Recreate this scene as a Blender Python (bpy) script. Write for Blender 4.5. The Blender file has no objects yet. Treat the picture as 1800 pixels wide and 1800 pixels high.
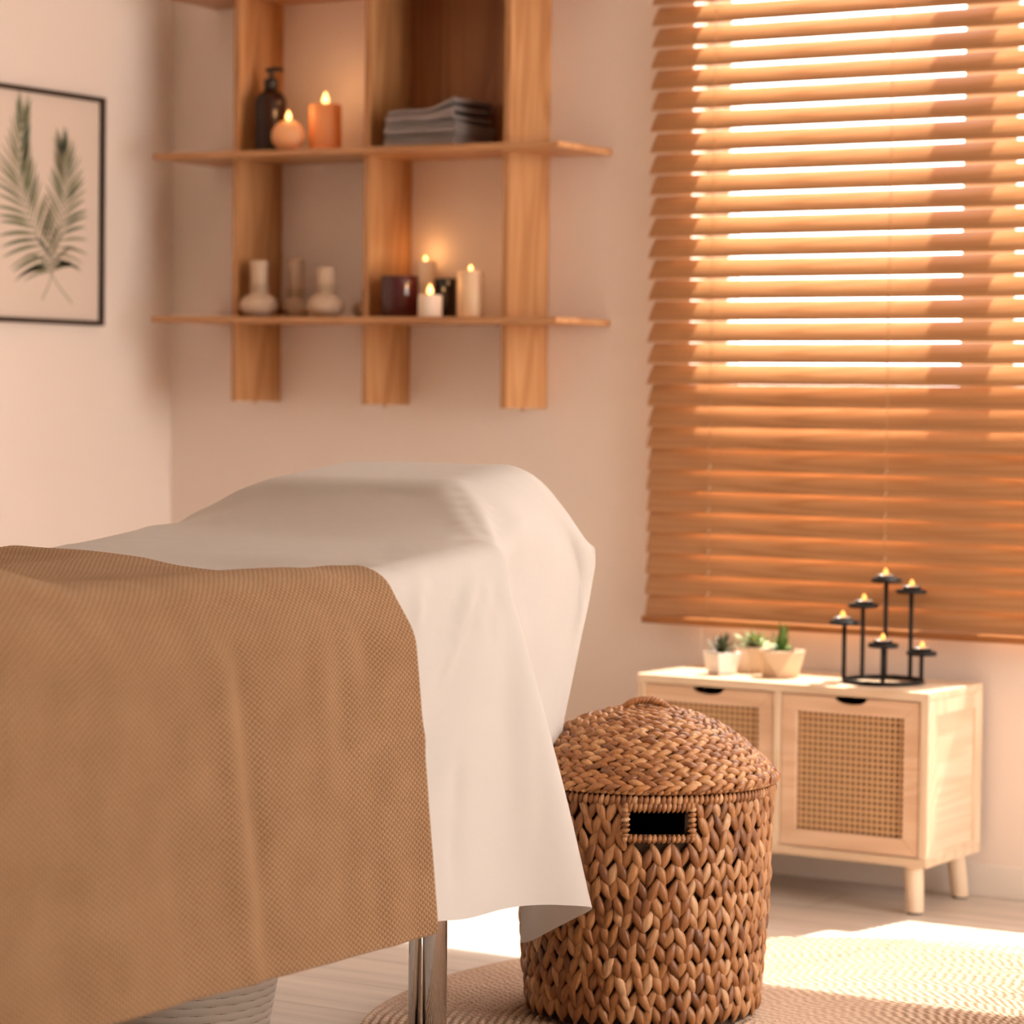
import bpy, bmesh, math, random
import numpy as np
from mathutils import Vector, Matrix
random.seed(7); rng = np.random.RandomState(7)
S = bpy.context.scene; COL = S.collection
PI = math.pi
D = 5.4625          # back wall plane (y)
LW = -4.405         # left wall plane (x)

SHEET = ([-3.09304, 1.63962, 0.13275], [0, 0.054, 0.108, 0.162, 0.216, 0.27, 0.324, 0.378, 0.432, 0.486, 0.54, 0.594, 0.648, 0.702, 0.756, 0.81, 0.828, 0.846, 0.864, 0.882, 0.9, 0.918, 0.936, 0.954, 0.972, 0.99, 1.008, 1.026, 1.044, 1.062, 1.08, 1.098, 1.116, 1.134, 1.152, 1.17, 1.188, 1.206, 1.224, 1.242, 1.26, 1.278, 1.296, 1.314, 1.332, 1.35, 1.368, 1.386, 1.404, 1.422, 1.44, 1.458, 1.476, 1.494, 1.512, 1.53, 1.548, 1.566, 1.584, 1.602, 1.62, 1.638, 1.656, 1.674, 1.692, 1.71, 1.728, 1.746], [0, 0.054, 0.108, 0.162, 0.216, 0.27, 0.324, 0.378, 0.432, 0.486, 0.54, 0.594, 0.648, 0.702, 0.756, 0.81, 0.864, 0.918, 0.972, 1.026, 1.08, 1.134, 1.188, 1.242, 1.296, 1.35, 1.404, 1.458, 1.512, 1.53, 1.548, 1.566, 1.584, 1.602, 1.62, 1.638, 1.656, 1.674, 1.692, 1.71, 1.728, 1.746, 1.764, 1.782, 1.8, 1.818, 1.836, 1.854, 1.872, 1.89, 1.908, 1.926, 1.944, 1.962, 1.98, 1.998, 2.016, 2.034, 2.052, 2.07, 2.088, 2.106, 2.124, 2.142, 2.16, 2.178, 2.196, 2.214, 2.232, 2.25, 2.268, 2.286, 2.304, 2.322, 2.34, 2.358, 2.376, 2.394, 2.412, 2.43, 2.448, 2.466, 2.484, 2.502, 2.52, 2.538, 2.556, 2.574, 2.592, 2.61, 2.628, 2.646, 2.664, 2.682, 2.7, 2.718, 2.736, 2.754, 2.772, 2.79], [
[204,65,60,52,57,58,-20,-106,-38,131,130,136,136,137,136,137,45,46,45,46,45,36,37,36,36,36,37,36,36,36,35,32,23,15,9,9,12,28,32,24,19,19,19,19,19,18,16,13,8,0,-7,-14,-19,-21,-22,-20,-17,-15,-11,-9,-7,-4,-4,-2,0,0,0,1],
[-114,-2,6,12,-2,-5,85,85,-54,-13,0,1,0,-1,1,-1,1,-1,0,0,0,1,-1,0,1,0,-1,0,1,0,1,4,13,16,15,7,-7,0,-1,-1,1,0,-2,-5,-9,-15,-22,-28,-29,-21,-12,0,8,13,17,17,16,14,12,11,9,7,8,6,5,5,6,5],
[-90,-12,-9,-2,10,10,-11,77,72,-50,3,0,0,1,-1,1,-1,1,0,0,0,0,0,0,0,0,0,0,-1,1,0,-1,-1,2,8,17,17,3,1,-2,-10,-15,-19,-28,-33,-17,-2,12,21,24,23,19,18,15,12,11,9,9,6,6,5,3,2,2,-1,0,-3,-3],
[68,-33,-37,-38,-34,-20,0,6,78,5,3,-1,1,0,0,0,1,-1,1,-1,1,0,0,1,-1,0,1,0,1,-1,1,1,1,4,5,5,18,-18,-27,-6,16,2,7,20,28,18,11,6,3,-1,-2,-3,-5,-5,-6,-7,-7,-6,-6,-7,-5,-5,-5,-4,-3,-3,-1,-1],
[129,-1,-3,-7,-14,-27,-37,-49,-29,31,4,1,0,0,1,0,-1,1,0,0,0,0,0,0,0,1,-1,1,0,0,0,1,1,-1,0,1,-4,15,8,-13,-28,1,-3,-4,-4,-2,-1,0,0,2,1,2,2,2,3,3,2,1,2,1,0,2,1,0,2,1,2,2],
[37,-2,-1,-1,-4,-5,-8,-4,-13,2,-3,0,0,0,0,0,1,-1,0,1,-1,0,1,-1,1,-1,1,0,-1,1,0,-1,0,0,0,-2,1,-1,3,3,-1,-4,0,0,1,0,1,-1,0,-2,0,-2,-1,-1,-1,-1,-1,0,0,0,1,0,0,1,0,0,-1,-2],
[-31,3,4,4,3,4,10,8,-6,0,-1,0,0,0,0,0,0,1,-1,0,1,-1,0,1,-1,1,-1,0,1,-1,0,0,0,0,0,0,0,0,1,0,0,0,-1,0,-1,0,-2,0,-2,0,-2,-1,-2,-2,-1,-2,0,0,0,1,1,1,1,1,0,0,0,1],
[6,-3,2,3,3,3,-5,-7,-2,-2,1,0,-1,0,0,0,0,0,0,0,0,0,0,0,0,0,1,-1,0,0,0,0,0,0,0,1,-1,2,-1,0,2,-1,0,0,0,0,0,0,1,-1,1,1,0,1,0,0,0,-1,-2,-1,-2,-1,-1,-2,-1,0,-1,0],
[12,7,-5,-5,-2,-4,-2,-1,0,-1,-1,0,1,0,0,0,-1,0,0,0,0,0,0,0,0,0,0,0,0,1,-1,1,-1,1,0,-1,0,1,1,0,-1,1,1,-1,0,0,1,-1,0,1,-1,0,1,0,0,1,-1,0,1,1,0,-1,1,0,1,-1,0,-1],
[5,-3,3,1,-3,-1,-1,-1,0,-2,1,0,-1,0,0,0,0,0,0,0,0,0,0,0,0,0,0,0,0,0,0,0,1,-1,0,0,1,0,1,1,-1,0,0,0,1,-1,0,1,-1,0,1,-1,0,0,0,0,1,-1,0,-1,1,0,-1,0,-1,0,1,1],
[7,-5,-1,-2,2,0,-1,1,-1,-1,-1,0,0,0,0,0,0,0,1,-1,0,0,0,0,0,0,0,1,-1,0,1,-1,0,1,-1,0,1,-1,2,0,0,1,-1,0,0,0,0,-1,1,-1,0,1,0,0,-1,0,0,1,0,0,-1,0,0,0,1,0,0,-1],
[-4,6,0,0,-2,-1,0,1,0,-2,0,0,1,-1,0,0,1,-1,0,0,0,1,-1,0,1,-1,0,0,1,-1,0,1,-1,0,0,1,0,0,0,1,0,0,0,0,-1,1,-1,0,0,0,0,0,-1,0,1,0,-1,0,0,0,0,0,0,0,-1,1,-1,1],
[4,-1,-2,-1,0,-1,0,0,1,-2,1,-1,0,0,0,0,0,0,0,0,0,0,0,0,0,1,-1,0,0,1,-1,0,1,-1,1,-1,0,1,1,0,0,0,0,0,0,0,0,0,-1,1,-1,0,0,0,-1,0,0,0,0,0,0,-1,0,0,0,-1,0,0],
[4,-1,-1,-2,-1,1,0,-1,1,-2,0,0,0,1,-1,0,0,0,0,0,0,0,1,-1,0,0,1,-1,0,0,1,-1,0,1,-1,1,-1,2,-1,0,1,0,0,0,0,-1,0,1,0,-1,0,0,0,-1,1,-1,1,-1,0,0,-1,1,0,-1,0,0,0,-1],
[2,-1,-1,0,0,-1,0,-1,3,-3,0,0,0,0,0,0,0,0,0,0,0,0,0,0,0,0,0,1,-1,0,0,1,0,-1,1,-1,1,-1,2,1,1,-1,0,0,-1,0,0,0,0,0,0,-1,0,1,-1,0,0,0,-1,0,0,0,-1,1,0,-1,0,0],
[2,-2,0,1,0,-1,-2,1,1,-2,0,1,-1,0,0,0,0,0,0,0,0,0,0,0,0,0,0,0,1,0,0,-1,0,1,0,0,0,0,0,0,0,0,0,0,1,1,0,-1,0,0,0,0,1,-1,0,0,-1,1,0,-1,0,-1,1,-1,0,0,0,0],
[0,0,1,0,-1,0,0,0,0,-2,0,0,0,0,0,0,0,0,0,0,0,0,0,1,-1,0,0,0,0,0,0,1,0,-1,0,0,0,0,1,1,-1,2,-1,0,0,-1,1,0,0,0,0,1,-1,0,0,1,0,-1,0,0,0,0,0,0,-1,0,0,-1],
[0,0,1,-1,1,0,1,-1,-1,-1,-1,0,1,-1,1,-1,0,1,-1,0,0,0,0,0,1,0,-1,0,0,0,0,0,0,1,0,0,-1,1,1,-1,2,-1,1,0,0,0,-1,0,0,0,1,-1,0,1,0,-1,0,1,0,0,0,0,-1,0,0,1,-1,0],
[0,1,0,1,0,0,0,-1,0,-3,1,-1,0,0,0,1,-1,0,0,0,0,0,0,0,0,0,1,0,0,0,0,-1,0,0,0,0,1,0,0,1,1,0,-1,0,0,0,0,0,0,1,-1,0,1,-1,0,1,0,-1,0,1,0,0,0,0,0,-1,0,1],
[-1,2,1,1,0,0,-2,-1,-1,-1,0,1,-1,1,-1,0,0,0,0,1,-1,0,0,0,0,0,0,0,0,0,0,1,0,0,0,0,-1,1,0,1,1,-1,0,0,0,0,0,0,0,-1,1,0,-1,1,0,0,0,0,1,-1,0,1,0,0,0,0,0,-1],
[0,1,2,1,0,-2,-1,-1,0,-2,0,0,0,0,0,0,0,0,0,0,0,0,1,-1,0,0,0,0,0,0,0,0,0,0,0,1,0,0,0,0,1,-1,1,0,0,-1,0,0,0,1,-1,0,0,0,0,0,0,1,-1,1,1,-1,1,0,0,0,0,0],
[0,2,1,2,-2,-1,-1,0,-1,-1,0,-1,0,0,0,0,1,-1,0,0,0,1,-1,1,-1,0,0,1,0,0,0,0,0,0,0,-1,0,1,-1,2,0,0,-1,-1,0,0,-1,0,0,0,1,1,0,0,0,-1,1,-1,1,0,0,1,0,1,0,0,0,0],
[0,1,4,-1,-3,0,1,1,-4,0,-1,1,0,-1,1,-1,0,0,1,-1,1,-1,0,0,1,0,0,-1,0,0,0,0,0,0,0,0,1,0,1,-1,1,-1,0,0,-1,0,0,-1,0,-1,0,1,1,1,1,0,-2,0,0,0,1,0,0,0,1,1,0,0],
[-1,2,2,-2,-2,2,1,0,-3,-1,1,-1,0,1,-1,1,-1,1,-1,0,0,0,0,0,0,0,0,0,0,1,0,0,0,0,0,0,-1,0,1,1,0,0,0,-1,0,0,1,0,-1,0,-1,-1,1,1,2,1,-1,-3,-2,1,0,2,1,0,1,0,0,1],
[-1,2,3,-4,1,-4,8,-2,-4,0,-1,1,0,-1,0,0,0,0,0,0,0,0,0,0,1,0,0,0,0,-1,0,0,0,0,0,1,0,1,0,1,1,0,-1,0,-1,-1,-1,0,0,0,1,-1,0,0,2,0,0,-1,-1,0,0,0,2,2,0,0,0,-2],
[-1,0,5,-3,-3,3,2,-1,-4,0,1,-1,0,1,0,-1,0,0,0,1,-1,1,0,0,-1,0,0,0,0,1,0,0,0,0,0,-1,1,0,0,2,2,2,1,0,-1,-2,-3,-2,-1,0,0,2,-1,0,-2,1,0,1,1,0,1,1,2,2,1,-1,-2,-1],
[-1,-1,3,3,-8,7,-2,-6,3,1,-1,0,0,0,0,0,1,-1,1,-1,1,-1,0,0,0,0,0,1,0,-1,0,0,0,1,0,0,-1,0,1,1,1,0,3,1,1,-1,-3,-4,-2,0,1,0,2,-1,-2,-1,2,3,2,1,1,2,0,0,-2,-2,-1,-3],
[-2,0,-1,10,-11,2,1,-5,5,-1,1,0,0,-1,0,1,-1,0,0,0,0,0,0,0,0,0,1,-1,0,0,1,0,0,-1,0,1,0,0,0,0,1,1,0,2,0,0,-1,-2,-3,0,1,1,-1,0,0,1,1,3,3,1,2,0,-2,-4,-3,-3,-3,-2],
[-1,-2,-3,11,-4,-7,6,0,1,-2,-1,0,0,1,0,-1,0,1,-1,1,-1,1,0,1,1,0,0,1,1,0,0,1,0,1,1,-1,1,-1,-1,0,-1,1,-1,-2,-2,-2,-2,1,4,2,0,0,-1,0,1,2,4,3,2,1,-3,-6,-7,-7,-5,-2,0,3],
[-1,-1,-2,3,4,-7,5,-1,0,0,-1,1,0,-1,0,1,0,-1,1,-1,0,0,1,0,0,1,0,0,0,1,0,0,1,0,-1,2,-1,0,-1,-1,1,0,-1,-1,-1,-2,0,2,2,1,0,-1,0,0,1,2,1,1,-1,-2,-2,-3,-3,-1,-1,1,2,4],
[0,-1,-2,2,5,-7,2,2,-1,-1,1,-1,0,1,0,-1,0,1,-1,0,1,0,0,0,0,1,0,0,0,1,0,0,0,0,1,0,0,-1,0,0,0,-1,0,-2,-2,0,2,1,2,-1,0,-1,1,1,2,1,1,-1,-1,-3,-4,-3,-1,-1,2,2,4,3],
[-1,-1,-2,1,8,-8,3,0,1,-2,0,1,0,-1,0,1,0,-1,0,1,-1,1,0,0,1,-1,1,0,1,-1,1,0,0,0,1,-1,2,0,-2,0,0,-1,-2,-1,0,0,0,3,0,1,-1,0,1,2,2,1,0,-2,-4,-3,-3,-2,-1,2,2,4,3,4],
[-1,0,-3,0,9,-8,1,3,0,-1,0,-1,0,1,0,-1,0,1,0,-1,1,-1,1,1,-1,1,0,0,0,1,-1,1,1,0,0,1,-1,-1,0,0,0,-1,-2,-1,-2,2,2,1,1,-1,0,1,2,2,1,0,-2,-4,-3,-4,-2,0,2,2,4,3,4,1],
[0,-2,-1,-1,8,-5,-2,4,0,-2,0,1,0,-1,0,1,0,-1,0,0,0,1,0,0,1,0,-1,2,-1,0,1,0,0,1,0,0,0,-1,1,-1,-1,-1,-1,-2,1,0,3,1,-1,0,1,2,2,1,1,-3,-4,-3,-4,-2,0,1,3,4,4,3,1,0],
[-1,0,-3,-2,10,-2,-7,6,-1,-1,1,-1,0,1,0,-1,0,1,0,0,-1,1,0,0,0,0,1,0,1,0,0,0,0,0,1,0,0,0,-1,0,-1,-2,-2,0,0,2,1,1,1,0,1,3,2,1,-3,-4,-5,-4,-3,1,1,4,4,4,3,1,0,-2],
[-1,-1,-1,-2,6,3,-9,7,-2,2,-3,1,0,-1,0,0,1,-1,0,0,1,-1,1,0,1,0,0,0,0,1,0,0,1,0,0,0,-3,5,-6,0,2,-4,-1,0,2,2,1,0,1,2,3,1,0,-2,-5,-4,-4,-3,1,1,5,4,4,2,1,0,-2,-2],
[0,-1,-2,-4,6,8,-13,9,-10,5,2,-1,0,1,0,0,-1,0,1,0,-1,1,0,1,-1,1,0,0,1,-1,1,1,-1,1,0,0,4,-6,5,-2,-7,0,-1,1,2,1,1,1,2,2,2,1,-2,-6,-5,-5,-2,1,2,5,4,4,2,2,-1,-1,-3,-2],
[-1,0,-1,-3,1,12,-14,7,-3,2,-1,1,0,-1,0,0,1,0,-1,0,1,0,0,0,1,-1,1,0,0,1,0,0,1,0,-1,2,0,-9,7,-2,-3,-2,2,1,2,1,1,2,1,3,0,-2,-5,-5,-5,-2,0,4,5,5,3,3,1,-1,-2,-3,-2,-2],
[-1,0,-1,-4,0,14,-11,4,5,-7,1,-1,0,0,1,0,-1,0,1,0,0,0,0,0,0,1,0,0,1,0,0,0,0,0,1,0,-1,7,-7,-4,-3,1,1,3,0,1,2,3,3,0,-2,-5,-7,-5,-2,1,5,4,6,3,3,-1,-1,-2,-2,-2,-2,-1],
[-1,1,-1,-4,-2,13,-6,-2,-2,3,0,0,0,1,-1,0,0,1,-1,1,-1,1,0,0,1,0,0,1,-1,0,1,0,1,0,0,0,1,1,-5,-3,-1,0,3,1,0,2,3,3,1,-2,-6,-7,-5,-1,2,5,5,5,3,2,0,0,-3,-2,-3,-2,0,0],
[-1,1,0,-3,-6,10,4,-10,5,-1,1,0,0,-1,0,1,0,-1,1,-1,1,-1,1,1,-1,1,0,0,1,0,0,1,-1,1,1,-3,-1,3,-4,-3,-1,5,0,-1,2,4,4,1,-3,-6,-7,-6,0,2,6,5,5,3,1,0,-1,-3,-2,-3,-1,-1,0,0],
[-1,0,1,-3,-5,5,12,-16,10,1,-5,0,0,1,0,-1,0,1,-1,1,-1,1,0,0,0,0,1,0,0,1,0,0,1,-1,0,3,0,-5,-2,-2,5,4,-5,1,4,4,1,-4,-6,-8,-4,0,4,6,5,5,2,1,0,-2,-3,-3,-2,-2,-1,1,0,1],
[0,0,0,-1,-5,-1,17,-18,10,-5,3,-1,1,-1,0,1,0,-1,1,-1,1,0,0,0,1,0,0,0,1,0,0,0,0,1,0,1,-1,-1,6,14,5,-21,-7,4,6,2,-4,-7,-9,-4,1,5,6,6,4,1,1,-1,-3,-3,-3,-1,-2,0,0,0,1,0],
[-1,-1,3,-1,-4,-5,17,-13,8,-4,0,1,-1,0,1,-1,0,1,-1,1,-1,0,1,0,0,0,1,0,0,0,0,1,0,0,1,-1,0,3,-5,-19,-6,13,14,5,1,-2,-7,-8,-4,2,5,7,4,3,1,0,-1,-2,-3,-2,-2,-2,0,0,1,0,1,0],
[-1,0,1,1,-3,-6,10,1,0,-4,0,0,0,1,-1,0,1,-1,1,-1,1,0,0,0,0,1,-1,1,0,0,1,-1,1,0,0,0,-1,-9,-5,9,0,3,5,-4,7,-9,-8,-4,3,7,6,5,2,0,0,-2,-3,-3,-2,-2,-1,0,0,1,0,2,-1,0],
[-1,0,0,2,-2,-5,3,10,-9,1,1,0,0,-1,0,1,0,0,-1,1,-1,1,0,0,1,-1,1,0,-1,1,0,0,0,0,0,0,0,-1,0,-2,0,5,-7,16,-11,-8,-3,2,6,4,3,1,1,-1,-2,-2,-2,-1,-1,-1,0,0,0,0,1,0,1,0],
[-4,3,0,2,-1,-4,0,12,-11,2,0,0,0,1,0,0,-1,1,0,0,0,0,-1,1,0,1,-1,0,1,0,0,0,0,1,0,0,-1,0,-2,-1,4,-7,17,-7,-10,1,1,1,4,3,2,-1,-1,-2,-2,-2,-2,-2,-1,0,-1,0,1,1,2,1,1,0],
[-5,3,1,2,0,-3,-5,14,-10,2,0,1,0,-1,1,-1,1,-1,1,-1,1,0,0,0,0,0,1,0,0,0,0,1,0,0,0,0,0,-1,-2,2,-7,14,2,-10,9,-6,-10,8,5,1,-1,0,-3,-3,-4,-3,-2,-1,-1,0,1,0,1,3,2,2,0,1],
[-4,2,0,2,1,-3,-5,8,-3,2,0,-1,0,1,-1,1,0,0,0,0,-1,0,1,0,0,0,0,0,1,0,0,0,0,0,1,1,-1,-2,1,-5,7,11,-5,8,-28,-9,20,6,1,0,-1,-3,-2,-4,-3,-3,-1,0,1,0,0,2,2,1,2,1,0,-1],
[-1,-1,0,0,3,-1,-6,7,-1,-1,0,0,1,-1,1,0,-1,1,-1,1,0,0,0,0,0,1,0,0,-1,0,1,0,0,1,0,1,-1,-1,-3,1,21,2,-15,-38,10,22,6,1,-2,-1,-2,-1,-2,-1,-1,1,0,0,0,1,2,0,1,-1,-1,-2,-1,0],
[3,-3,-2,0,2,0,-5,4,3,-3,0,1,-1,1,-1,0,1,-1,1,-1,1,0,0,1,0,-1,0,1,0,0,0,0,1,-1,1,0,-1,1,0,25,-3,-43,-18,26,15,4,-1,-1,-1,-2,-1,-2,0,2,1,1,1,0,0,1,-1,1,-2,-1,-3,-1,-1,-1],
[4,-5,-1,0,1,2,-3,-4,11,-6,0,0,1,-1,1,0,-1,1,-1,1,-1,1,0,0,0,0,1,-1,1,0,0,0,0,1,0,0,0,0,13,-15,-36,14,23,5,1,-1,0,-2,-2,-2,-1,0,0,0,2,1,-1,1,1,-1,1,-1,0,-1,-2,-2,-1,-1],
[2,-2,-1,-1,1,2,-1,-6,8,-4,1,1,-1,1,-1,0,1,0,0,-1,1,0,0,0,0,1,-1,1,-1,1,0,0,0,0,1,1,-1,-1,-8,-14,26,21,-14,-6,0,-1,-3,-1,-2,0,-2,-1,0,0,0,0,1,-1,0,1,0,1,-1,-1,0,-1,0,0],
[-2,1,-2,0,1,2,1,-5,4,-1,1,-1,1,-1,1,0,0,-1,1,0,0,-1,1,0,0,0,0,0,1,0,0,0,0,0,1,0,-1,-2,-1,30,-23,-21,14,5,-2,-1,-1,-2,0,-1,-1,0,-1,0,0,0,0,1,0,0,0,-1,0,0,0,0,-1,0],
[-5,1,2,-1,0,2,2,-5,5,-2,0,0,0,1,0,0,-1,1,-1,1,-1,1,0,0,0,0,1,0,0,-1,0,2,0,-1,1,1,0,-1,-6,-24,16,1,-6,5,9,0,-1,-1,0,-2,1,-1,0,0,-1,1,0,0,0,0,-1,0,0,0,0,0,0,0],
[-8,2,1,0,1,2,2,0,-1,-1,1,1,0,-1,0,0,1,-1,1,-1,1,0,0,0,1,-1,0,0,0,1,0,0,0,1,1,1,-1,-2,-3,-7,1,15,7,-6,-12,-2,-1,0,-1,0,-1,0,0,0,1,0,0,-1,0,0,0,0,0,-1,0,0,0,0],
[-12,3,1,1,1,2,3,2,-3,1,1,-1,0,1,0,0,-1,1,-1,1,0,0,0,0,0,1,0,0,0,0,0,0,0,0,2,2,-1,-2,2,11,-6,-11,-2,-2,1,-2,0,-1,-1,0,0,0,0,0,0,0,0,1,-1,-1,0,-1,0,0,0,0,1,0],
[-13,0,2,2,1,1,4,4,-4,3,-1,1,0,0,-1,0,1,-1,1,0,-1,0,1,0,0,0,0,0,0,1,0,0,-1,1,0,-5,0,-4,3,2,4,5,-1,-1,-3,-1,-2,-1,-1,-1,-1,-1,0,0,0,0,0,-1,0,-1,-1,0,-1,1,-1,0,0,1],
[-14,0,1,3,1,0,3,4,6,-6,1,0,0,0,1,0,0,0,0,-1,1,0,-1,1,0,0,0,0,1,-1,1,-1,1,-3,-17,-3,-4,1,2,0,10,7,8,5,5,3,1,-2,-2,-2,-3,-2,-3,-2,-1,-3,-1,0,-1,0,0,-1,-1,-2,0,1,-1,0],
[-9,0,1,0,0,0,1,5,1,-1,2,0,0,0,0,0,-1,1,-1,1,0,0,0,0,0,0,0,1,-1,1,-1,0,0,-6,7,-16,-25,4,9,10,-2,2,5,7,5,4,3,5,4,3,2,0,0,-2,-3,-3,-4,-4,-3,-3,-1,-2,0,0,-1,-2,0,-1],
[-2,1,0,-1,-1,-1,-1,4,-2,1,1,0,0,0,0,0,1,-1,1,-1,0,1,0,0,0,0,1,-1,1,-1,0,2,-6,1,-6,-15,8,-13,-4,1,3,2,2,4,6,7,6,3,1,0,2,3,3,3,2,3,2,0,-1,-4,-6,-3,-4,-3,-1,-1,0,-1],
[8,0,0,0,0,0,-1,-4,5,-10,3,-1,0,0,0,0,-1,1,-1,1,0,-1,1,-1,1,0,0,0,0,0,1,-2,-3,5,-18,3,3,-2,-8,-10,1,-3,1,2,4,4,6,7,7,5,2,1,-2,-1,1,0,1,2,2,3,2,-1,-3,-2,-3,-2,-2,0],
[17,0,1,0,1,-1,-2,-4,-5,-3,-2,-3,0,0,0,0,1,-1,1,0,-1,1,0,0,0,0,0,1,-1,1,1,-8,6,-10,-6,7,-4,-2,-2,-6,-4,-2,-2,-1,0,2,4,5,5,7,6,5,5,4,0,-1,-1,-2,-1,-1,0,2,2,0,0,0,-1,-2],
[23,1,0,2,0,1,-2,-5,-6,0,-12,-2,0,0,0,0,-1,1,-1,0,1,0,0,0,0,1,-1,0,1,0,-4,1,0,-15,6,2,-8,0,2,-1,-9,0,-2,-2,-2,0,0,1,4,4,7,6,6,4,5,4,3,2,1,0,1,-1,0,-1,-1,-2,-1,0],
[27,0,1,1,0,-1,-1,0,10,-4,-34,2,-2,1,-1,0,1,-1,1,0,-1,0,0,1,0,0,0,0,0,0,-5,6,-11,-4,9,-7,-7,0,2,4,-1,-5,-4,-3,-2,-2,-1,1,0,2,1,4,6,6,6,6,4,4,2,3,1,1,0,0,0,0,0,-1],
[28,1,1,-1,0,-2,0,0,-14,5,-19,1,0,-1,1,0,-1,1,0,-1,1,0,0,0,0,-1,1,0,1,-5,4,-4,-9,6,1,-11,-3,1,2,4,3,-4,-3,-3,-3,-4,-2,-1,0,0,1,2,2,3,5,5,6,6,5,4,2,2,2,1,0,0,0,1],
[30,0,-1,0,-2,-1,-2,-3,-17,5,-10,1,0,0,-1,0,1,-1,0,1,-1,1,0,-1,0,1,0,0,-1,-1,1,-8,-4,10,-7,-10,0,2,0,1,5,2,-3,-2,-3,-3,-3,-4,-1,-1,0,0,1,3,2,4,4,4,6,5,5,4,2,3,2,1,1,0],
[30,0,-1,-1,-2,-3,-3,-8,-4,0,-4,-5,0,0,1,0,-1,1,0,-1,1,-1,0,1,0,0,0,1,-5,5,-5,-6,3,5,-13,-7,2,1,1,1,2,4,2,-3,-2,-2,-3,-3,-4,-2,-1,0,0,0,1,2,4,4,3,5,5,5,5,3,3,2,1,1],
[30,-1,-1,-3,-3,-3,-4,-13,9,-5,11,-19,2,0,-1,0,1,-1,0,1,-1,0,1,0,0,1,0,-3,3,-4,-4,-4,10,-6,-13,-1,1,2,0,-1,1,4,3,1,-1,-1,-2,-3,-4,-3,-2,-2,-1,0,1,1,1,1,4,4,5,3,5,5,4,4,2,2],
[28,-1,-2,-3,-4,-3,-7,-7,12,-8,13,-19,0,0,1,0,-1,1,-1,0,1,0,-1,1,-1,1,0,-1,1,-5,-2,1,7,-14,-9,1,1,1,0,0,0,2,3,3,1,0,-1,-2,-3,-3,-4,-3,-1,-1,0,0,0,3,1,2,3,5,4,4,4,3,4,2],
[27,-2,-3,-3,-3,-4,-7,1,9,-10,6,-10,-3,1,0,0,1,-1,1,-1,0,1,0,-1,1,0,0,4,-9,0,-4,9,-1,-19,-3,2,2,0,1,-1,1,-1,3,3,1,1,0,0,-1,-3,-3,-3,-3,-2,-1,0,0,0,2,1,2,2,4,4,4,4,3,3],
[24,-3,-3,-2,-3,-5,-5,11,0,-9,2,0,-8,0,0,0,0,1,-1,1,0,-1,0,1,0,-1,1,-4,0,0,1,4,-15,-8,2,1,2,1,0,0,-1,0,-1,1,3,0,1,0,1,0,-2,-3,-3,-2,-3,-1,0,0,0,1,1,3,1,4,3,3,3,3],
[21,-3,-2,-3,-2,-4,-1,10,-3,-6,-3,5,-9,0,0,0,0,-1,1,-1,0,1,0,-1,0,0,0,-3,2,-2,3,-7,-14,1,3,4,0,1,-1,0,-1,-2,-1,0,0,2,1,1,1,0,1,-1,-3,-3,-2,-3,-1,-1,1,0,1,1,2,2,3,3,2,2],
[19,-3,-2,-3,-2,-4,5,7,-5,-3,-6,6,-10,0,0,0,0,1,-1,1,-1,0,0,1,0,-1,-1,0,-1,0,-3,-9,-5,3,4,1,1,0,-1,-1,-2,0,-1,-1,0,0,1,1,1,0,1,0,-1,-1,-3,-2,-3,-1,-1,1,0,1,1,1,2,2,3,1],
[16,-2,-2,-2,-1,-3,8,3,-4,-1,-10,-1,-1,0,-1,1,-1,0,1,-1,1,-1,1,-1,1,0,-2,0,0,-3,-4,-6,-2,3,2,1,1,-1,0,-1,-1,-2,0,-1,0,0,-1,1,0,2,0,0,1,-1,0,-2,-2,-3,-2,-1,1,0,1,1,2,1,1,2],
[16,-3,-1,-4,0,0,7,0,-2,1,-16,2,0,-1,1,-1,1,-1,0,0,0,1,-1,1,-1,0,0,0,-3,-2,-5,-3,0,1,2,1,0,0,-1,0,-1,-1,-1,-1,-1,0,1,0,0,0,1,1,1,0,-2,-1,-2,-1,-3,-1,-1,0,1,1,0,2,2,1],
[16,-3,-2,-2,-2,4,5,0,0,0,-19,3,0,0,-1,0,0,1,-1,1,-1,0,1,0,0,0,-1,-1,-2,-3,-3,-2,0,1,1,1,0,-1,0,-1,-1,0,-1,0,0,-1,-1,1,0,1,0,1,1,0,-1,-1,-1,-2,-2,-2,-2,0,0,0,2,1,1,1],
[16,-4,-1,-1,-2,6,3,-2,2,1,-21,3,0,-1,1,0,-1,0,1,-1,1,0,-1,0,1,-1,0,-1,-1,-3,-2,-3,0,0,0,2,1,1,-1,-1,0,0,-1,0,-1,0,0,0,0,0,1,1,0,-1,0,-2,-1,-2,-1,-2,-2,-1,0,1,0,1,0,1],
[16,-2,-3,-1,-1,7,0,-1,3,0,-13,-5,-1,1,-1,0,1,-1,0,0,0,0,1,0,-1,1,0,-2,-1,-2,-3,-1,-2,0,2,2,1,0,0,0,-1,-1,0,-1,0,0,0,0,1,0,-1,1,0,-1,-1,-1,-1,-1,-1,-2,-2,-1,-1,-1,1,0,1,1],
[17,-3,-3,0,0,4,1,-2,3,3,-7,-15,1,0,0,0,0,1,-1,1,-1,0,0,0,1,0,-1,1,-2,-2,-2,-2,-1,0,2,1,1,0,0,0,0,-1,-1,0,0,0,0,-1,0,0,1,-1,0,1,-2,-1,-2,0,-1,-1,-1,-3,-2,1,-1,1,0,1],
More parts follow.
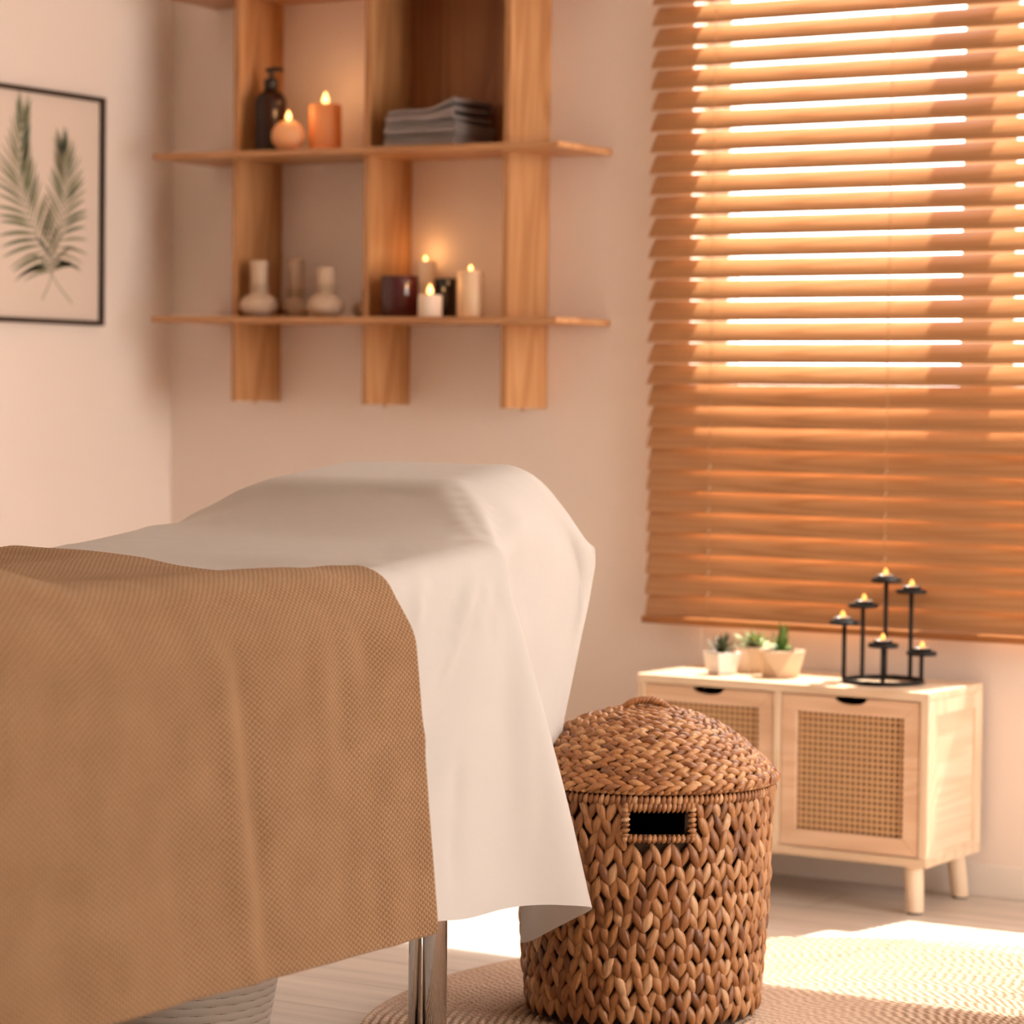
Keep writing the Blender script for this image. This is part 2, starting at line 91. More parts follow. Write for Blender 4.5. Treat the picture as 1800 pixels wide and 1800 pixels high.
[17,-2,-3,1,-1,1,0,1,2,4,-1,-21,1,0,0,1,-1,0,0,0,1,0,0,0,-1,0,1,-1,-1,-1,-2,-2,-1,1,1,2,1,0,-1,0,-1,0,0,0,-1,-1,0,1,0,0,0,0,0,-1,-1,-2,0,-2,0,-1,-2,-1,-1,-2,0,0,1,0],
[19,-2,-2,-2,0,-3,2,0,2,4,6,-33,8,0,1,-1,0,0,1,-1,0,0,0,0,1,0,0,0,-1,-2,-1,-2,0,1,1,1,0,0,1,-1,0,0,-1,-1,0,1,-1,-1,1,0,0,0,-1,-1,-1,0,-3,0,-1,-1,0,-2,-2,-1,0,0,0,0],
[19,-1,-2,-1,0,-6,-1,1,0,4,5,-15,-4,0,0,0,1,-1,0,1,-1,1,0,0,-1,1,1,-1,-1,-1,-2,-1,1,0,1,1,1,0,0,-1,0,-1,0,0,0,-1,0,0,-1,0,0,0,0,0,-1,-3,0,-2,0,0,-1,-1,-2,-1,-2,0,0,0],
[20,0,-1,-2,-2,-4,-5,1,-1,1,2,10,-20,0,0,0,0,0,0,0,1,-1,1,0,-1,0,1,1,-1,-1,-3,1,0,1,1,0,0,0,0,1,0,-1,0,-1,-1,0,0,0,0,0,-1,0,0,-2,0,-1,-2,-1,-1,1,0,-1,-2,-3,-1,-1,0,0],
[22,-1,-1,-1,-2,-4,-7,-3,-2,1,3,-10,5,-1,0,0,0,1,-1,0,0,1,0,0,-1,1,1,-1,0,-2,0,0,0,1,0,1,0,1,-1,0,0,0,-1,0,0,-1,0,0,-1,0,0,0,-1,0,-2,-1,-1,-1,0,-1,1,0,-2,-3,-2,-1,0,0],
[22,0,0,-1,-1,-3,-8,-6,-3,-3,3,-8,7,0,0,0,0,0,1,0,0,0,0,0,-1,0,1,1,-2,-1,0,1,1,0,1,0,0,0,0,0,-1,1,-1,0,-1,0,0,-1,0,-1,1,-1,0,-1,-1,-2,-1,-1,-1,1,1,1,-1,-3,-3,-2,-1,0],
[24,0,-1,0,-1,-1,-6,-8,-6,-5,0,0,3,0,0,0,0,0,0,0,0,0,0,1,1,-2,1,-1,-1,-2,3,1,0,1,0,0,0,0,1,-1,1,-1,0,0,-1,0,-1,0,0,0,-1,-1,0,-1,-1,-1,-3,-1,0,0,0,1,2,-3,-4,-2,-1,0],
[25,0,1,-1,0,-1,-2,-5,-7,-12,-11,10,4,-2,0,1,-1,0,0,0,0,1,0,0,-1,0,-1,-2,-2,2,3,1,2,0,0,0,0,0,0,1,-1,0,0,-1,0,-1,0,-1,0,-1,0,0,-1,0,-2,-2,-1,-1,-2,0,0,0,1,1,-2,-3,-2,-1],
[26,0,0,1,0,1,-1,-1,-4,-5,-12,-4,1,-4,1,0,1,-1,0,0,0,0,0,0,1,0,-3,-4,0,4,3,2,0,0,0,0,0,1,0,-1,1,-1,0,-1,0,0,-1,0,-1,0,-1,1,-1,-2,-1,-1,-3,-2,-1,-1,0,1,1,1,-2,-2,-1,-1],
[27,1,0,0,1,0,1,0,1,0,-7,-21,-2,-2,0,0,0,0,0,0,0,-1,0,-1,1,-1,-4,-2,3,5,2,1,1,0,0,-1,1,-1,0,1,-1,1,-1,0,0,-1,0,-1,0,0,-1,-1,0,-1,-1,-3,-2,-2,-2,-1,1,0,0,3,0,-3,-2,-1],
[28,0,1,0,1,1,0,1,-1,1,2,-28,-14,7,0,0,0,0,0,0,0,-1,0,-1,0,-3,-2,2,4,2,3,0,0,1,-1,0,0,0,1,-1,1,-1,0,0,-1,-1,-1,0,0,-1,1,-1,-1,-1,-2,-2,-3,-3,-1,0,-1,1,1,0,2,-1,-3,0],
[29,0,1,1,0,0,1,-1,1,-5,-19,2,-19,9,0,-1,0,0,0,-1,0,0,-1,0,-1,0,-1,3,2,3,0,1,0,-1,1,-1,0,0,0,1,-1,0,0,-1,0,0,0,-1,-1,0,-1,-1,0,0,-3,-3,-2,-3,-1,-1,0,0,1,1,1,-1,-1,-1],
[29,1,0,1,0,0,-1,0,-4,-13,-26,19,-9,4,-1,-1,-1,1,-1,0,-1,0,1,0,1,0,1,3,1,0,0,0,0,0,-1,0,0,0,0,0,0,0,0,0,-1,-1,0,0,-1,0,-1,0,-1,-1,-2,-3,-4,-2,-2,-1,1,1,0,0,1,1,-1,-2],
[30,0,1,0,0,0,-1,-4,-14,-26,-11,19,17,-7,-5,0,0,-1,0,0,0,0,0,2,0,2,2,2,1,-2,-1,0,0,0,0,-1,0,0,0,0,1,-1,-1,0,0,0,-1,-1,0,-1,0,0,-1,-1,-1,-4,-3,-4,-3,0,1,1,1,0,1,0,-1,0],
[30,1,0,0,-1,-1,-4,-13,-20,-16,16,28,-14,-7,1,-1,0,-1,-1,0,0,1,1,1,2,2,3,2,-1,-1,-2,-1,0,0,-1,0,-1,1,0,1,-1,0,0,-1,0,-1,-1,1,-1,0,-1,0,-1,-1,-2,-3,-5,-3,-2,-1,1,2,0,1,-1,1,0,-1],
[31,0,-1,-1,-1,-5,-11,-17,-17,-3,34,20,-24,-3,-2,-3,0,0,1,0,0,1,0,2,2,3,3,2,-1,-4,-2,0,0,0,0,-1,0,0,0,-1,0,1,-1,0,-1,0,0,-1,0,-1,0,-1,0,-1,-3,-3,-4,-4,-3,-1,1,2,2,1,0,1,-1,-2],
[30,0,0,-2,-4,-11,-17,-18,-6,11,45,1,-20,-2,-7,-3,0,1,0,0,0,0,1,2,3,3,3,2,-2,-3,-2,-1,0,-1,-1,0,0,0,0,1,0,-1,0,0,-1,0,-1,0,-1,0,0,0,-1,-1,-2,-3,-4,-5,-3,-2,1,1,3,2,1,-1,0,-2],
[30,0,-1,-5,-12,-16,-16,-6,-1,32,22,-1,1,-26,-3,0,0,0,0,0,0,0,1,2,2,3,5,0,-2,-3,-2,-1,0,0,0,-1,0,0,0,0,0,-1,1,-1,0,-1,0,-1,1,-1,0,-1,-1,-1,0,-4,-5,-5,-4,-1,0,2,2,3,2,1,-1,-3],
[30,-1,-6,-11,-15,-16,-7,-2,10,37,4,-20,6,-9,-2,-1,0,0,0,0,0,1,1,1,3,4,3,4,-4,-4,-2,-1,-1,0,-1,0,0,0,1,-1,0,1,-2,0,0,0,-1,0,-1,0,0,-1,1,0,-1,-4,-5,-6,-4,-2,0,1,1,3,4,1,1,-1],
[29,-5,-10,-17,-16,-8,0,1,24,30,-8,-38,3,15,-2,0,0,0,0,0,0,-1,1,3,0,4,6,16,-16,-5,-2,-1,-1,0,-1,0,0,0,0,0,1,-2,1,-1,0,-1,-1,0,0,1,-1,1,3,0,2,-6,-12,-9,-5,0,2,2,2,1,3,4,0,1],
[62,4,-7,-24,-15,52,98,36,-91,20,38,17,6,1,-1,3,1,1,0,1,1,1,1,1,2,1,2,1,-1,-3,-9,-18,-27,-32,-34,-33,-34,-21,0,19,21,22,21,22,22,22,24,25,27,27,26,21,15,8,2,-4,-8,-11,-13,-15,-15,-15,-15,-15,-15,-15,-14,-15],
[40,-4,15,23,-3,-74,-76,55,64,-29,2,-17,-11,2,3,-3,-1,-2,-1,-3,-2,-2,-2,-2,-2,-1,0,2,3,5,11,21,20,14,7,1,-2,10,8,1,-1,0,2,3,4,6,2,-6,-17,-27,-33,-32,-29,-22,-18,-11,-7,-4,-2,0,1,0,2,1,2,3,3,4],
[81,-16,-19,-2,19,20,-41,-104,99,-16,-31,-3,9,-1,-2,1,0,1,0,2,0,0,1,0,0,0,0,-6,-6,-4,0,7,2,1,16,48,11,3,1,-2,8,5,5,-9,-28,-41,-42,-34,-26,-14,-6,-1,3,4,8,7,9,10,11,11,12,13,11,13,13,12,11,11],
[103,12,3,-8,-19,-16,5,6,-86,13,4,5,-3,-1,1,0,1,0,1,0,2,1,0,1,1,0,-2,4,4,2,-3,-10,5,16,9,-16,23,18,8,-12,-55,-22,-26,-15,3,14,17,15,17,15,13,13,12,10,9,8,7,6,4,5,2,3,2,2,1,1,0,1],
[37,5,7,11,18,18,13,6,5,10,-9,0,1,1,1,1,0,1,0,1,-1,1,0,0,0,0,0,0,0,1,1,1,1,1,2,1,3,-8,-16,-6,28,-4,-1,0,0,0,-1,1,0,0,1,0,0,2,0,1,0,-1,1,0,1,-1,1,0,-1,0,1,0],
[121,0,1,0,1,1,1,1,9,2,-2,1,0,0,-1,1,0,-1,1,-1,1,-1,1,0,-1,1,0,0,0,-1,1,-1,0,0,0,0,0,-1,0,1,1,0,0,0,-1,0,1,0,0,0,0,0,0,-1,0,0,0,1,-1,0,0,1,-1,0,1,0,-1,0],
[132,0,1,1,0,0,1,0,0,1,0,-1,0,0,1,-1,0,0,0,1,-1,1,-1,0,1,-1,1,-1,1,0,0,0,0,0,1,0,-1,0,0,0,-1,0,0,0,1,0,0,0,-1,0,0,0,0,0,-1,0,0,0,1,0,-1,0,1,0,0,0,0,0],
[135,1,0,-1,0,0,0,1,0,0,0,0,0,0,0,-1,0,0,0,0,1,-1,1,0,0,0,0,0,0,0,0,0,0,0,0,0,0,0,0,0,0,0,0,0,-1,0,0,0,1,0,0,-1,0,0,1,0,-1,0,0,0,1,0,0,0,-1,0,1,0],
[135,-1,0,2,0,0,0,-1,1,0,0,-1,0,0,0,1,0,0,0,0,-1,1,-1,1,-1,1,-1,1,-1,1,0,0,0,0,0,0,0,0,0,-1,0,0,0,0,1,0,0,0,0,0,-1,1,0,0,0,-1,1,0,0,0,0,0,-1,0,1,0,0,-1],
[136,0,0,-1,0,0,0,1,0,0,0,0,0,0,0,0,-1,1,0,-1,1,-1,1,-1,1,-1,1,-1,1,0,-1,1,0,0,0,0,0,0,0,0,0,0,0,0,0,0,0,0,-1,0,1,0,0,-1,0,1,0,0,0,-1,0,0,1,0,-1,0,0,1],
[135,1,0,0,0,0,0,0,-1,1,0,0,0,0,-1,0,1,0,-1,1,0,0,0,0,0,0,0,0,0,0,0,0,0,0,0,-1,1,0,-1,1,0,0,0,0,-1,0,0,0,1,0,-1,0,0,1,0,0,0,-1,0,1,0,0,0,-1,1,0,0,0],
[136,-1,0,0,1,0,0,-1,1,0,-1,1,-1,0,1,0,0,0,0,0,-1,1,-1,1,-1,1,0,0,0,-1,1,0,-1,1,-1,1,0,-1,1,0,0,0,-1,0,1,0,0,0,-1,0,1,0,0,0,0,0,-1,1,0,0,0,0,-1,1,0,0,0,-1],
[135,1,0,0,-1,0,0,1,0,-1,1,0,0,0,0,0,-1,0,1,-1,1,-1,1,0,0,0,-1,1,-1,1,0,-1,1,0,0,0,0,0,0,0,0,-1,1,0,0,0,0,-1,1,0,0,0,0,0,-1,0,1,0,0,-1,0,0,1,0,0,-1,0,1],
[136,0,0,0,0,0,0,0,0,0,0,-1,1,0,-1,0,1,-1,0,1,0,0,0,-1,1,0,0,0,0,0,-1,1,0,-1,1,0,-1,1,0,0,-1,1,0,0,-1,0,0,1,0,0,0,-1,0,0,1,0,0,-1,0,1,0,0,0,0,-1,1,0,0],
[136,-1,1,0,0,0,0,0,0,0,-1,1,-1,0,1,0,0,0,0,0,-1,1,0,0,0,-1,1,-1,1,0,0,0,-1,1,0,-1,1,0,-1,0,1,-1,0,0,1,0,0,0,0,-1,0,1,0,0,0,0,-1,1,0,0,0,0,0,-1,1,0,0,-1],
[136,0,0,0,0,-1,0,0,0,1,0,-1,1,0,0,0,-1,1,0,-1,1,-1,0,1,-1,1,-1,1,0,-1,1,0,0,0,0,0,0,-1,1,0,0,0,0,0,0,0,0,0,-1,1,0,0,0,-1,0,0,1,0,0,0,-1,0,0,1,0,0,-1,1],
[136,0,-1,0,0,1,0,0,0,-1,1,0,0,0,-1,0,1,0,-1,1,0,0,0,-1,1,-1,1,0,-1,1,0,-1,1,0,-1,1,-1,1,0,0,-1,1,0,0,0,-1,0,0,1,0,-1,0,0,1,0,0,0,0,0,-1,1,0,0,0,0,0,0,0],
[136,0,0,0,0,0,0,0,0,0,-1,1,0,-1,1,0,0,0,0,0,-1,1,-1,1,0,0,0,-1,1,0,-1,1,-1,0,1,-1,1,0,-1,0,1,0,0,-1,0,1,0,0,0,-1,1,0,0,0,0,0,0,0,-1,1,0,0,0,0,0,-1,1,0],
[136,0,0,0,0,0,-1,0,0,0,1,0,-1,1,0,0,-1,0,1,-1,1,-1,1,0,-1,1,-1,1,0,-1,1,-1,1,0,-1,1,0,-1,1,0,0,0,-1,1,0,0,0,0,-1,1,0,0,0,0,0,-1,0,0,1,0,0,0,0,-1,0,1,0,0],
[136,0,0,0,0,-1,1,0,0,0,0,-1,1,0,-1,0,1,-1,0,1,0,0,0,-1,1,0,0,0,-1,1,0,0,0,-1,1,0,-1,1,0,0,-1,0,1,0,-1,0,0,0,1,0,0,0,-1,0,0,1,0,0,0,0,0,0,-1,1,0,0,0,0],
[136,0,0,0,-1,1,0,0,0,0,-1,1,-1,0,1,0,-1,1,0,0,-1,1,-1,1,0,-1,1,-1,1,-1,0,1,-1,1,0,-1,1,-1,0,0,1,0,-1,0,1,0,0,0,0,0,0,-1,1,0,0,0,0,0,0,0,0,-1,1,0,0,0,0,0],
[137,-1,0,0,0,0,0,-1,0,1,0,-1,1,0,0,0,0,0,-1,0,1,-1,1,-1,0,1,-1,1,-1,1,0,-1,1,0,-1,1,-1,1,0,0,-1,0,1,0,0,0,0,0,0,-1,0,1,0,0,0,0,0,0,0,-1,0,1,0,0,0,0,0,0],
[136,1,-1,-1,1,0,-1,1,0,-1,1,0,0,-1,0,0,1,0,0,0,-1,1,0,0,0,-1,1,0,0,0,0,0,0,0,0,0,0,0,-1,0,1,0,0,0,0,-1,0,0,0,1,0,0,0,0,0,0,0,-1,0,1,0,0,0,0,0,0,0,0],
[137,-1,0,0,0,0,0,0,0,0,-1,1,-1,1,0,0,0,-1,1,0,0,0,-1,1,-1,1,0,-1,1,-1,0,0,0,0,0,0,1,-1,1,0,0,-1,0,0,0,1,0,0,0,0,0,0,0,0,0,0,0,1,-1,0,0,0,0,0,0,0,0,0],
[136,0,0,0,0,0,0,0,-1,0,1,0,0,0,0,0,-1,1,0,-1,1,-1,1,-1,1,0,-1,1,-1,1,-1,1,0,-1,1,0,-1,1,0,-1,0,1,0,0,0,0,0,0,0,0,0,0,0,0,0,0,-1,0,1,0,0,0,0,0,0,0,0,-1],
[137,0,-1,0,0,-1,1,0,0,0,-1,0,1,0,-1,0,1,-1,0,1,0,0,0,0,0,-1,1,-1,1,0,0,0,-1,1,0,-1,1,0,-1,1,0,0,0,0,0,0,0,-1,0,0,0,0,0,0,0,0,1,0,0,0,0,0,0,0,0,0,0,1],
[137,-2,1,0,0,0,0,-1,0,0,1,0,-1,0,1,0,0,0,0,0,-1,1,-1,1,-1,1,-1,1,0,-1,1,-1,1,-1,0,1,-1,0,1,-1,0,0,0,0,0,0,0,1,0,0,0,0,0,0,0,0,0,0,0,0,0,0,0,0,0,0,0,-1],
[136,1,0,-1,0,0,0,0,0,0,0,-1,1,0,0,0,-1,1,0,-1,1,-1,1,-1,1,-1,1,-1,0,1,-1,1,-1,1,0,-1,1,-1,0,1,0,0,0,0,0,0,0,0,0,0,0,0,0,0,0,0,0,0,0,0,0,0,-1,0,0,0,0,1],
[136,0,-1,1,0,0,0,0,0,-1,0,1,0,0,-1,0,1,0,-1,1,0,0,0,0,0,0,0,0,0,-1,1,0,0,0,-1,1,-1,1,0,0,0,0,0,0,0,0,0,0,1,0,0,0,0,0,0,0,0,-1,0,0,0,0,1,0,-1,0,0,0],
[46,-1,1,0,-1,1,-1,0,0,0,0,0,0,0,1,0,-1,0,1,-1,0,0,0,0,0,0,0,1,-1,1,-1,0,0,0,0,0,0,0,0,0,0,0,0,0,1,0,0,0,-1,0,0,0,0,1,0,-1,0,1,0,-1,0,0,0,0,1,0,0,0],
[45,0,0,0,0,0,1,-1,0,0,0,0,0,0,0,0,1,-1,0,1,-1,1,-1,1,-1,1,-1,0,0,0,0,0,1,-1,0,0,1,-1,0,0,0,0,1,0,-1,0,0,0,1,0,0,0,0,-1,0,1,-1,0,0,1,0,0,-1,0,0,0,0,0],
[45,1,-1,0,0,0,0,1,-1,0,0,0,0,0,0,0,0,1,-1,0,0,0,0,0,0,0,0,0,0,0,0,0,-1,1,0,0,0,0,0,0,1,0,-1,0,0,1,0,0,-1,0,0,1,0,0,-1,0,1,-1,1,-1,0,0,0,0,0,1,0,0],
[46,-1,0,0,0,0,0,0,0,1,-1,1,0,0,0,0,-1,0,1,-1,1,-1,1,-1,1,-1,1,-1,1,-1,0,0,0,0,0,0,0,1,0,0,-1,0,1,0,0,-1,0,1,0,0,0,-1,0,0,0,0,0,1,-1,1,-1,0,1,0,0,-1,0,0],
[45,0,0,1,0,0,0,-1,0,0,0,0,0,0,0,0,1,-1,0,0,0,0,0,0,0,0,0,0,0,0,1,-1,0,0,0,0,0,0,0,0,0,1,-1,0,0,1,0,-1,0,0,1,0,-1,0,0,0,0,0,0,-1,1,0,0,0,0,0,0,0],
[45,1,-1,0,0,0,0,0,1,-1,1,-1,0,0,0,0,0,0,0,0,0,1,-1,1,-1,1,-1,1,-1,0,0,0,1,-1,1,-1,0,0,0,1,0,-1,1,0,0,-1,0,1,0,0,-1,0,0,0,0,1,0,-1,0,0,0,0,0,1,-1,0,0,0],
[46,-1,0,-1,1,0,0,1,-1,-1,0,1,0,0,0,0,0,1,-1,1,-1,0,0,0,0,0,0,0,0,1,-1,0,0,0,0,1,-1,0,0,0,0,1,-1,0,0,1,0,-1,0,0,0,-1,1,0,1,-1,0,0,-1,1,0,1,0,-1,1,-1,1,0],
[45,0,1,-1,0,0,0,0,0,0,1,-1,1,0,0,0,-1,0,0,0,1,-1,1,-1,1,-1,1,-1,1,-1,0,1,-1,1,-1,0,-1,1,0,0,1,-1,0,0,1,-1,0,1,0,-1,0,0,0,0,0,0,-1,0,1,1,0,-1,0,0,0,1,-1,1],
[46,-1,0,0,0,-1,1,0,0,0,0,0,0,0,0,0,0,0,1,-1,0,0,0,1,-1,1,-1,0,0,0,1,-1,0,0,0,-1,2,-1,0,0,0,0,0,1,-1,1,0,-1,0,0,0,0,0,0,0,-1,1,1,0,-1,0,0,0,0,0,0,1,-1],
[45,1,-1,0,0,0,0,1,-1,0,0,0,0,0,0,0,1,-1,0,1,-1,1,-1,0,0,0,0,1,-1,0,0,0,0,0,0,0,0,-1,1,0,0,0,1,-1,1,-1,0,0,0,0,0,1,0,-1,-1,1,0,0,0,0,0,0,0,0,0,1,-1,1],
[45,0,0,0,0,0,0,0,0,0,0,0,0,0,0,0,0,1,-1,0,0,0,1,-1,0,0,0,0,0,1,-1,0,1,-1,0,0,0,0,1,0,-1,1,-1,1,-1,1,-1,0,-1,1,0,0,-1,0,1,0,0,0,0,0,0,0,0,0,1,-1,1,0],
[46,-1,0,0,-1,1,0,0,0,0,0,0,0,0,1,0,-1,0,0,0,1,-1,0,0,0,0,0,0,0,0,0,0,-1,0,0,0,0,1,0,0,0,0,1,-1,1,-1,0,0,0,0,0,-1,0,1,0,0,0,0,0,-1,0,1,0,1,-1,1,0,-1],
[45,0,1,-1,0,0,0,0,0,-1,1,0,0,0,0,0,0,0,1,-1,0,0,0,0,0,0,0,0,0,0,0,0,0,0,0,0,0,1,-1,0,1,0,-1,1,-1,0,0,0,1,-1,-1,0,1,0,0,0,0,0,-1,1,1,-1,1,-1,1,0,-1,1],
[45,1,-1,0,-1,1,-2,1,1,-1,0,1,0,1,-1,0,0,0,0,0,0,0,0,0,0,0,0,0,0,0,0,0,0,0,0,0,0,0,1,-1,0,0,1,-1,0,-1,1,0,-1,0,0,1,0,0,0,0,-1,0,1,1,-1,1,-1,1,-1,0,1,0],
[45,0,0,1,-1,-1,1,0,0,0,0,0,0,-1,1,0,0,0,0,0,0,0,0,0,0,0,0,0,0,0,0,0,0,0,0,0,0,1,-1,1,0,-1,0,0,-1,1,0,-1,0,0,1,0,0,0,-1,0,1,0,0,0,0,0,1,-1,1,0,-1,0],
[46,-1,0,0,0,0,0,0,0,0,0,0,0,0,0,0,0,0,0,0,0,0,0,0,0,0,0,0,0,0,0,0,0,0,0,0,1,-1,0,0,0,1,-1,-1,1,0,-1,-1,1,1,0,0,-1,0,1,0,0,0,1,-1,1,-1,0,1,-1,0,1,0],
[31,0,1,-1,1,-2,1,0,0,0,0,1,-1,1,-1,0,1,-1,0,1,-1,1,-1,1,1,-1,1,-1,1,0,1,1,1,1,1,1,0,1,0,-1,-1,-1,-2,1,-1,-1,-2,1,-1,0,-1,-1,0,0,-1,0,0,0,-2,0,-1,1,-1,-1,0,0,-1,0],
[31,0,0,0,0,0,0,-1,1,0,0,0,0,0,0,0,0,1,0,-1,1,0,0,0,0,0,0,1,0,1,1,1,1,1,0,1,1,-1,0,0,-1,-1,0,-1,-1,-2,0,0,0,-1,-1,0,0,-1,0,-1,-1,0,0,0,-1,-1,0,0,-1,-1,0,0],
[31,1,-1,0,0,0,0,-1,1,0,0,0,0,0,0,1,0,-1,0,1,0,-1,1,0,0,1,0,0,0,0,1,1,1,1,1,1,0,1,0,-1,-1,-1,0,-2,-1,-1,1,-1,-1,-1,0,0,-1,0,0,-1,0,-1,0,-1,0,-1,0,-1,0,0,0,-1],
[31,0,0,0,0,1,-2,1,0,1,-1,0,0,0,0,0,0,1,0,0,-1,1,0,0,0,0,0,0,1,1,0,1,1,1,2,0,1,0,-1,0,-1,0,-2,-1,-2,1,0,-1,-1,0,0,-1,0,-1,-1,0,0,-1,-1,0,0,-1,-1,0,0,-1,0,-1],
[31,0,0,1,-1,0,0,1,0,-1,0,0,0,0,0,1,0,0,0,-1,1,0,0,0,0,0,0,1,0,0,1,1,1,1,1,1,0,1,0,-1,0,-2,-1,-2,2,-1,-2,-1,0,-1,0,-1,0,0,0,-1,-1,0,0,-1,-1,1,-1,0,-1,0,-1,0],
[31,0,0,0,1,-1,0,0,0,0,0,0,1,-1,1,-1,0,0,0,1,0,0,-1,1,0,0,1,0,0,1,0,1,1,2,0,1,1,0,0,0,0,-2,-1,1,-2,-1,0,0,-1,0,-1,0,-1,-1,-1,-1,0,-1,-1,0,0,-1,0,-1,0,0,-1,0],
[31,0,0,0,0,0,0,-1,0,1,0,0,0,0,0,1,0,0,0,0,0,-1,1,-1,1,0,0,0,1,0,2,0,2,0,2,1,0,1,1,0,-2,1,1,-1,-1,-1,-1,0,-1,0,-1,0,-1,0,-1,0,-1,-1,0,-1,-1,-1,-1,-1,0,-1,0,0],
[31,1,0,-1,0,1,-1,0,1,-1,0,0,0,0,0,0,0,0,0,0,0,1,0,0,0,0,0,1,0,1,0,2,0,2,0,1,1,1,0,1,1,0,0,0,0,0,0,-1,1,-1,0,-1,0,-2,0,-1,-1,0,0,-1,0,-1,0,-1,-1,-1,-1,-1],
[31,0,0,0,0,0,0,0,0,0,0,0,0,0,0,0,1,0,0,0,0,0,0,0,0,0,1,-1,1,0,1,1,1,1,2,0,1,1,2,0,1,1,0,0,1,0,0,0,-1,0,0,-1,0,0,0,0,-1,0,-2,0,-1,0,-1,0,-2,0,0,0],
[31,0,0,0,0,0,0,0,0,0,0,0,0,0,1,0,-1,0,0,0,0,0,1,0,0,0,0,1,0,1,0,1,1,1,1,2,0,1,1,2,1,1,1,1,-1,1,-1,0,1,-1,0,1,-1,0,-1,0,1,-1,0,-1,0,-1,-1,-1,0,-1,0,0],
[30,1,0,0,0,0,0,0,0,1,-1,0,0,0,0,0,0,0,1,0,0,0,-1,1,-1,1,0,0,1,0,2,0,1,2,1,0,0,2,2,1,1,1,1,0,1,0,1,0,-1,1,0,0,0,1,0,0,-1,0,0,-1,-1,-1,0,-1,0,-1,0,0],
[29,0,1,0,1,0,1,-1,0,0,0,0,0,0,0,0,0,1,-1,0,0,0,0,0,1,0,0,0,0,1,1,1,1,0,2,2,7,-1,-1,0,1,1,0,1,0,0,1,0,1,0,0,1,0,0,0,0,0,0,-1,1,-2,0,-1,-1,-1,0,0,0],
[29,0,0,1,0,0,1,0,0,0,0,0,0,0,-1,1,0,-1,0,1,0,0,0,0,0,0,0,1,0,1,0,2,2,3,0,2,3,0,-2,1,1,1,1,0,2,1,0,1,0,0,1,0,1,0,1,0,0,-1,0,-1,1,-1,-1,0,-1,-1,0,0],
[28,0,1,1,0,0,0,1,-1,1,-1,1,0,0,0,-1,0,1,0,-1,0,1,0,0,0,1,0,-1,1,1,1,1,1,-1,3,1,-7,2,4,0,4,2,2,1,-1,1,1,1,2,2,0,1,0,1,0,0,1,1,0,-1,-1,-1,0,-1,-1,1,-1,1],
[30,0,0,0,0,0,1,0,0,-1,0,1,-1,0,0,0,0,0,0,0,1,-1,0,0,1,-1,1,1,0,0,1,1,-1,1,0,-4,-9,6,5,8,-2,2,2,3,2,0,0,0,0,0,2,1,2,1,2,1,0,0,0,1,1,0,-1,0,-1,-1,1,-1],
[31,0,0,0,0,0,-1,2,1,-1,-2,1,0,-1,0,0,0,-1,1,0,-1,1,1,0,-1,1,-1,1,1,0,0,0,2,-1,0,-5,7,-5,-5,0,2,3,3,4,4,2,2,0,0,1,0,0,1,1,0,3,1,2,2,0,0,1,1,1,1,0,-1,0],
[30,0,0,1,0,0,1,-1,4,5,-9,-3,1,1,-1,0,0,1,-1,0,1,-1,0,0,1,0,1,-1,1,1,-1,1,-1,3,-2,3,5,-2,-4,-7,-1,-4,0,2,5,6,4,4,1,-1,1,0,0,0,1,0,1,1,2,2,2,2,1,0,0,1,1,2],
[26,0,0,-2,0,0,1,3,6,1,-3,-5,2,0,1,-1,0,0,0,0,0,1,0,0,-1,1,-1,1,0,-1,1,3,-1,3,-1,5,0,-1,-1,-5,-2,-5,-3,-2,-1,2,5,6,6,5,1,0,0,-1,0,0,1,0,-1,2,1,1,2,3,2,1,1,1],
[21,0,-2,-1,-1,0,2,5,1,0,7,-3,-2,1,0,1,0,-1,1,0,0,-1,0,1,1,-1,1,0,0,-1,3,-3,4,0,3,3,-1,-1,1,-1,-7,0,-3,-5,-4,-1,1,2,4,5,6,5,3,2,-1,-1,-1,0,0,0,0,1,1,0,2,2,2,2],
[16,-2,-1,-1,-1,2,2,0,-11,5,19,3,-4,1,0,0,0,0,0,1,-1,1,0,0,-1,1,0,0,-2,2,3,-2,6,-3,5,1,-1,-1,0,2,-1,-4,-4,-2,-4,-5,-4,-1,1,3,4,4,6,4,5,2,1,-1,0,-2,0,0,0,0,1,0,1,0],
[11,0,-2,0,2,3,2,0,7,0,0,7,-2,-1,1,0,0,0,0,0,0,0,0,0,1,-1,0,0,0,6,-7,7,-1,5,6,1,-1,-1,-1,-2,-2,-2,-2,-3,-4,-3,-5,-3,-3,-1,1,4,3,6,3,5,3,4,1,1,-1,-1,-2,1,-1,1,0,0],
[8,0,1,2,3,3,2,3,9,-2,-5,4,0,-1,-1,1,0,1,-1,0,1,0,0,0,0,0,0,-2,4,-2,2,5,1,9,5,1,1,-1,-4,-2,-2,-3,-3,-3,-2,-4,-3,-5,-4,-3,-2,-1,1,3,6,4,5,3,3,3,3,1,0,-2,-1,-2,0,0],
[7,1,3,3,4,3,2,5,1,1,2,-10,6,-2,1,-1,1,0,0,0,1,0,1,-1,0,0,-2,2,5,-6,8,2,7,9,1,2,1,-1,-2,-5,-3,-2,-4,-4,-2,-2,-3,-4,-4,-4,-4,-2,-1,0,1,3,4,5,5,3,2,2,3,2,0,-1,-2,-1],
[8,2,4,4,3,3,4,3,-2,2,-8,-3,7,-1,-1,1,0,0,1,0,0,1,0,0,-1,0,-1,5,-4,6,5,3,8,7,1,3,2,-1,-4,-3,-4,-3,-3,-4,-4,-1,-2,-3,-3,-5,-4,-4,-3,-3,-1,2,2,3,3,5,4,4,2,1,2,3,0,0],
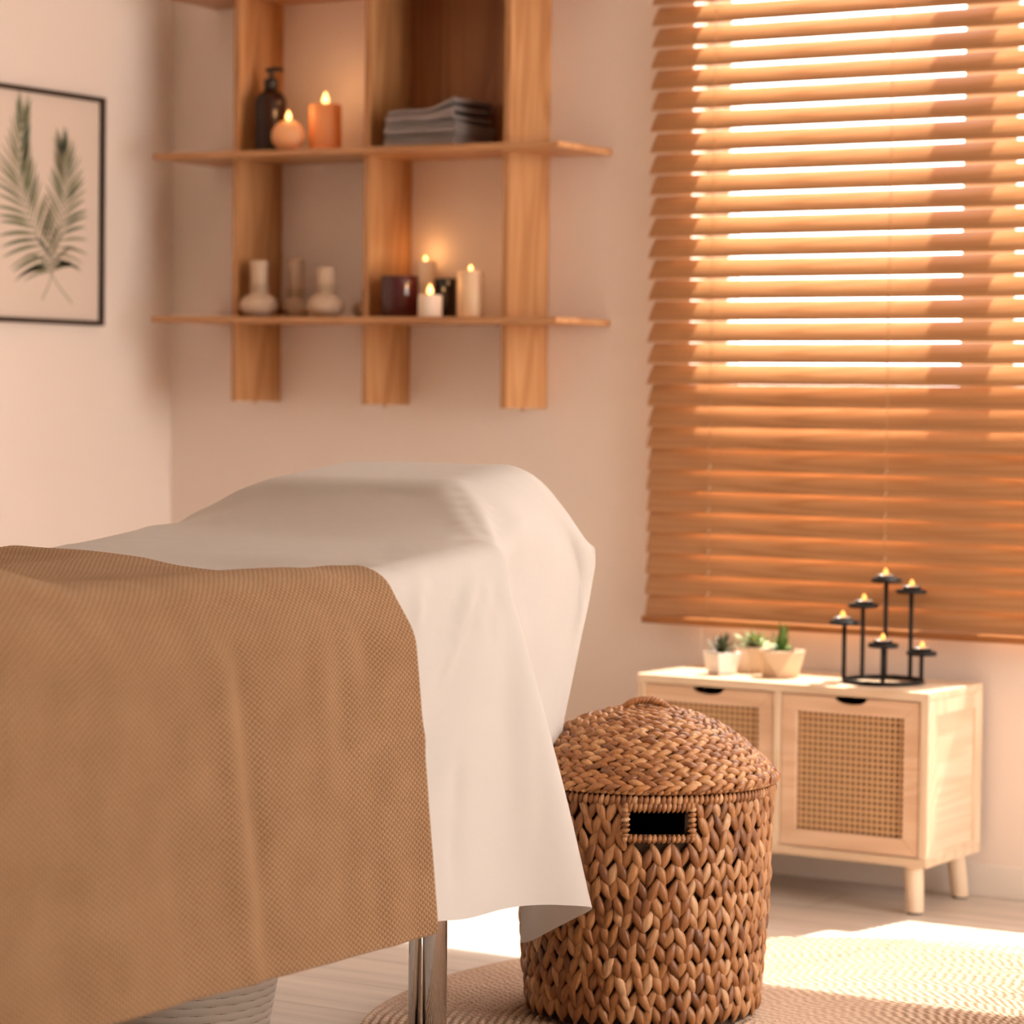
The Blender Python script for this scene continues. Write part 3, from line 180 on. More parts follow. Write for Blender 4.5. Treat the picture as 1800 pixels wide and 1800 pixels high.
[12,3,3,4,3,2,2,2,-3,2,-6,-1,0,1,0,1,0,0,-1,0,-1,-1,-1,0,1,0,7,3,-2,7,3,7,7,3,1,6,1,-2,-3,-5,-4,-3,-2,-3,-3,-5,-2,-1,-2,-3,-4,-4,-5,-3,-2,-2,0,2,3,3,3,3,4,3,3,0,2,1],
[15,4,3,2,3,2,2,-1,-3,4,-3,2,-14,5,3,0,1,0,1,1,0,-1,1,1,1,1,1,-4,9,3,4,6,7,0,4,7,0,-1,-4,-4,-4,-5,-3,-2,-3,-2,-3,-2,-2,-2,-3,-4,-3,-5,-5,-3,-1,0,1,2,3,3,2,4,2,4,1,1],
[20,2,3,1,2,2,0,-2,0,3,-1,0,-3,0,1,2,0,0,1,-1,1,1,0,1,-1,1,-1,3,4,4,5,3,5,-1,8,3,2,-2,-2,-4,-4,-4,-4,-4,-2,-3,-3,-2,-2,0,-2,-2,-5,-3,-4,-5,-4,-3,0,1,2,3,3,2,2,2,3,2],
[23,2,1,2,1,1,1,-5,3,1,1,-2,0,0,1,1,0,1,0,1,-1,1,0,-1,1,0,1,5,2,5,3,4,-1,6,7,0,0,-1,-1,-2,-4,-4,-5,-2,-4,-2,-2,-3,-1,-3,0,-2,-2,-3,-4,-4,-5,-4,-2,-1,0,2,3,2,3,1,1,1],
[25,2,1,1,0,1,-1,-3,2,2,1,-2,2,0,0,1,1,0,0,0,1,-1,0,1,0,2,1,2,3,4,4,2,3,4,3,0,-1,0,-1,-2,-2,-3,-3,-4,-3,-3,-2,-2,-3,-1,-2,-1,-1,-2,-3,-3,-4,-5,-4,-3,-1,0,1,3,3,2,2,1],
[26,1,1,2,0,1,-3,-1,1,0,4,-1,1,-1,1,1,0,0,0,0,0,0,1,0,0,0,2,3,4,2,3,4,3,4,-1,-4,1,-1,0,0,0,-2,-3,-3,-2,-3,-3,-2,-2,-2,-2,-1,-1,-2,-1,-3,-3,-4,-5,-4,-2,-2,1,1,2,2,2,1],
[26,2,1,0,1,-1,-2,-1,2,0,2,2,-1,1,0,0,0,0,1,-1,0,1,-1,0,1,0,3,2,3,4,4,3,2,1,-1,-5,-2,1,1,0,0,-1,-1,-1,-3,-2,-3,-2,-2,-2,-2,-2,-2,-2,-1,-1,-2,-2,-4,-4,-5,-2,-2,1,2,2,1,2],
[27,2,0,1,0,-1,-2,0,0,-1,5,0,0,0,0,1,0,1,-1,0,0,0,0,0,0,1,2,3,2,3,4,3,2,-1,-4,-5,-1,0,0,1,1,0,-1,-1,-1,-3,-2,-3,-2,-2,-1,-2,-3,-2,-1,-1,-1,-1,-1,-4,-3,-4,-2,-1,0,2,2,2],
[27,1,1,0,1,-2,-2,1,-1,0,5,0,0,0,1,0,0,-1,0,1,0,-1,1,-1,0,1,2,2,3,3,3,3,1,-3,-6,-2,-2,-1,1,0,-1,0,0,-2,-2,-1,-2,-1,-1,-2,-1,-2,-1,-1,-2,0,0,0,-1,-1,-4,-4,-4,-2,0,0,2,1],
[26,2,1,1,0,-3,-1,1,-2,0,5,1,0,0,0,0,0,0,0,0,-1,1,-1,1,0,0,1,2,3,4,2,1,0,-4,-5,-2,-2,0,-1,0,0,0,-2,0,-1,-2,0,-2,-1,0,-2,-1,-1,-1,0,0,0,0,0,-1,-3,-4,-3,-4,-2,1,0,2],
[26,2,1,0,0,-2,0,1,-3,-1,5,2,0,0,0,-1,0,0,0,-1,0,0,0,0,1,1,1,2,3,2,2,1,-4,-4,-4,-1,-2,-1,0,0,0,-1,0,-1,0,0,-2,0,-2,-1,0,0,-1,0,-1,0,0,0,1,-1,-2,-4,-4,-3,-2,-2,1,0],
[26,0,3,-1,0,0,0,-1,0,-4,1,7,0,1,-2,0,-1,0,0,1,1,-1,1,1,0,0,0,2,1,2,2,0,-5,-4,-2,-4,-2,0,0,0,0,0,0,0,-1,0,0,-1,0,-1,0,-1,-1,0,0,0,0,1,-1,0,-1,-2,-4,-4,-4,-1,-1,1],
[25,2,0,1,0,1,-1,1,-1,-2,-5,8,2,0,0,-1,0,0,0,0,1,1,0,0,0,0,1,0,3,1,1,-4,-4,-4,-3,-2,-2,-1,0,0,1,0,1,-1,1,-1,0,0,-1,1,-1,-1,1,-1,0,0,1,0,0,0,-2,-2,-3,-3,-4,-2,-1,0],
[24,1,1,1,1,2,0,0,-1,-1,-4,3,4,0,0,-1,1,0,1,0,0,0,0,1,0,0,-1,2,1,2,-1,-5,-4,-4,-3,-3,-1,-1,0,0,0,1,0,1,0,0,0,0,1,-1,0,0,0,-1,1,0,0,0,1,-1,0,-2,-3,-3,-3,-3,-1,-1],
[24,0,1,1,1,2,2,-1,1,-1,0,-6,8,-1,0,1,-1,1,-1,1,-1,1,0,-1,1,0,2,0,1,1,-2,-6,-5,-3,-4,-2,-1,-1,0,0,1,0,1,1,1,1,0,0,0,0,0,0,-1,1,0,0,1,1,-1,1,-1,-2,-3,-3,-3,-3,-2,0],
[23,0,1,1,0,3,2,1,0,0,0,-1,1,0,0,0,0,0,1,-1,1,0,0,0,0,1,0,2,1,0,-6,-5,-5,-3,-3,-3,-1,-1,0,1,0,1,1,1,1,0,1,1,0,0,0,0,0,0,0,1,1,0,1,-1,0,-2,-1,-4,-3,-3,-1,-2],
[21,1,0,1,1,2,4,1,0,0,0,-1,1,0,0,0,1,-1,0,1,0,-1,1,0,2,1,0,1,1,0,-9,-6,-4,-4,-3,-1,-3,0,-1,1,1,1,2,1,0,2,1,0,0,1,0,0,1,0,0,0,0,1,0,0,-1,1,-2,-3,-3,-3,-3,-1],
[21,-1,0,1,1,1,4,3,1,0,0,0,0,0,0,0,0,1,-1,0,0,1,0,2,1,0,2,0,0,-5,-6,-6,-4,-4,-2,-4,0,-1,0,0,1,2,0,2,2,1,0,1,1,0,0,1,-1,1,0,1,1,0,0,0,-1,-1,0,-2,-4,-2,-3,-1],
[18,1,0,0,0,1,2,5,4,2,-3,1,-3,3,0,1,-1,0,1,0,0,0,1,2,0,1,1,1,0,-8,-7,-5,-5,-3,-3,-1,-3,0,0,0,1,1,2,2,1,1,2,1,1,0,0,0,1,-1,1,1,1,0,0,-1,-1,-1,0,0,-3,-4,-2,-1],
[17,-1,0,0,0,-2,2,1,2,3,5,4,-7,6,1,0,0,0,0,0,1,0,1,0,0,3,2,2,-4,-9,-6,-6,-3,-4,-2,-3,-1,-1,0,1,1,2,1,1,2,2,1,1,1,0,1,0,0,1,1,0,0,1,-1,-1,-1,-1,0,0,-1,-3,-3,-2],
[16,-1,-1,-1,-1,-1,-3,-1,1,3,9,12,-5,5,0,-1,1,0,0,0,0,1,-2,-1,5,3,2,-1,-8,-7,-5,-4,-5,-3,-3,-1,-2,-1,0,0,2,1,3,1,2,1,2,1,0,1,0,1,0,1,-1,1,1,0,0,-1,-1,-1,-1,0,0,-2,-2,-2],
[14,-1,-1,-2,-2,-2,-2,-3,-3,1,6,24,17,-13,-2,0,0,-1,0,-1,0,1,3,5,1,3,-1,-6,-7,-6,-5,-4,-3,-4,-3,-2,-1,0,-1,1,1,2,1,3,1,2,1,1,1,1,1,0,0,0,1,0,0,0,0,0,-1,-1,-1,0,-1,-1,-2,-2],
[12,-1,-1,-3,-2,0,-2,-1,3,10,7,5,16,-11,-2,-3,-1,1,-1,3,3,3,4,1,-1,0,-2,-7,-6,-4,-4,-4,-4,-2,-3,-2,-1,-1,0,1,0,2,2,2,2,2,1,1,1,1,0,0,1,0,0,0,1,0,0,-1,-1,-1,0,-1,0,-1,-2,-1],
[11,-1,-2,-3,-1,0,0,3,9,10,1,1,2,-3,0,7,4,4,3,2,-2,-4,-4,-2,-1,-2,-2,-4,-4,-4,-4,-3,-3,-4,-2,-1,-1,-2,1,0,2,1,2,2,2,1,2,1,1,0,1,0,1,0,0,0,-1,1,0,-1,0,0,-2,0,0,-1,-1,-1],
[15,-4,-4,-2,-1,1,4,9,11,-1,-13,15,-19,6,7,14,3,0,4,0,-2,-2,-5,-2,-1,-2,-3,-4,-4,-3,-3,-3,-3,-3,-2,-2,-2,0,0,1,0,2,2,2,1,2,1,2,1,1,-1,1,0,0,0,0,0,-1,0,1,0,0,-1,-1,0,-1,0,-3],
[20,-4,-4,-1,1,2,7,8,-1,-19,18,-16,14,-1,0,13,1,-2,4,1,0,-3,0,-2,-1,-4,-4,-4,-4,-3,-2,-3,-4,-2,-3,-1,-1,0,-1,0,2,2,1,2,2,2,1,1,0,1,1,0,1,0,0,-2,-1,0,0,1,1,-1,1,-2,-1,1,-2,-1],
[26,-5,-3,0,1,5,4,0,-14,-5,13,-27,15,6,11,-7,9,9,-1,-1,1,-3,3,1,-3,-3,-5,-5,-3,-4,-2,-2,-3,-3,-2,-1,-1,-1,0,1,1,1,2,1,3,1,1,1,1,0,1,0,0,0,0,0,-2,-1,0,0,1,1,0,1,-1,-1,-1,-1],
[30,-4,-1,2,2,3,-3,-11,-21,25,-14,-24,-7,23,28,-10,6,7,1,0,-2,5,4,-1,-2,-4,-5,-5,-5,-2,-2,-3,-2,-3,-1,-1,-1,-1,0,1,0,2,2,1,1,2,1,1,1,0,0,1,0,1,-1,-1,-1,-2,-1,0,1,2,2,0,0,-1,-1,-3],
[35,-3,0,2,0,-7,-8,-19,6,20,-34,23,-1,-29,27,10,-1,5,3,2,-2,8,0,0,-1,-4,-6,-4,-4,-3,-1,-2,-3,-2,-2,-1,-1,0,0,0,1,1,2,2,1,0,2,0,1,1,0,0,1,-1,1,-1,-2,-3,-1,0,1,2,1,3,0,0,-1,-3],
[38,-1,1,-4,-7,-10,-14,-9,23,2,-16,0,13,-29,24,11,1,2,4,0,5,3,1,-2,-1,-5,-4,-5,-3,-2,-2,-2,-2,-2,-1,-2,0,-1,0,0,1,1,1,2,1,2,0,1,0,1,0,0,0,1,-1,1,-1,-3,-4,0,1,1,1,2,3,0,0,-2],
[42,-1,-3,-9,-14,-14,-12,7,31,-21,16,-42,28,-14,17,11,2,2,3,2,3,2,1,-1,1,-6,-7,-6,-1,-1,1,-4,-3,-1,1,-2,-2,-1,0,1,-1,2,2,0,2,0,2,0,1,-1,1,0,0,-2,1,3,1,-5,-4,-1,0,1,2,1,3,3,-1,0],
[336,121,121,124,122,109,87,73,50,-1,-2,2,1,1,2,1,1,1,0,1,1,1,1,1,1,1,1,0,0,0,0,1,4,8,11,11,12,-1,-14,-22,-22,-22,-22,-22,-22,-22,-22,-23,-23,-24,-24,-26,-28,-28,-29,-30,-31,-31,-32,-32,-32,-33,-33,-32,-33,-33,-34,-33],
[61,0,-2,-3,1,14,29,12,2,5,0,1,3,4,1,-3,-2,-2,0,0,0,0,0,1,1,1,1,2,2,1,2,0,-3,-7,-7,-4,3,-3,-4,0,0,0,0,0,-1,-2,-3,-3,-5,-5,-7,-5,-4,-4,-4,-3,-2,-2,-1,-1,-1,-1,0,-2,0,-1,0,-1],
[51,4,5,1,-4,-2,7,14,14,10,1,2,9,8,1,-5,-2,-1,-1,0,1,1,2,1,2,1,2,2,2,2,1,2,1,0,-6,-12,-4,-3,-1,0,0,-2,-2,-5,-6,-7,-7,-7,-5,-4,-3,-3,-2,-3,-1,-2,-2,-2,-3,-2,-3,-2,-3,-2,-3,-2,-2,-2],
[-1,10,11,12,13,8,-6,-8,39,54,-4,1,1,1,0,-1,0,0,0,-1,0,0,0,0,0,1,0,-1,-1,0,1,-1,-1,0,2,3,-15,-24,-18,-4,11,-12,-13,-9,-7,-5,-5,-3,-4,-3,-2,-3,-2,-2,-2,-2,-1,-1,-1,-1,-1,0,0,-1,0,0,-1,0],
[-16,0,1,1,4,6,10,9,16,12,3,-3,-1,-2,-2,-1,0,0,-1,0,0,-1,0,0,-1,-1,0,0,1,1,-1,0,2,-1,-1,3,-8,6,1,-13,-26,1,1,-1,0,0,1,-1,1,0,0,1,-1,1,0,0,0,0,1,-1,1,0,-1,1,0,-1,1,0],
[-5,1,-1,1,0,1,1,1,4,-6,2,-1,-1,1,1,0,-1,0,0,0,-1,1,0,0,0,1,-1,1,-1,-1,0,1,1,0,0,1,0,0,2,2,-1,-1,0,1,0,-1,0,1,-1,0,0,-1,1,-1,0,0,0,0,-1,1,0,-1,1,0,-1,1,-1,0],
[3,0,-1,-1,0,-1,-1,0,0,1,-1,1,0,0,0,2,1,0,0,-1,-1,-1,0,-1,1,-1,1,-1,1,0,0,0,-1,0,1,0,1,1,1,-1,1,0,-1,0,-1,1,0,-1,1,-1,0,0,0,0,-1,1,0,-1,1,-1,0,0,0,0,0,0,1,-1],
[-2,0,1,-1,-1,0,2,0,-1,2,0,0,0,-1,1,-2,0,-1,0,1,1,1,-1,1,0,0,0,0,0,0,0,0,-1,1,0,1,-1,2,0,0,0,-1,1,0,0,0,-1,1,-1,1,-1,1,-1,1,0,0,-1,1,-1,1,-1,0,0,-1,1,-1,0,1],
[-2,-2,0,2,0,1,-1,1,0,2,-1,0,0,0,0,0,0,0,0,0,0,0,0,0,-1,1,0,0,-1,1,0,0,0,0,0,-1,2,0,0,1,0,0,0,-1,1,-1,1,-1,1,-1,1,-1,1,-1,1,-1,1,-1,0,0,0,1,-1,1,-1,1,-1,0],
[-2,1,0,-1,0,0,1,0,-1,4,-2,0,0,0,0,1,-1,0,0,0,0,0,0,0,0,0,-1,1,0,-1,0,0,2,0,1,-3,2,0,1,0,-1,1,-1,1,-1,1,-1,1,-1,1,-1,0,0,0,0,0,0,0,1,-1,0,0,0,0,0,0,0,0],
[-2,0,0,1,0,0,0,0,0,-3,3,0,1,0,0,0,0,0,0,0,0,-1,1,0,0,0,0,0,0,0,0,0,-1,3,0,-3,2,0,0,0,1,-1,1,-1,1,-1,1,-1,1,-1,1,0,-1,0,0,0,0,0,0,0,0,0,0,0,0,0,0,-1],
[-1,0,0,-1,0,1,0,0,-1,3,-1,0,-1,1,0,0,0,0,0,0,0,0,0,0,0,-1,1,0,0,0,0,0,1,0,0,-1,1,0,1,0,-1,1,-1,1,-1,1,-1,1,-1,0,0,0,0,0,0,0,0,0,-1,1,0,-1,1,-1,1,-1,1,0],
[-2,0,0,0,1,-1,1,0,0,1,1,-1,0,0,0,0,0,0,1,-1,0,0,0,-1,1,0,0,-1,1,0,0,-1,0,-1,1,2,0,0,0,0,0,0,1,-1,0,0,0,0,0,0,0,0,0,0,0,0,0,0,0,-1,1,0,-1,1,-1,0,0,0],
[-2,0,0,1,-1,0,0,0,0,4,-2,0,0,0,0,0,0,1,-1,0,0,0,-1,1,0,0,0,0,0,0,-1,1,-1,0,-1,2,-1,2,0,0,1,-1,0,0,1,-1,0,0,0,0,0,0,0,0,0,0,0,0,0,0,-1,1,0,-1,0,1,-1,1],
[-2,0,1,-1,1,0,0,0,-1,3,0,-1,0,0,0,1,0,-1,0,0,0,0,0,0,0,0,0,0,-1,0,1,0,0,0,1,-1,1,0,0,1,0,0,-1,0,0,0,0,0,0,0,0,0,0,0,0,0,-1,1,0,0,0,-1,0,1,0,-1,1,-1],
[-2,1,-1,1,-1,0,1,0,-1,1,1,0,0,0,0,0,0,0,0,0,0,0,0,0,-1,1,-1,1,0,0,0,0,0,0,-1,1,1,0,1,0,-1,0,0,1,-1,0,0,0,0,0,0,0,0,0,-1,1,0,-1,0,1,0,0,0,0,0,0,-1,0],
[-1,-1,0,0,1,0,0,0,-1,2,0,0,0,-1,1,0,0,0,0,0,0,0,0,0,0,0,0,0,0,0,0,0,0,0,1,-1,1,-1,1,0,0,1,0,-1,0,0,1,-1,0,1,-1,0,0,0,0,-1,1,0,0,-1,1,0,0,-1,0,1,0,0],
[-2,1,0,-1,0,0,0,1,0,0,0,1,-1,1,0,0,0,0,0,0,-1,1,0,0,0,-1,1,0,0,0,0,0,0,0,-1,1,0,1,0,0,0,0,0,0,0,1,-1,0,1,-1,0,0,0,0,0,0,-1,1,0,0,-1,0,1,0,0,-1,0,0],
[-1,-1,0,1,-1,0,1,-1,0,2,0,-1,1,0,0,1,0,0,0,-1,1,-1,0,0,0,0,0,-1,1,0,0,0,0,-1,1,0,0,1,0,0,1,-1,0,0,1,-1,0,0,0,0,0,0,0,0,0,0,1,-1,0,0,0,0,-1,0,0,1,0,0],
[-2,1,0,-1,1,0,-1,1,-1,2,1,-1,0,0,0,-1,0,0,0,1,-1,1,0,-1,1,0,0,0,0,0,0,-1,0,1,-1,1,0,1,0,1,-1,1,0,0,-1,0,0,1,-1,0,0,0,0,0,0,1,-1,0,0,0,0,0,0,0,0,-1,0,1],
[-1,-1,0,0,0,0,1,0,0,1,0,0,0,0,0,0,1,-1,0,0,0,0,0,0,-1,1,-1,1,0,0,-1,1,0,-1,1,0,1,1,0,0,0,-1,0,0,0,0,1,-1,0,0,0,0,0,0,1,-1,0,0,0,0,0,0,0,0,0,0,0,-1],
[0,-1,0,0,-1,1,0,0,-1,1,0,1,0,0,1,0,-1,0,0,0,0,0,-1,1,0,0,0,0,-1,1,0,0,-1,1,-1,0,2,0,0,0,1,0,0,0,0,0,-1,0,0,0,1,0,0,0,-1,0,0,0,0,0,0,0,0,1,0,0,0,0],
[-1,0,-1,0,1,-1,1,0,0,1,0,0,-1,1,0,0,0,1,-1,0,0,-1,1,0,0,0,0,0,0,-1,1,0,0,-1,0,1,0,1,1,0,-1,0,0,0,0,1,0,0,0,0,-1,0,0,0,0,0,0,0,0,0,1,0,0,-1,0,0,0,0],
[0,0,-1,0,0,0,0,0,0,0,2,-1,0,-1,1,0,0,0,0,0,0,0,0,0,0,-1,1,0,0,0,0,0,0,-1,1,0,1,0,0,0,1,0,0,0,0,-1,0,1,0,0,0,-1,0,0,1,0,0,0,0,0,-1,0,0,0,0,0,0,0],
[0,0,-1,1,0,0,-2,1,0,0,0,1,0,0,-1,1,0,0,1,0,-1,0,0,0,0,0,0,-1,1,0,0,-1,0,1,0,1,-1,1,0,1,0,0,0,0,0,0,0,-1,0,0,0,1,0,0,0,0,0,0,0,0,0,0,0,0,0,0,0,0],
[1,-1,0,-1,0,0,1,0,-1,1,-1,4,-3,0,0,0,0,0,-1,0,1,0,0,0,0,0,0,0,0,0,0,0,0,0,0,0,-1,2,1,0,0,0,0,0,0,0,0,0,0,0,0,0,0,0,0,0,0,0,-1,0,0,1,0,1,0,0,0,-1],
[1,0,-1,0,0,-1,0,0,0,1,0,-3,4,-1,0,1,-1,0,1,-1,0,0,0,0,0,0,0,1,-1,0,0,0,0,0,0,0,1,0,0,1,0,0,0,0,0,0,0,1,0,0,0,0,0,0,-1,0,0,0,1,-1,1,-1,1,-1,0,0,0,1],
[1,1,0,-1,-1,0,0,0,-1,0,1,0,-1,1,1,-1,1,-1,0,0,0,0,0,0,1,0,-2,1,1,0,-1,1,-1,0,0,0,0,1,1,-1,1,0,0,0,0,0,1,-1,1,0,0,0,0,0,-1,0,0,0,0,2,-1,0,0,0,0,0,0,0],
[2,0,1,-2,0,0,-1,4,4,0,1,-1,-2,-3,-2,-1,0,0,0,0,0,0,0,-1,0,0,2,-2,0,2,2,0,1,-1,0,0,-4,-2,-3,0,0,-1,0,-1,0,0,-1,0,-1,-1,0,-1,-1,0,0,0,0,0,0,-1,-1,0,-2,0,-1,0,0,-1],
[1,0,0,-1,0,1,0,3,2,-2,6,-4,-2,-1,-3,1,-1,0,1,-1,0,0,0,0,-1,1,0,0,1,0,0,-2,-2,0,1,2,0,-2,0,-1,-1,1,-1,0,-1,0,0,0,-1,0,0,0,0,-1,0,0,0,0,-1,0,0,-1,0,0,1,-1,-1,0],
[0,1,1,-1,0,-1,0,5,2,3,-8,4,-1,-2,-1,-1,-1,0,2,-1,-1,0,0,0,0,0,0,1,-1,-1,-2,0,4,2,2,-3,-2,-2,-1,0,0,-1,0,0,0,0,0,-1,0,0,-1,-1,0,0,1,0,-1,0,0,-1,0,0,0,0,-1,0,0,0],
[1,0,0,0,0,0,0,4,3,1,1,-1,-3,-3,-3,1,-1,0,1,-1,0,0,0,0,0,0,0,0,-1,-1,3,5,1,-2,-3,-6,1,2,-2,0,-1,0,0,0,0,0,-1,0,-1,0,0,0,0,0,0,-1,1,-1,-1,0,0,0,0,-1,0,0,-1,1],
[1,0,0,1,-1,0,0,4,2,0,4,-3,-3,-2,-2,-1,0,0,1,0,-1,0,0,0,1,-1,0,0,2,3,-1,-3,-4,-3,-1,10,-1,-5,0,0,0,0,-1,0,0,-1,0,0,0,-1,0,0,0,0,0,0,-1,-1,1,-1,0,1,-1,0,-1,0,1,-1],
[1,0,1,-1,1,-2,1,3,3,1,-5,1,1,-2,-2,-1,0,1,-1,0,0,0,0,0,0,0,0,0,-1,-1,1,0,-2,2,2,0,-2,-1,0,-1,0,-1,1,-1,0,0,-1,0,0,0,-1,1,-1,1,-1,0,-1,0,0,0,0,-1,0,-1,0,0,0,0],
[1,0,0,1,-1,0,0,4,1,0,-3,3,-1,-3,-1,-1,0,1,0,-2,1,1,-1,0,0,0,0,0,-1,-1,-1,-1,2,4,1,-1,-2,-2,0,-1,0,0,-1,1,-1,0,0,-1,0,0,0,-1,1,0,-1,-1,0,0,0,0,0,-1,0,0,0,0,0,0],
[1,0,1,0,-2,1,1,2,1,-8,13,-4,-3,-1,-1,-1,1,1,-1,0,1,-1,1,0,-1,1,-1,0,1,-1,-2,2,3,-1,0,-1,-9,6,-2,0,0,0,0,-1,0,-1,0,0,0,0,0,1,0,-2,0,-1,0,1,-1,0,-1,0,0,0,1,-1,-1,-1],
[1,0,0,2,-2,0,1,0,2,5,-10,6,-2,-1,0,0,1,1,-1,1,1,-1,-1,1,0,-2,1,-1,-1,0,1,-1,0,0,0,-4,10,-8,0,0,-2,0,0,0,0,-1,0,-1,0,0,0,0,-1,0,-1,1,1,-1,-1,0,-1,0,0,0,0,0,-1,0],
[1,0,0,1,0,0,0,-1,1,0,-4,-3,6,0,1,1,2,-1,0,1,2,-1,-1,1,-1,-1,-1,0,0,-1,-1,0,-1,-2,-4,0,8,-8,5,-1,0,-1,0,-1,0,0,-1,1,0,0,0,-1,0,-1,1,0,-1,-1,0,-1,1,0,0,0,-2,0,0,-1],
[1,0,0,1,0,0,-1,0,-1,3,-3,0,-2,3,2,2,1,0,-1,3,-1,0,0,0,-1,0,-1,-1,-1,0,0,-2,-2,-1,3,5,-6,4,-5,-2,0,1,-1,0,-1,0,0,0,0,0,0,-1,-1,1,0,-1,-1,0,0,0,0,0,0,-1,0,-1,0,0],
[1,0,0,0,2,-1,-1,1,0,2,-1,2,-3,2,1,2,0,0,0,2,-1,0,0,1,-1,-2,0,0,-1,0,-1,-1,-1,2,0,-3,-1,2,-4,0,0,-1,0,-1,0,0,0,0,0,0,-1,-1,1,0,-1,0,-1,0,0,1,0,-1,-1,0,-1,0,0,-1],
[1,0,0,1,0,-1,1,-1,0,1,1,-1,2,0,2,2,1,0,1,0,-1,1,0,-1,0,0,-1,-1,0,-1,-1,1,2,3,1,-8,-10,6,-1,-1,0,-1,-1,1,-1,0,1,0,0,-2,0,1,0,-1,-1,-1,1,0,0,0,-1,0,-1,-1,1,-1,-1,1],
[1,0,0,0,2,-2,1,1,-1,-10,12,-1,2,0,1,2,1,0,0,0,1,-1,0,0,-1,0,0,-1,-1,0,0,0,1,-1,-6,2,5,-8,-1,0,-1,0,0,0,0,1,0,-1,-2,1,0,0,-1,-1,0,0,0,0,0,-1,0,-1,0,0,-1,0,0,-1],
[1,0,0,0,1,1,0,0,-2,10,-2,-3,-1,0,1,1,0,1,0,0,0,0,0,-1,0,0,-1,1,-1,-1,1,0,0,-6,3,2,-4,-2,-1,0,0,0,0,-1,1,0,-1,-1,0,0,0,-1,-1,0,1,0,0,0,-1,-1,-1,0,-1,0,0,0,0,0],
[1,0,0,0,0,1,0,0,0,1,2,-1,1,0,0,1,0,0,0,0,-1,1,0,-2,1,0,0,-1,1,0,0,-1,-3,2,2,-1,-3,-1,0,-1,0,0,0,1,1,-2,-1,1,0,0,-1,0,0,0,0,0,-1,-1,0,0,0,-1,1,-1,0,0,0,-1],
[1,0,0,0,0,2,-2,1,0,1,5,-4,1,0,0,-1,0,0,0,1,0,0,0,-1,0,1,0,0,0,0,-1,0,0,2,0,-3,-1,-2,0,1,-1,0,0,1,-2,0,0,0,0,-1,0,0,0,0,-1,0,0,0,-1,0,-1,1,-1,1,-1,0,-1,1],
[1,0,0,-1,1,1,-1,0,1,0,-4,6,-1,0,0,1,0,0,0,-1,0,0,0,0,0,0,0,0,1,0,0,0,1,-1,0,-1,-2,0,-1,0,0,0,1,-1,-1,0,1,-1,0,-1,0,0,1,0,0,-1,0,-1,1,-1,1,-1,0,0,0,0,1,-1],
[1,0,-1,1,0,0,1,0,0,1,-3,3,0,0,1,-1,0,0,0,0,0,0,0,0,1,0,0,0,-1,0,0,1,-1,1,0,-1,-1,-2,1,-1,1,0,0,-2,1,1,-1,-1,0,0,0,0,-1,0,0,0,0,0,-1,1,-1,1,0,-1,1,-1,0,0],
[1,-1,1,-1,0,1,1,0,0,0,2,-1,0,1,-1,0,1,0,0,0,0,0,0,0,-1,0,0,0,0,1,0,0,1,0,-2,-1,0,-1,-1,1,0,0,-2,1,0,-1,0,0,0,0,0,0,0,-1,0,0,-1,1,0,-1,1,-1,0,0,0,0,0,0],
[1,0,0,0,0,0,1,-1,2,0,0,1,0,-1,0,1,-1,0,0,0,0,0,0,0,0,0,0,1,0,-1,1,0,1,0,-2,1,-2,-1,0,-1,0,0,0,0,0,-1,0,0,0,0,0,-1,0,0,-1,1,0,-1,1,0,-1,0,0,1,-1,1,-1,0],
[1,0,0,0,-1,1,0,0,0,2,0,0,0,0,0,0,0,0,0,1,0,0,0,0,0,0,0,-1,0,1,0,1,0,-1,-1,0,-1,-1,0,0,-1,-1,1,0,-1,0,0,0,0,0,-1,1,-1,0,0,-1,1,0,-1,0,0,1,0,-1,0,0,0,0],
[0,1,0,-1,1,-1,2,0,0,0,2,-1,0,0,1,-1,0,0,0,0,0,0,0,0,0,0,0,1,0,0,0,1,0,-2,2,-1,-3,0,-1,0,0,1,-1,-1,0,1,-1,0,-1,1,0,-1,0,0,0,0,-1,0,0,1,0,-1,0,0,1,-1,0,1],
[0,0,0,1,0,0,0,0,0,2,2,-2,0,1,-1,0,1,0,0,-1,0,0,1,0,0,0,0,-1,1,0,0,-1,0,0,1,-2,0,-1,-1,0,1,-1,-1,0,1,-1,0,0,0,-1,0,0,0,0,0,0,0,0,0,-1,0,0,0,1,-1,0,0,0],
[0,1,0,0,-1,0,0,2,0,1,1,0,0,-1,0,1,-1,0,0,0,0,0,0,0,1,0,0,0,-1,1,0,0,0,0,0,0,-2,-2,2,-1,-2,0,1,0,-1,0,0,-1,0,0,0,-1,0,0,0,0,0,0,0,0,0,1,0,-1,0,0,1,-1],
[1,-1,1,0,0,0,0,0,0,2,0,0,0,0,1,-1,0,0,0,1,0,0,0,0,0,0,0,0,1,-1,1,0,0,-1,-1,0,-1,-1,-1,0,0,-1,0,0,-1,0,0,0,0,0,-1,1,0,0,0,0,0,0,0,0,0,-1,0,0,0,1,-1,0],
[1,0,0,0,0,-1,0,2,-1,2,1,0,-1,1,-1,0,0,1,0,-1,1,0,0,1,-1,0,0,1,-1,0,0,1,1,-3,1,-1,-2,0,-1,-1,0,0,0,-1,1,-1,0,0,0,0,0,0,0,0,-1,0,0,0,0,0,0,0,0,0,0,0,0,0],
[1,0,0,0,0,0,0,0,0,2,1,-1,1,-1,1,0,0,0,0,1,0,1,0,-1,1,0,0,-1,1,0,-2,1,0,-1,0,-1,-2,-3,1,0,0,0,-1,1,-1,0,0,0,0,-1,1,0,0,-1,1,0,0,0,0,0,-1,0,0,1,0,-1,0,0],
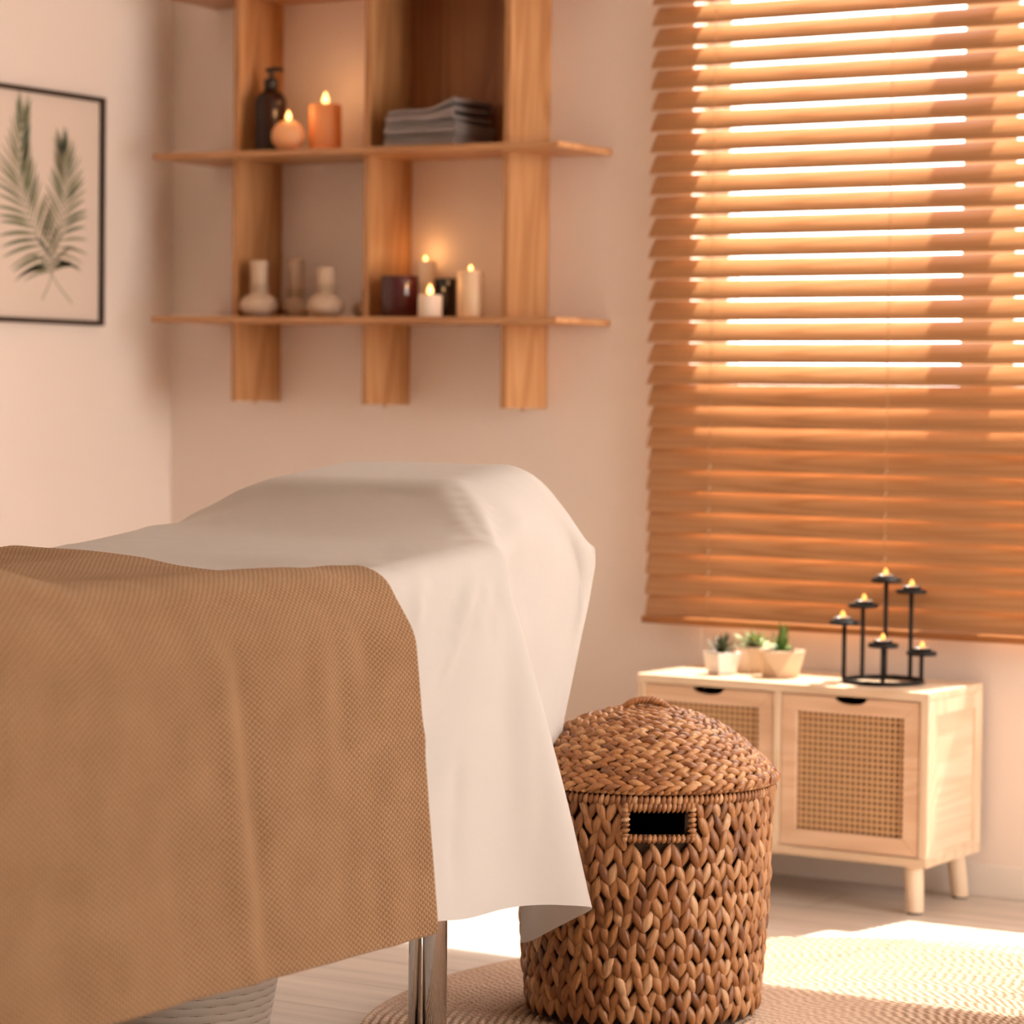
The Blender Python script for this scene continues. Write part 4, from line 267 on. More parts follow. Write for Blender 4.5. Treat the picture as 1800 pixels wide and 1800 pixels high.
[2,0,-1,0,0,0,-1,0,1,2,1,0,-1,2,0,0,1,-1,1,0,0,0,0,1,-1,1,0,0,-1,0,0,0,-2,1,-1,0,1,-3,-4,1,-1,0,0,0,0,0,0,0,0,0,0,0,-1,1,0,-1,0,0,0,0,1,0,0,-1,0,0,0,0],
[2,0,0,0,-1,0,0,0,1,1,1,0,0,1,1,1,-1,1,0,0,1,0,0,0,0,0,0,0,0,0,1,-3,-5,2,2,-5,0,-2,-1,0,1,0,0,-1,1,0,0,0,0,0,0,-1,1,0,-1,1,0,-1,0,0,0,0,0,0,0,0,0,0],
[2,0,0,-1,1,0,-1,-1,-2,5,3,-3,2,1,1,1,1,0,0,1,-1,0,0,0,1,-1,0,0,0,-1,-1,-3,2,0,-24,4,2,3,3,-1,3,1,0,1,-1,0,0,0,0,0,0,1,-1,0,0,0,0,1,0,-1,0,0,0,0,0,0,0,0],
[2,0,-1,1,-1,0,0,0,-1,4,3,-3,2,1,2,1,0,0,0,0,0,0,0,0,0,0,0,-1,0,0,-1,2,5,-14,9,-11,-12,4,2,3,-1,0,2,0,0,1,-1,1,-1,1,-1,0,0,0,0,0,0,0,0,0,0,0,0,0,1,0,-1,0],
[0,0,0,0,1,-1,1,-1,2,3,1,0,1,1,1,2,0,0,1,-1,1,0,0,-1,0,0,0,0,0,-1,2,5,-14,2,0,-16,4,1,0,0,-1,1,0,1,1,1,0,0,0,0,0,0,0,0,0,0,-1,0,0,1,0,0,0,0,-1,0,1,0],
[-1,-1,1,0,-1,1,-1,0,-3,4,2,12,-3,0,1,0,1,0,0,0,0,0,0,0,0,0,0,0,0,0,3,-4,-4,12,-24,-2,1,0,1,-1,0,-1,0,0,1,0,2,0,1,0,0,0,0,-1,1,-1,1,0,0,0,0,0,0,0,0,0,0,0],
[-3,1,-1,-1,1,-1,1,0,-1,-2,2,19,-2,-1,0,1,-1,1,0,0,0,0,0,0,0,0,0,0,0,3,4,-18,14,-19,-7,5,-1,0,0,0,0,0,0,-1,0,1,0,1,1,0,0,0,1,0,-1,1,0,-1,0,0,0,0,0,0,0,1,-1,0],
[-4,0,0,0,-1,1,0,0,1,-5,7,13,3,-2,-1,1,1,0,-1,1,-1,0,0,1,0,0,-1,1,0,4,-13,9,-4,-18,3,0,-1,1,-1,0,0,0,0,1,-1,-1,0,0,0,1,2,0,0,0,1,-1,0,1,0,-1,0,0,0,0,1,-1,1,-1],
[-4,-1,0,0,0,0,0,0,-1,-2,21,-9,11,0,0,-1,0,0,1,-1,1,0,0,-1,0,0,1,0,4,-1,-12,10,-21,-4,5,-1,-1,0,0,0,0,1,-1,0,1,0,-1,0,0,0,0,0,1,1,0,1,0,-1,0,1,0,0,0,0,-1,0,0,0],
[-5,0,0,0,0,0,0,1,-1,-2,28,-14,7,1,0,1,0,-1,0,0,0,0,-1,1,0,0,1,1,2,-17,16,-13,-12,3,3,-4,0,-1,0,0,0,0,0,0,0,0,1,-1,0,0,0,0,0,0,1,0,0,1,0,0,0,0,0,0,0,0,0,0],
[-6,1,0,0,1,0,0,-1,1,-3,25,-5,0,3,0,0,0,0,0,0,-1,0,1,0,0,0,0,4,-6,-1,-1,-17,-4,9,-4,-2,0,1,-1,0,0,-1,1,0,0,0,0,0,0,0,-1,1,0,1,-1,1,0,0,0,0,0,0,0,0,0,0,0,0],
[-5,-1,1,0,0,0,1,0,0,0,10,17,-8,2,0,0,-1,1,-1,0,0,0,-1,0,0,2,3,-3,-14,15,-16,-8,3,4,-6,1,-1,-1,1,-1,0,0,0,1,0,0,-1,1,-1,0,0,-1,0,0,1,0,0,0,1,0,0,0,0,0,0,0,0,0],
[-5,0,0,1,0,0,-1,-1,2,1,-5,32,-9,2,2,-2,1,-1,0,0,-1,0,0,1,1,1,1,-9,8,-13,-10,-3,8,-3,-3,0,0,-1,0,0,0,1,-1,0,0,0,0,0,0,0,0,0,-1,0,0,0,1,0,0,0,0,0,0,0,0,0,0,0],
[-5,0,0,0,0,1,-1,0,1,2,-9,31,2,-1,-1,1,-1,1,1,0,1,0,2,1,0,1,-11,-7,4,-15,-2,1,8,-9,-1,0,-1,1,-1,0,1,-1,1,-1,0,0,0,0,0,0,0,0,0,-1,-1,0,0,1,0,0,1,0,0,0,0,0,0,0],
[-5,1,0,0,0,-1,1,-1,1,1,-5,19,18,-6,-2,-2,1,-1,-1,1,0,0,-1,-1,-1,-2,-1,9,-22,-1,-4,8,-2,-6,1,-1,0,-1,0,1,-1,0,0,0,0,0,0,0,0,-1,1,0,-1,0,0,0,-1,0,0,1,0,0,0,0,0,0,0,1],
[-5,0,0,1,0,0,-1,1,0,2,-2,2,19,-1,-2,0,-1,0,-1,-1,0,-1,0,-1,0,-1,4,-10,-4,1,1,6,-10,0,-1,-1,0,0,1,-1,0,1,-1,0,0,0,0,0,0,0,-1,0,1,0,-1,-1,1,-1,0,0,0,0,1,1,0,0,-1,0],
[-4,0,0,-1,0,0,0,1,0,0,2,-4,18,0,-1,-2,-1,0,1,-1,-1,1,0,0,0,-1,-2,-5,2,-3,4,-4,-4,0,0,0,0,0,-1,1,0,-1,1,0,-1,0,0,0,0,0,-1,0,0,0,1,-1,-1,0,0,-1,0,1,0,0,1,0,1,-1],
[-4,0,0,0,0,0,0,0,0,0,3,-5,14,-1,-1,-1,1,-1,-1,1,0,-1,0,-1,0,-2,-1,0,1,1,0,-5,-2,0,0,0,0,0,0,-1,0,0,0,0,1,-1,0,-1,0,0,1,0,-1,0,-1,1,0,-1,-1,1,-1,0,0,1,0,0,0,1],
[-4,0,0,0,0,-1,1,0,-1,1,5,0,1,1,0,0,-1,1,0,-1,1,0,-1,1,0,0,-3,1,1,-1,-2,-3,-1,1,-1,0,0,0,0,0,0,0,-1,0,0,0,0,0,0,0,-1,0,0,0,0,0,-1,1,-1,-1,0,0,0,0,0,1,0,0],
[-4,0,0,0,0,0,0,-1,1,0,8,-2,2,0,-1,0,0,0,0,1,-1,0,1,-1,0,0,-1,0,-1,0,-2,-2,-1,-1,1,0,0,-1,0,0,-1,0,1,-1,0,0,0,0,0,-1,1,-1,1,-1,1,-1,0,-1,0,0,-1,0,0,-1,1,0,1,0],
[-4,0,0,-1,0,1,0,0,0,0,9,-3,2,-1,0,-1,1,0,0,0,0,1,-1,1,-1,0,-1,0,-1,-1,-2,-1,-1,-1,0,1,-1,1,0,-1,1,-1,0,0,0,0,0,-1,0,0,0,0,0,1,-1,0,0,-1,0,-2,1,-1,-1,1,0,0,0,0],
[-4,-1,0,1,0,0,-1,1,0,0,9,-2,1,-1,0,0,0,-1,1,0,0,0,1,-1,1,-1,-1,0,0,-2,-1,-3,0,0,0,-1,1,0,-1,1,-1,1,-1,0,0,0,0,1,-1,0,0,1,0,0,0,-1,-1,0,-2,1,-2,0,0,-1,0,0,0,1],
[-4,0,0,0,0,0,0,0,1,-1,4,3,1,-1,0,0,0,0,0,0,1,-1,0,1,0,-1,0,-1,-1,-1,-2,0,-2,0,0,0,-1,0,1,-1,0,0,0,1,-1,0,0,0,1,0,0,0,0,0,0,-1,-1,-1,0,-1,0,-1,0,-1,0,1,0,0],
[-4,1,-1,0,0,-1,1,1,-1,1,0,7,0,0,-1,0,0,1,-1,0,0,1,0,0,0,0,0,-1,-2,-1,-2,-1,-1,0,-1,-1,1,0,-1,1,0,0,0,0,0,1,0,0,-1,1,0,0,1,0,-1,0,-1,-1,-1,-1,0,0,-1,0,-1,0,0,0],
[-3,-1,0,0,0,1,-1,0,0,0,-1,10,-2,0,0,1,-1,0,1,0,0,0,-1,0,0,0,0,-1,-1,-2,-1,-2,0,0,-1,-1,-1,0,1,0,0,0,1,-1,1,-1,1,0,1,0,0,1,0,0,0,-1,-1,-2,-1,0,-1,0,0,0,0,-1,0,0],
[-4,0,0,0,0,0,0,0,0,0,1,14,-8,0,1,-1,1,-1,0,0,0,0,1,0,1,-1,-1,-2,-2,-1,-2,0,0,-2,0,-1,0,0,0,0,1,0,0,1,-1,1,0,1,0,1,0,0,1,0,-1,-1,-1,-1,-1,-1,0,0,0,-1,-1,0,0,0],
[-3,0,0,0,-1,0,1,-1,0,0,1,9,-3,1,-1,1,-1,1,0,0,0,-1,0,-1,3,-1,-1,-2,-2,-2,-1,-2,0,0,-1,0,0,0,0,0,0,1,0,0,1,0,0,0,1,0,1,1,0,0,-1,0,-2,-1,-1,-2,0,0,0,1,-1,0,0,-1],
[-3,0,0,-1,1,0,0,0,0,0,-1,-1,8,0,1,-1,1,-1,0,0,0,1,0,7,-7,0,-2,-1,-2,-3,-2,0,-1,-1,-1,0,0,1,1,0,0,0,0,0,1,0,1,0,1,1,0,1,0,0,0,-1,-1,-2,-1,-1,-1,0,1,-1,1,-1,-1,1],
[-2,-1,0,0,-1,0,0,1,0,0,0,1,4,2,0,0,-1,1,0,0,0,0,0,1,-3,2,-1,-3,-2,-2,-1,-1,-2,-1,0,0,0,0,0,1,1,0,0,1,0,0,0,2,0,0,2,0,1,-1,0,-1,-1,-1,-3,0,-1,0,0,1,-1,0,0,0],
[-2,0,-1,0,0,0,0,0,0,1,-1,3,3,1,-1,1,0,0,-1,0,0,0,-1,-4,4,1,-1,-2,-3,-3,-1,-2,-1,0,0,0,1,0,1,0,0,0,1,0,0,1,1,0,1,1,1,0,1,0,-1,-1,-1,-2,-1,-1,-1,0,0,0,1,-1,0,-1],
[-2,0,0,0,0,-1,0,0,1,0,0,2,3,1,0,0,0,0,0,0,0,-1,0,0,5,-4,-4,-2,-3,-2,-1,-1,-1,-1,0,1,0,1,0,1,0,1,0,0,1,0,0,1,1,1,0,2,0,0,0,-2,-1,-1,-2,-1,0,-1,0,1,0,0,-1,0],
[-2,0,1,0,-1,0,-1,0,-1,1,3,-1,5,0,-1,1,0,0,0,-1,0,0,1,0,-3,-2,-2,-3,-2,0,-2,-2,0,0,1,0,1,1,0,0,1,0,1,0,0,1,1,0,1,1,1,1,0,1,-1,-1,-2,-2,0,-2,-1,1,-1,0,1,0,0,-1],
[-1,0,0,0,0,0,1,-1,0,-1,-2,1,7,-1,1,-1,1,-1,0,0,-1,0,1,-3,-6,-2,-1,-2,0,0,-1,-1,0,1,0,1,1,0,1,0,0,1,0,1,1,0,0,2,0,1,1,1,1,-1,0,-1,-1,-2,-2,-1,0,-1,1,-1,0,1,0,0],
[-1,0,0,1,0,1,-1,0,0,-1,-3,-3,11,-3,1,0,-1,0,-1,-1,-1,-1,-5,-6,1,-3,-2,1,3,1,-1,1,-1,1,1,1,1,0,0,1,1,0,1,0,0,1,1,0,2,1,1,0,0,1,-1,-1,-2,0,-2,-1,-1,1,-1,0,0,1,-1,-1],
[0,0,0,0,1,0,0,1,0,0,-2,-14,13,-1,1,-2,-1,-2,-1,-2,-2,-3,-3,-1,-4,-2,2,3,3,1,0,0,1,1,1,1,0,1,1,0,0,1,0,1,1,0,0,1,1,1,1,1,1,-1,0,0,-1,-2,-1,-1,-1,-1,0,0,0,0,1,-1],
[0,0,1,0,0,0,1,-1,0,-2,-5,-7,1,3,0,-5,-1,-1,-2,-1,-1,-2,1,0,-2,-1,1,4,2,0,0,1,1,1,1,1,1,1,1,0,1,0,0,1,0,1,1,1,0,1,1,1,0,1,0,-2,-1,-1,-2,-1,0,0,0,-1,0,1,0,0],
[0,1,0,0,1,-1,0,0,-2,-5,-5,-1,-11,6,-2,-2,-2,-1,-1,-1,0,4,1,0,-1,0,1,1,0,1,2,0,2,1,2,1,1,0,0,2,-1,1,1,0,0,1,0,1,2,1,1,0,1,0,-1,1,-1,-2,-1,-2,-1,0,0,1,-1,0,0,0],
[1,0,0,1,-1,1,-1,-2,-5,-7,-3,-1,-17,6,0,1,0,-1,-1,-1,0,2,2,1,1,0,0,1,1,1,2,3,1,2,0,2,0,1,1,0,1,0,1,0,1,0,1,0,1,1,1,1,1,0,0,-1,-1,-1,-1,-1,-1,-1,0,0,1,-1,1,-1],
[0,1,0,0,0,-1,-2,-5,-5,-3,0,-8,1,0,-7,0,-2,-1,1,0,0,0,0,1,0,1,1,2,1,3,3,2,2,1,2,1,1,1,0,0,1,0,0,1,0,1,0,2,0,1,1,2,0,-1,0,1,0,-1,-1,-2,-2,0,0,0,0,0,0,0],
[1,0,0,-1,0,-2,-4,-4,-5,-2,3,-1,-6,-5,0,-4,-1,0,-1,0,0,-1,-1,0,1,1,2,1,3,3,4,2,3,1,1,1,1,0,1,1,0,1,0,1,0,0,1,0,2,1,1,0,0,1,0,-1,0,1,-1,-1,-1,-2,-1,0,0,0,0,0],
[1,0,0,-1,-2,-4,-5,-4,-1,0,1,13,-26,-4,8,-7,0,-1,0,0,0,-2,-1,-1,0,2,2,2,3,4,4,4,1,1,2,1,1,0,0,0,1,0,1,0,1,0,1,1,0,1,1,1,1,0,-1,1,0,-1,0,0,-1,-2,-2,0,0,0,1,0],
[1,0,-1,-2,-4,-5,-3,-2,0,0,0,1,8,-19,-6,0,1,0,0,0,-1,-2,-1,0,0,1,2,3,4,4,3,2,2,2,1,1,1,1,0,1,0,0,0,1,0,1,0,1,1,0,1,1,0,0,1,-1,0,1,0,0,0,-1,-2,-3,0,0,0,2],
[1,-1,-2,-4,-5,-3,-2,1,-2,2,0,-5,6,-14,-3,0,0,0,0,0,-1,-1,-1,-1,2,1,2,4,2,3,5,2,2,1,1,0,1,0,1,0,0,1,1,0,0,0,1,0,1,2,0,1,1,0,-1,0,1,0,1,0,-1,0,0,-3,-3,0,0,1],
[0,-2,-4,-5,-3,-2,2,-1,-2,3,0,-7,-9,0,-2,0,0,1,-1,0,0,0,0,1,1,0,2,5,1,4,7,-1,0,1,0,2,0,1,1,0,0,1,0,0,1,-1,-2,4,1,0,1,1,6,-3,0,-2,-1,1,-1,1,0,1,-1,0,-3,-2,0,0]])
BLANKET = ([-3.06922, 1.52294, 0.26792], [0, 0.036, 0.072, 0.108, 0.144, 0.18, 0.216, 0.252, 0.288, 0.324, 0.36, 0.396, 0.432, 0.468, 0.504, 0.54, 0.576, 0.612, 0.648, 0.684, 0.702, 0.72, 0.738, 0.756, 0.774, 0.792, 0.81, 0.828, 0.846, 0.864, 0.882, 0.9, 0.918, 0.936, 0.954, 0.972, 0.99, 1.008, 1.026, 1.044, 1.062, 1.08, 1.098, 1.116, 1.134, 1.152, 1.17, 1.188, 1.206, 1.224, 1.242, 1.26, 1.278, 1.296, 1.314, 1.332, 1.35, 1.368, 1.386, 1.404, 1.422, 1.44, 1.458, 1.476, 1.494, 1.512, 1.53, 1.548, 1.566, 1.584], [0, 0.036, 0.072, 0.108, 0.144, 0.18, 0.216, 0.252, 0.288, 0.324, 0.36, 0.396, 0.432, 0.468, 0.504, 0.54, 0.576, 0.612, 0.648, 0.684, 0.72, 0.756, 0.792, 0.828, 0.846, 0.864, 0.882, 0.9, 0.918, 0.936, 0.954, 0.972, 0.99, 1.008, 1.026, 1.044, 1.062, 1.08, 1.098, 1.116, 1.134, 1.152, 1.17, 1.188, 1.206, 1.224, 1.242, 1.26, 1.278, 1.296, 1.314, 1.332, 1.35, 1.368, 1.386, 1.404, 1.422, 1.44, 1.458, 1.476, 1.494, 1.512, 1.53, 1.548, 1.566, 1.584, 1.602, 1.62, 1.638, 1.656, 1.674, 1.692, 1.71], [
[132,2,2,3,2,3,4,0,35,74,48,80,89,90,90,91,90,89,89,90,45,45,45,46,45,45,49,46,45,46,46,46,45,46,45,46,45,45,45,44,33,-2,40,39,38,28,10,5,5,4,5,4,5,4,4,4,4,5,4,4,4,3,4,4,4,4,4,4,4,4],
[-21,2,3,2,3,1,0,1,-1,-14,10,10,1,0,1,0,0,2,0,0,1,0,0,0,0,1,-4,0,0,-1,0,-1,1,-1,1,-1,0,1,0,3,12,34,-8,-14,-11,-10,2,1,-1,0,-1,0,-2,0,0,0,0,-1,0,-1,0,1,0,0,0,0,0,0,0,0],
[-21,6,4,2,1,2,2,4,2,-4,-2,0,2,1,0,0,0,0,1,1,-1,0,1,-1,1,-1,1,-1,1,0,0,0,0,0,0,0,1,0,0,1,-1,5,-6,-5,1,3,1,-1,-1,0,0,0,1,0,0,0,1,0,0,1,0,0,1,0,0,0,0,0,0,0],
[-22,6,5,4,4,3,2,-1,0,-2,2,-1,-1,0,0,0,1,-1,1,0,0,1,-1,1,-1,1,-1,1,-1,1,-1,1,-1,1,-1,1,0,-1,1,-1,0,0,-4,5,-2,0,2,-1,1,1,0,0,1,0,0,0,-1,0,0,0,0,0,-1,-1,0,0,0,0,0,0],
[-27,5,4,3,2,4,5,6,-1,0,0,-1,0,0,0,0,0,1,-1,0,0,0,0,0,0,0,0,0,1,-1,1,-1,1,-1,1,-1,0,1,-1,0,0,-1,1,0,0,0,0,-1,1,-1,0,0,-1,0,0,-1,0,0,0,0,-1,0,0,1,0,-1,0,0,0,0],
[-31,4,-8,0,5,6,11,9,0,0,4,0,0,0,0,0,0,0,0,0,0,0,0,0,1,-1,1,-1,0,0,0,0,0,1,-1,1,-1,0,0,0,0,0,0,-1,0,1,0,0,-1,0,0,0,0,1,0,1,1,0,1,0,2,0,1,0,1,1,1,0,1,0],
[-10,0,18,13,8,-1,-11,-12,-4,0,-2,1,0,0,0,0,-1,0,1,0,1,-1,1,-1,0,0,0,0,0,1,-1,1,-1,0,0,0,0,0,1,-1,0,0,0,0,0,0,0,4,2,2,2,2,1,0,2,1,0,1,0,1,0,1,0,1,0,1,0,1,0,1],
[37,0,-3,-7,-10,-9,-8,-2,3,1,-2,0,0,0,0,0,0,0,0,0,0,0,0,0,0,0,0,0,0,0,0,0,0,0,0,0,0,0,0,0,-1,1,-1,1,0,0,-1,-2,-2,-2,-1,-1,0,0,-1,0,0,0,0,0,0,0,0,0,0,0,0,0,-1,0],
[25,-3,-6,-6,-6,-2,-1,-2,3,-1,0,-1,0,0,0,0,0,0,0,0,0,0,0,0,0,0,0,1,-1,0,0,0,0,0,0,0,0,0,0,0,0,0,0,0,0,0,0,-1,0,0,-1,-2,-1,-1,-1,-1,-1,-1,-1,-1,-1,-1,-1,-1,0,-1,-1,-1,0,-1],
[19,-4,-5,-5,-2,-2,-1,0,0,0,0,0,0,0,0,0,0,0,0,0,0,0,0,0,0,0,0,0,0,0,0,0,0,0,0,0,0,0,0,0,0,0,0,0,0,0,0,0,0,0,0,1,0,0,0,0,0,0,0,0,0,0,0,0,-1,0,0,0,0,0],
[15,-5,-4,-2,-3,-1,0,0,0,1,-1,0,0,0,0,0,0,0,0,0,0,0,0,0,0,0,0,0,0,0,0,0,0,0,0,0,0,0,0,0,0,0,0,0,0,0,0,1,0,0,0,1,0,1,0,0,1,0,0,1,0,0,0,0,1,0,0,0,0,0],
[11,-4,-3,-2,0,-1,0,-1,0,1,-1,0,0,0,0,0,0,0,0,0,0,0,0,0,0,0,0,0,0,0,0,0,0,0,0,0,1,-1,0,0,0,0,0,0,0,0,0,-1,0,0,1,-1,0,-1,1,0,-1,0,1,-1,0,0,1,0,-1,0,0,1,0,0],
[8,-2,-2,-2,-1,-1,0,0,0,1,-1,0,0,0,0,0,0,0,0,0,0,0,0,0,0,0,0,0,0,0,0,0,0,0,0,0,0,0,0,0,0,0,0,0,0,0,0,0,0,0,-1,0,0,-1,-1,0,0,0,-1,0,0,0,-1,0,0,0,0,-1,0,0],
[7,-2,-1,0,0,0,-2,-2,0,0,0,-1,1,0,0,0,0,0,0,0,0,0,0,0,0,0,0,0,0,0,0,0,0,0,0,0,0,0,0,0,0,0,0,0,0,0,0,0,0,0,0,0,0,1,0,0,0,-1,0,0,0,0,0,0,0,0,0,0,0,0],
[5,-2,-1,-1,-1,-1,0,1,0,-3,3,0,0,0,0,0,0,0,0,0,0,0,0,0,0,0,0,0,0,0,0,0,0,0,0,0,0,0,0,0,0,0,0,0,0,0,0,0,0,0,0,0,1,0,0,0,0,1,1,0,0,0,0,0,0,1,0,0,0,0],
[4,-1,-2,0,-1,0,0,0,0,-1,1,1,-1,0,0,0,0,0,0,0,0,0,0,0,0,1,-1,0,0,0,0,0,0,0,0,0,0,0,0,0,1,-1,0,0,0,0,0,0,0,0,0,0,0,0,0,0,0,0,0,0,0,0,0,0,1,-1,0,0,0,0],
[3,-1,0,-1,-1,0,0,0,0,1,-1,0,0,0,0,0,0,0,0,0,0,0,0,0,0,0,0,0,0,0,0,0,0,0,1,-1,0,0,0,0,0,0,0,0,0,0,0,0,0,0,0,0,-1,0,0,0,0,0,-1,0,0,0,0,0,-2,0,0,0,0,0],
[2,0,0,-1,0,0,-1,0,0,-1,1,0,0,0,0,0,0,0,0,0,0,0,0,1,-1,0,0,0,0,0,0,0,0,0,0,0,0,0,0,0,0,0,0,0,0,0,0,0,0,0,0,0,-1,0,0,0,0,0,0,0,0,0,0,0,1,-1,0,0,0,0],
[2,0,-1,1,0,-1,0,-1,-1,2,-1,0,0,0,0,0,0,0,0,0,0,0,0,0,0,0,0,0,0,0,0,0,0,0,0,0,0,0,0,0,0,0,0,0,0,0,0,0,0,0,0,0,1,0,0,0,0,0,0,0,0,0,0,0,0,1,0,0,0,0],
[2,-1,0,-1,0,0,0,0,1,1,-2,-1,1,0,-1,0,1,0,0,0,0,0,0,-1,1,0,0,0,0,0,0,0,0,0,0,0,0,0,0,0,0,0,0,0,0,0,1,0,-1,0,0,0,0,1,0,0,0,0,0,0,0,0,0,0,0,1,0,0,0,0],
[0,0,0,0,0,0,0,0,0,1,-1,0,-1,0,1,0,0,0,0,0,0,0,0,0,0,0,0,0,0,0,0,0,0,0,0,0,0,0,0,0,0,0,1,0,0,1,0,0,1,0,0,-1,0,-1,0,0,-1,0,0,0,0,0,0,0,0,-1,0,0,0,0],
[0,1,0,0,-1,0,0,0,0,-2,2,0,0,0,0,0,0,0,0,0,0,0,0,0,0,0,0,0,0,0,0,0,0,0,0,0,0,0,0,0,0,0,0,1,2,1,1,2,0,-1,-1,1,-1,-1,-1,0,0,-1,0,-1,0,-1,0,-1,0,0,0,-1,0,0],
[1,-1,0,0,1,0,-1,0,0,0,0,0,0,0,0,0,0,0,0,0,0,0,0,0,0,0,0,0,0,0,0,0,0,0,0,0,0,0,0,0,0,0,0,0,0,0,1,-1,1,0,1,-1,0,1,0,-1,0,1,-1,0,0,0,0,0,0,-1,0,1,0,0],
[-1,0,0,1,0,-1,1,0,0,0,0,0,0,0,0,0,0,0,0,0,0,0,0,0,0,0,0,0,0,0,0,0,0,0,0,0,0,0,0,0,0,0,-1,-1,-2,-2,-2,-1,-1,1,0,1,1,0,1,1,1,0,1,1,0,0,0,1,0,0,0,0,0,-1],
[-1,0,1,-1,0,2,-1,0,0,0,0,0,0,0,0,0,0,0,0,0,0,0,0,0,0,0,0,0,0,0,0,0,0,0,0,0,0,0,0,0,0,0,0,0,-1,-1,-2,0,0,0,1,0,0,1,0,0,0,0,1,0,0,1,0,-1,0,1,0,0,0,1],
[-2,1,-1,1,0,0,1,0,0,0,0,0,0,0,0,0,0,0,0,0,0,0,0,0,0,0,0,0,0,0,0,0,0,0,0,0,0,0,0,0,0,0,0,0,0,0,1,0,-1,1,-1,0,1,-1,0,0,0,0,0,0,0,0,0,1,0,0,0,1,0,0],
[-1,-1,1,-1,1,-1,1,1,0,0,0,0,0,0,0,0,0,0,0,0,0,0,0,0,0,-1,1,0,0,0,0,0,0,0,0,0,0,0,0,0,0,0,0,0,1,1,1,0,1,-1,0,-1,-1,0,0,0,0,0,-1,0,0,1,0,0,1,0,0,0,1,0],
[0,0,0,0,-1,1,0,0,0,1,-1,0,0,0,0,0,0,0,0,0,0,0,0,0,0,0,0,0,0,0,0,0,0,0,0,0,0,0,0,0,0,0,1,0,1,1,0,0,-1,0,-1,1,0,-1,0,0,0,0,0,0,0,-1,0,1,-1,0,1,-1,0,0],
[2,0,-1,0,1,-1,0,-1,0,0,0,0,0,0,0,0,0,0,0,0,0,0,0,0,0,1,-1,0,0,0,0,0,0,0,-1,1,0,0,0,0,0,0,0,0,0,0,0,0,0,0,0,0,-1,1,0,-1,0,0,0,0,0,0,0,-1,0,0,-1,0,-1,0],
[2,0,0,0,-1,1,-1,-1,0,-1,1,0,0,0,0,0,0,0,0,0,0,0,0,0,0,0,0,0,0,0,0,0,0,0,0,0,0,0,0,0,0,0,0,0,-1,-1,-1,0,1,0,0,0,1,0,0,0,0,0,0,0,-1,0,0,0,-1,0,0,-1,0,0],
[1,0,0,0,0,-1,-1,1,0,0,0,0,1,-1,0,0,0,0,0,0,0,0,0,0,0,0,0,0,0,0,0,0,0,0,1,-1,0,0,0,0,0,0,-1,0,0,-1,1,-1,0,0,1,0,0,0,0,1,-1,0,0,-1,1,-1,0,0,0,-1,0,0,0,-1],
[-1,0,0,0,0,0,1,0,0,0,0,0,-1,1,0,0,0,0,0,0,0,0,0,0,0,0,0,0,0,0,0,0,0,0,0,0,0,0,0,0,0,0,0,0,-1,1,-1,1,-1,1,0,0,0,0,0,0,0,0,0,1,-1,1,0,-1,1,0,0,1,-1,1],
[-4,1,0,1,1,1,0,0,0,0,0,0,0,0,0,0,0,0,0,0,0,0,0,0,0,0,0,0,0,0,0,0,0,0,0,0,0,0,0,0,0,0,0,0,1,-1,0,0,1,-1,1,0,0,0,0,0,1,0,0,0,1,0,0,1,0,1,0,0,1,0],
[-4,0,1,0,-1,1,1,2,0,-1,1,0,0,0,0,0,0,0,0,0,0,0,0,0,0,0,0,-1,1,0,0,0,0,0,0,0,0,0,0,0,0,0,0,0,0,1,0,0,0,0,0,0,0,0,0,1,0,0,0,1,0,0,1,0,0,0,1,0,0,1],
[-1,0,0,0,1,-1,0,1,0,0,0,0,0,0,0,0,0,0,0,0,0,0,0,0,0,0,0,0,0,0,0,0,0,0,-1,1,0,0,-1,1,0,0,0,0,0,0,1,0,0,0,0,0,0,1,0,-1,1,0,1,-1,1,0,0,0,1,0,0,0,0,0],
[3,-1,0,0,0,1,0,-3,0,0,0,0,0,0,0,0,0,0,0,0,0,0,0,0,0,0,0,1,-1,0,0,0,0,0,0,0,-1,1,1,-1,0,0,1,0,0,0,-1,1,0,0,0,0,0,0,0,1,0,0,0,0,0,1,-1,1,-1,1,-1,1,0,-1],
[3,1,0,-1,0,-2,-1,0,0,0,0,0,0,0,0,0,0,0,0,0,0,0,0,0,0,0,0,0,0,0,0,0,0,0,0,0,0,0,-1,1,0,0,-1,1,0,0,1,-1,1,0,-1,1,0,0,0,0,-1,1,-1,1,0,-1,1,-1,1,-1,0,0,0,0],
[3,-1,-1,1,-1,0,-1,0,0,0,0,0,0,0,0,0,0,0,0,0,0,0,0,0,0,0,0,-1,1,0,0,0,0,0,0,0,0,0,0,0,0,0,1,-1,0,0,-1,1,-1,1,0,-1,1,-1,0,0,0,0,0,0,-1,1,-1,0,-1,1,0,-1,0,0],
[1,0,0,-1,-1,0,1,1,-1,0,0,0,0,0,0,0,0,0,0,0,0,0,0,0,0,0,0,1,-1,0,0,0,0,0,0,0,0,0,1,-1,0,0,-1,1,0,0,0,0,0,-1,0,0,0,0,0,-1,1,-1,0,-1,1,-1,0,0,0,-1,0,0,0,0],
[-1,0,0,0,1,0,0,-1,1,0,0,0,0,0,0,0,0,0,0,0,0,0,0,0,0,0,0,0,0,0,0,0,0,0,0,0,0,0,0,0,0,0,0,0,-1,0,0,-1,0,0,0,1,-1,0,0,0,-1,1,0,0,-1,0,0,0,1,0,0,0,0,0],
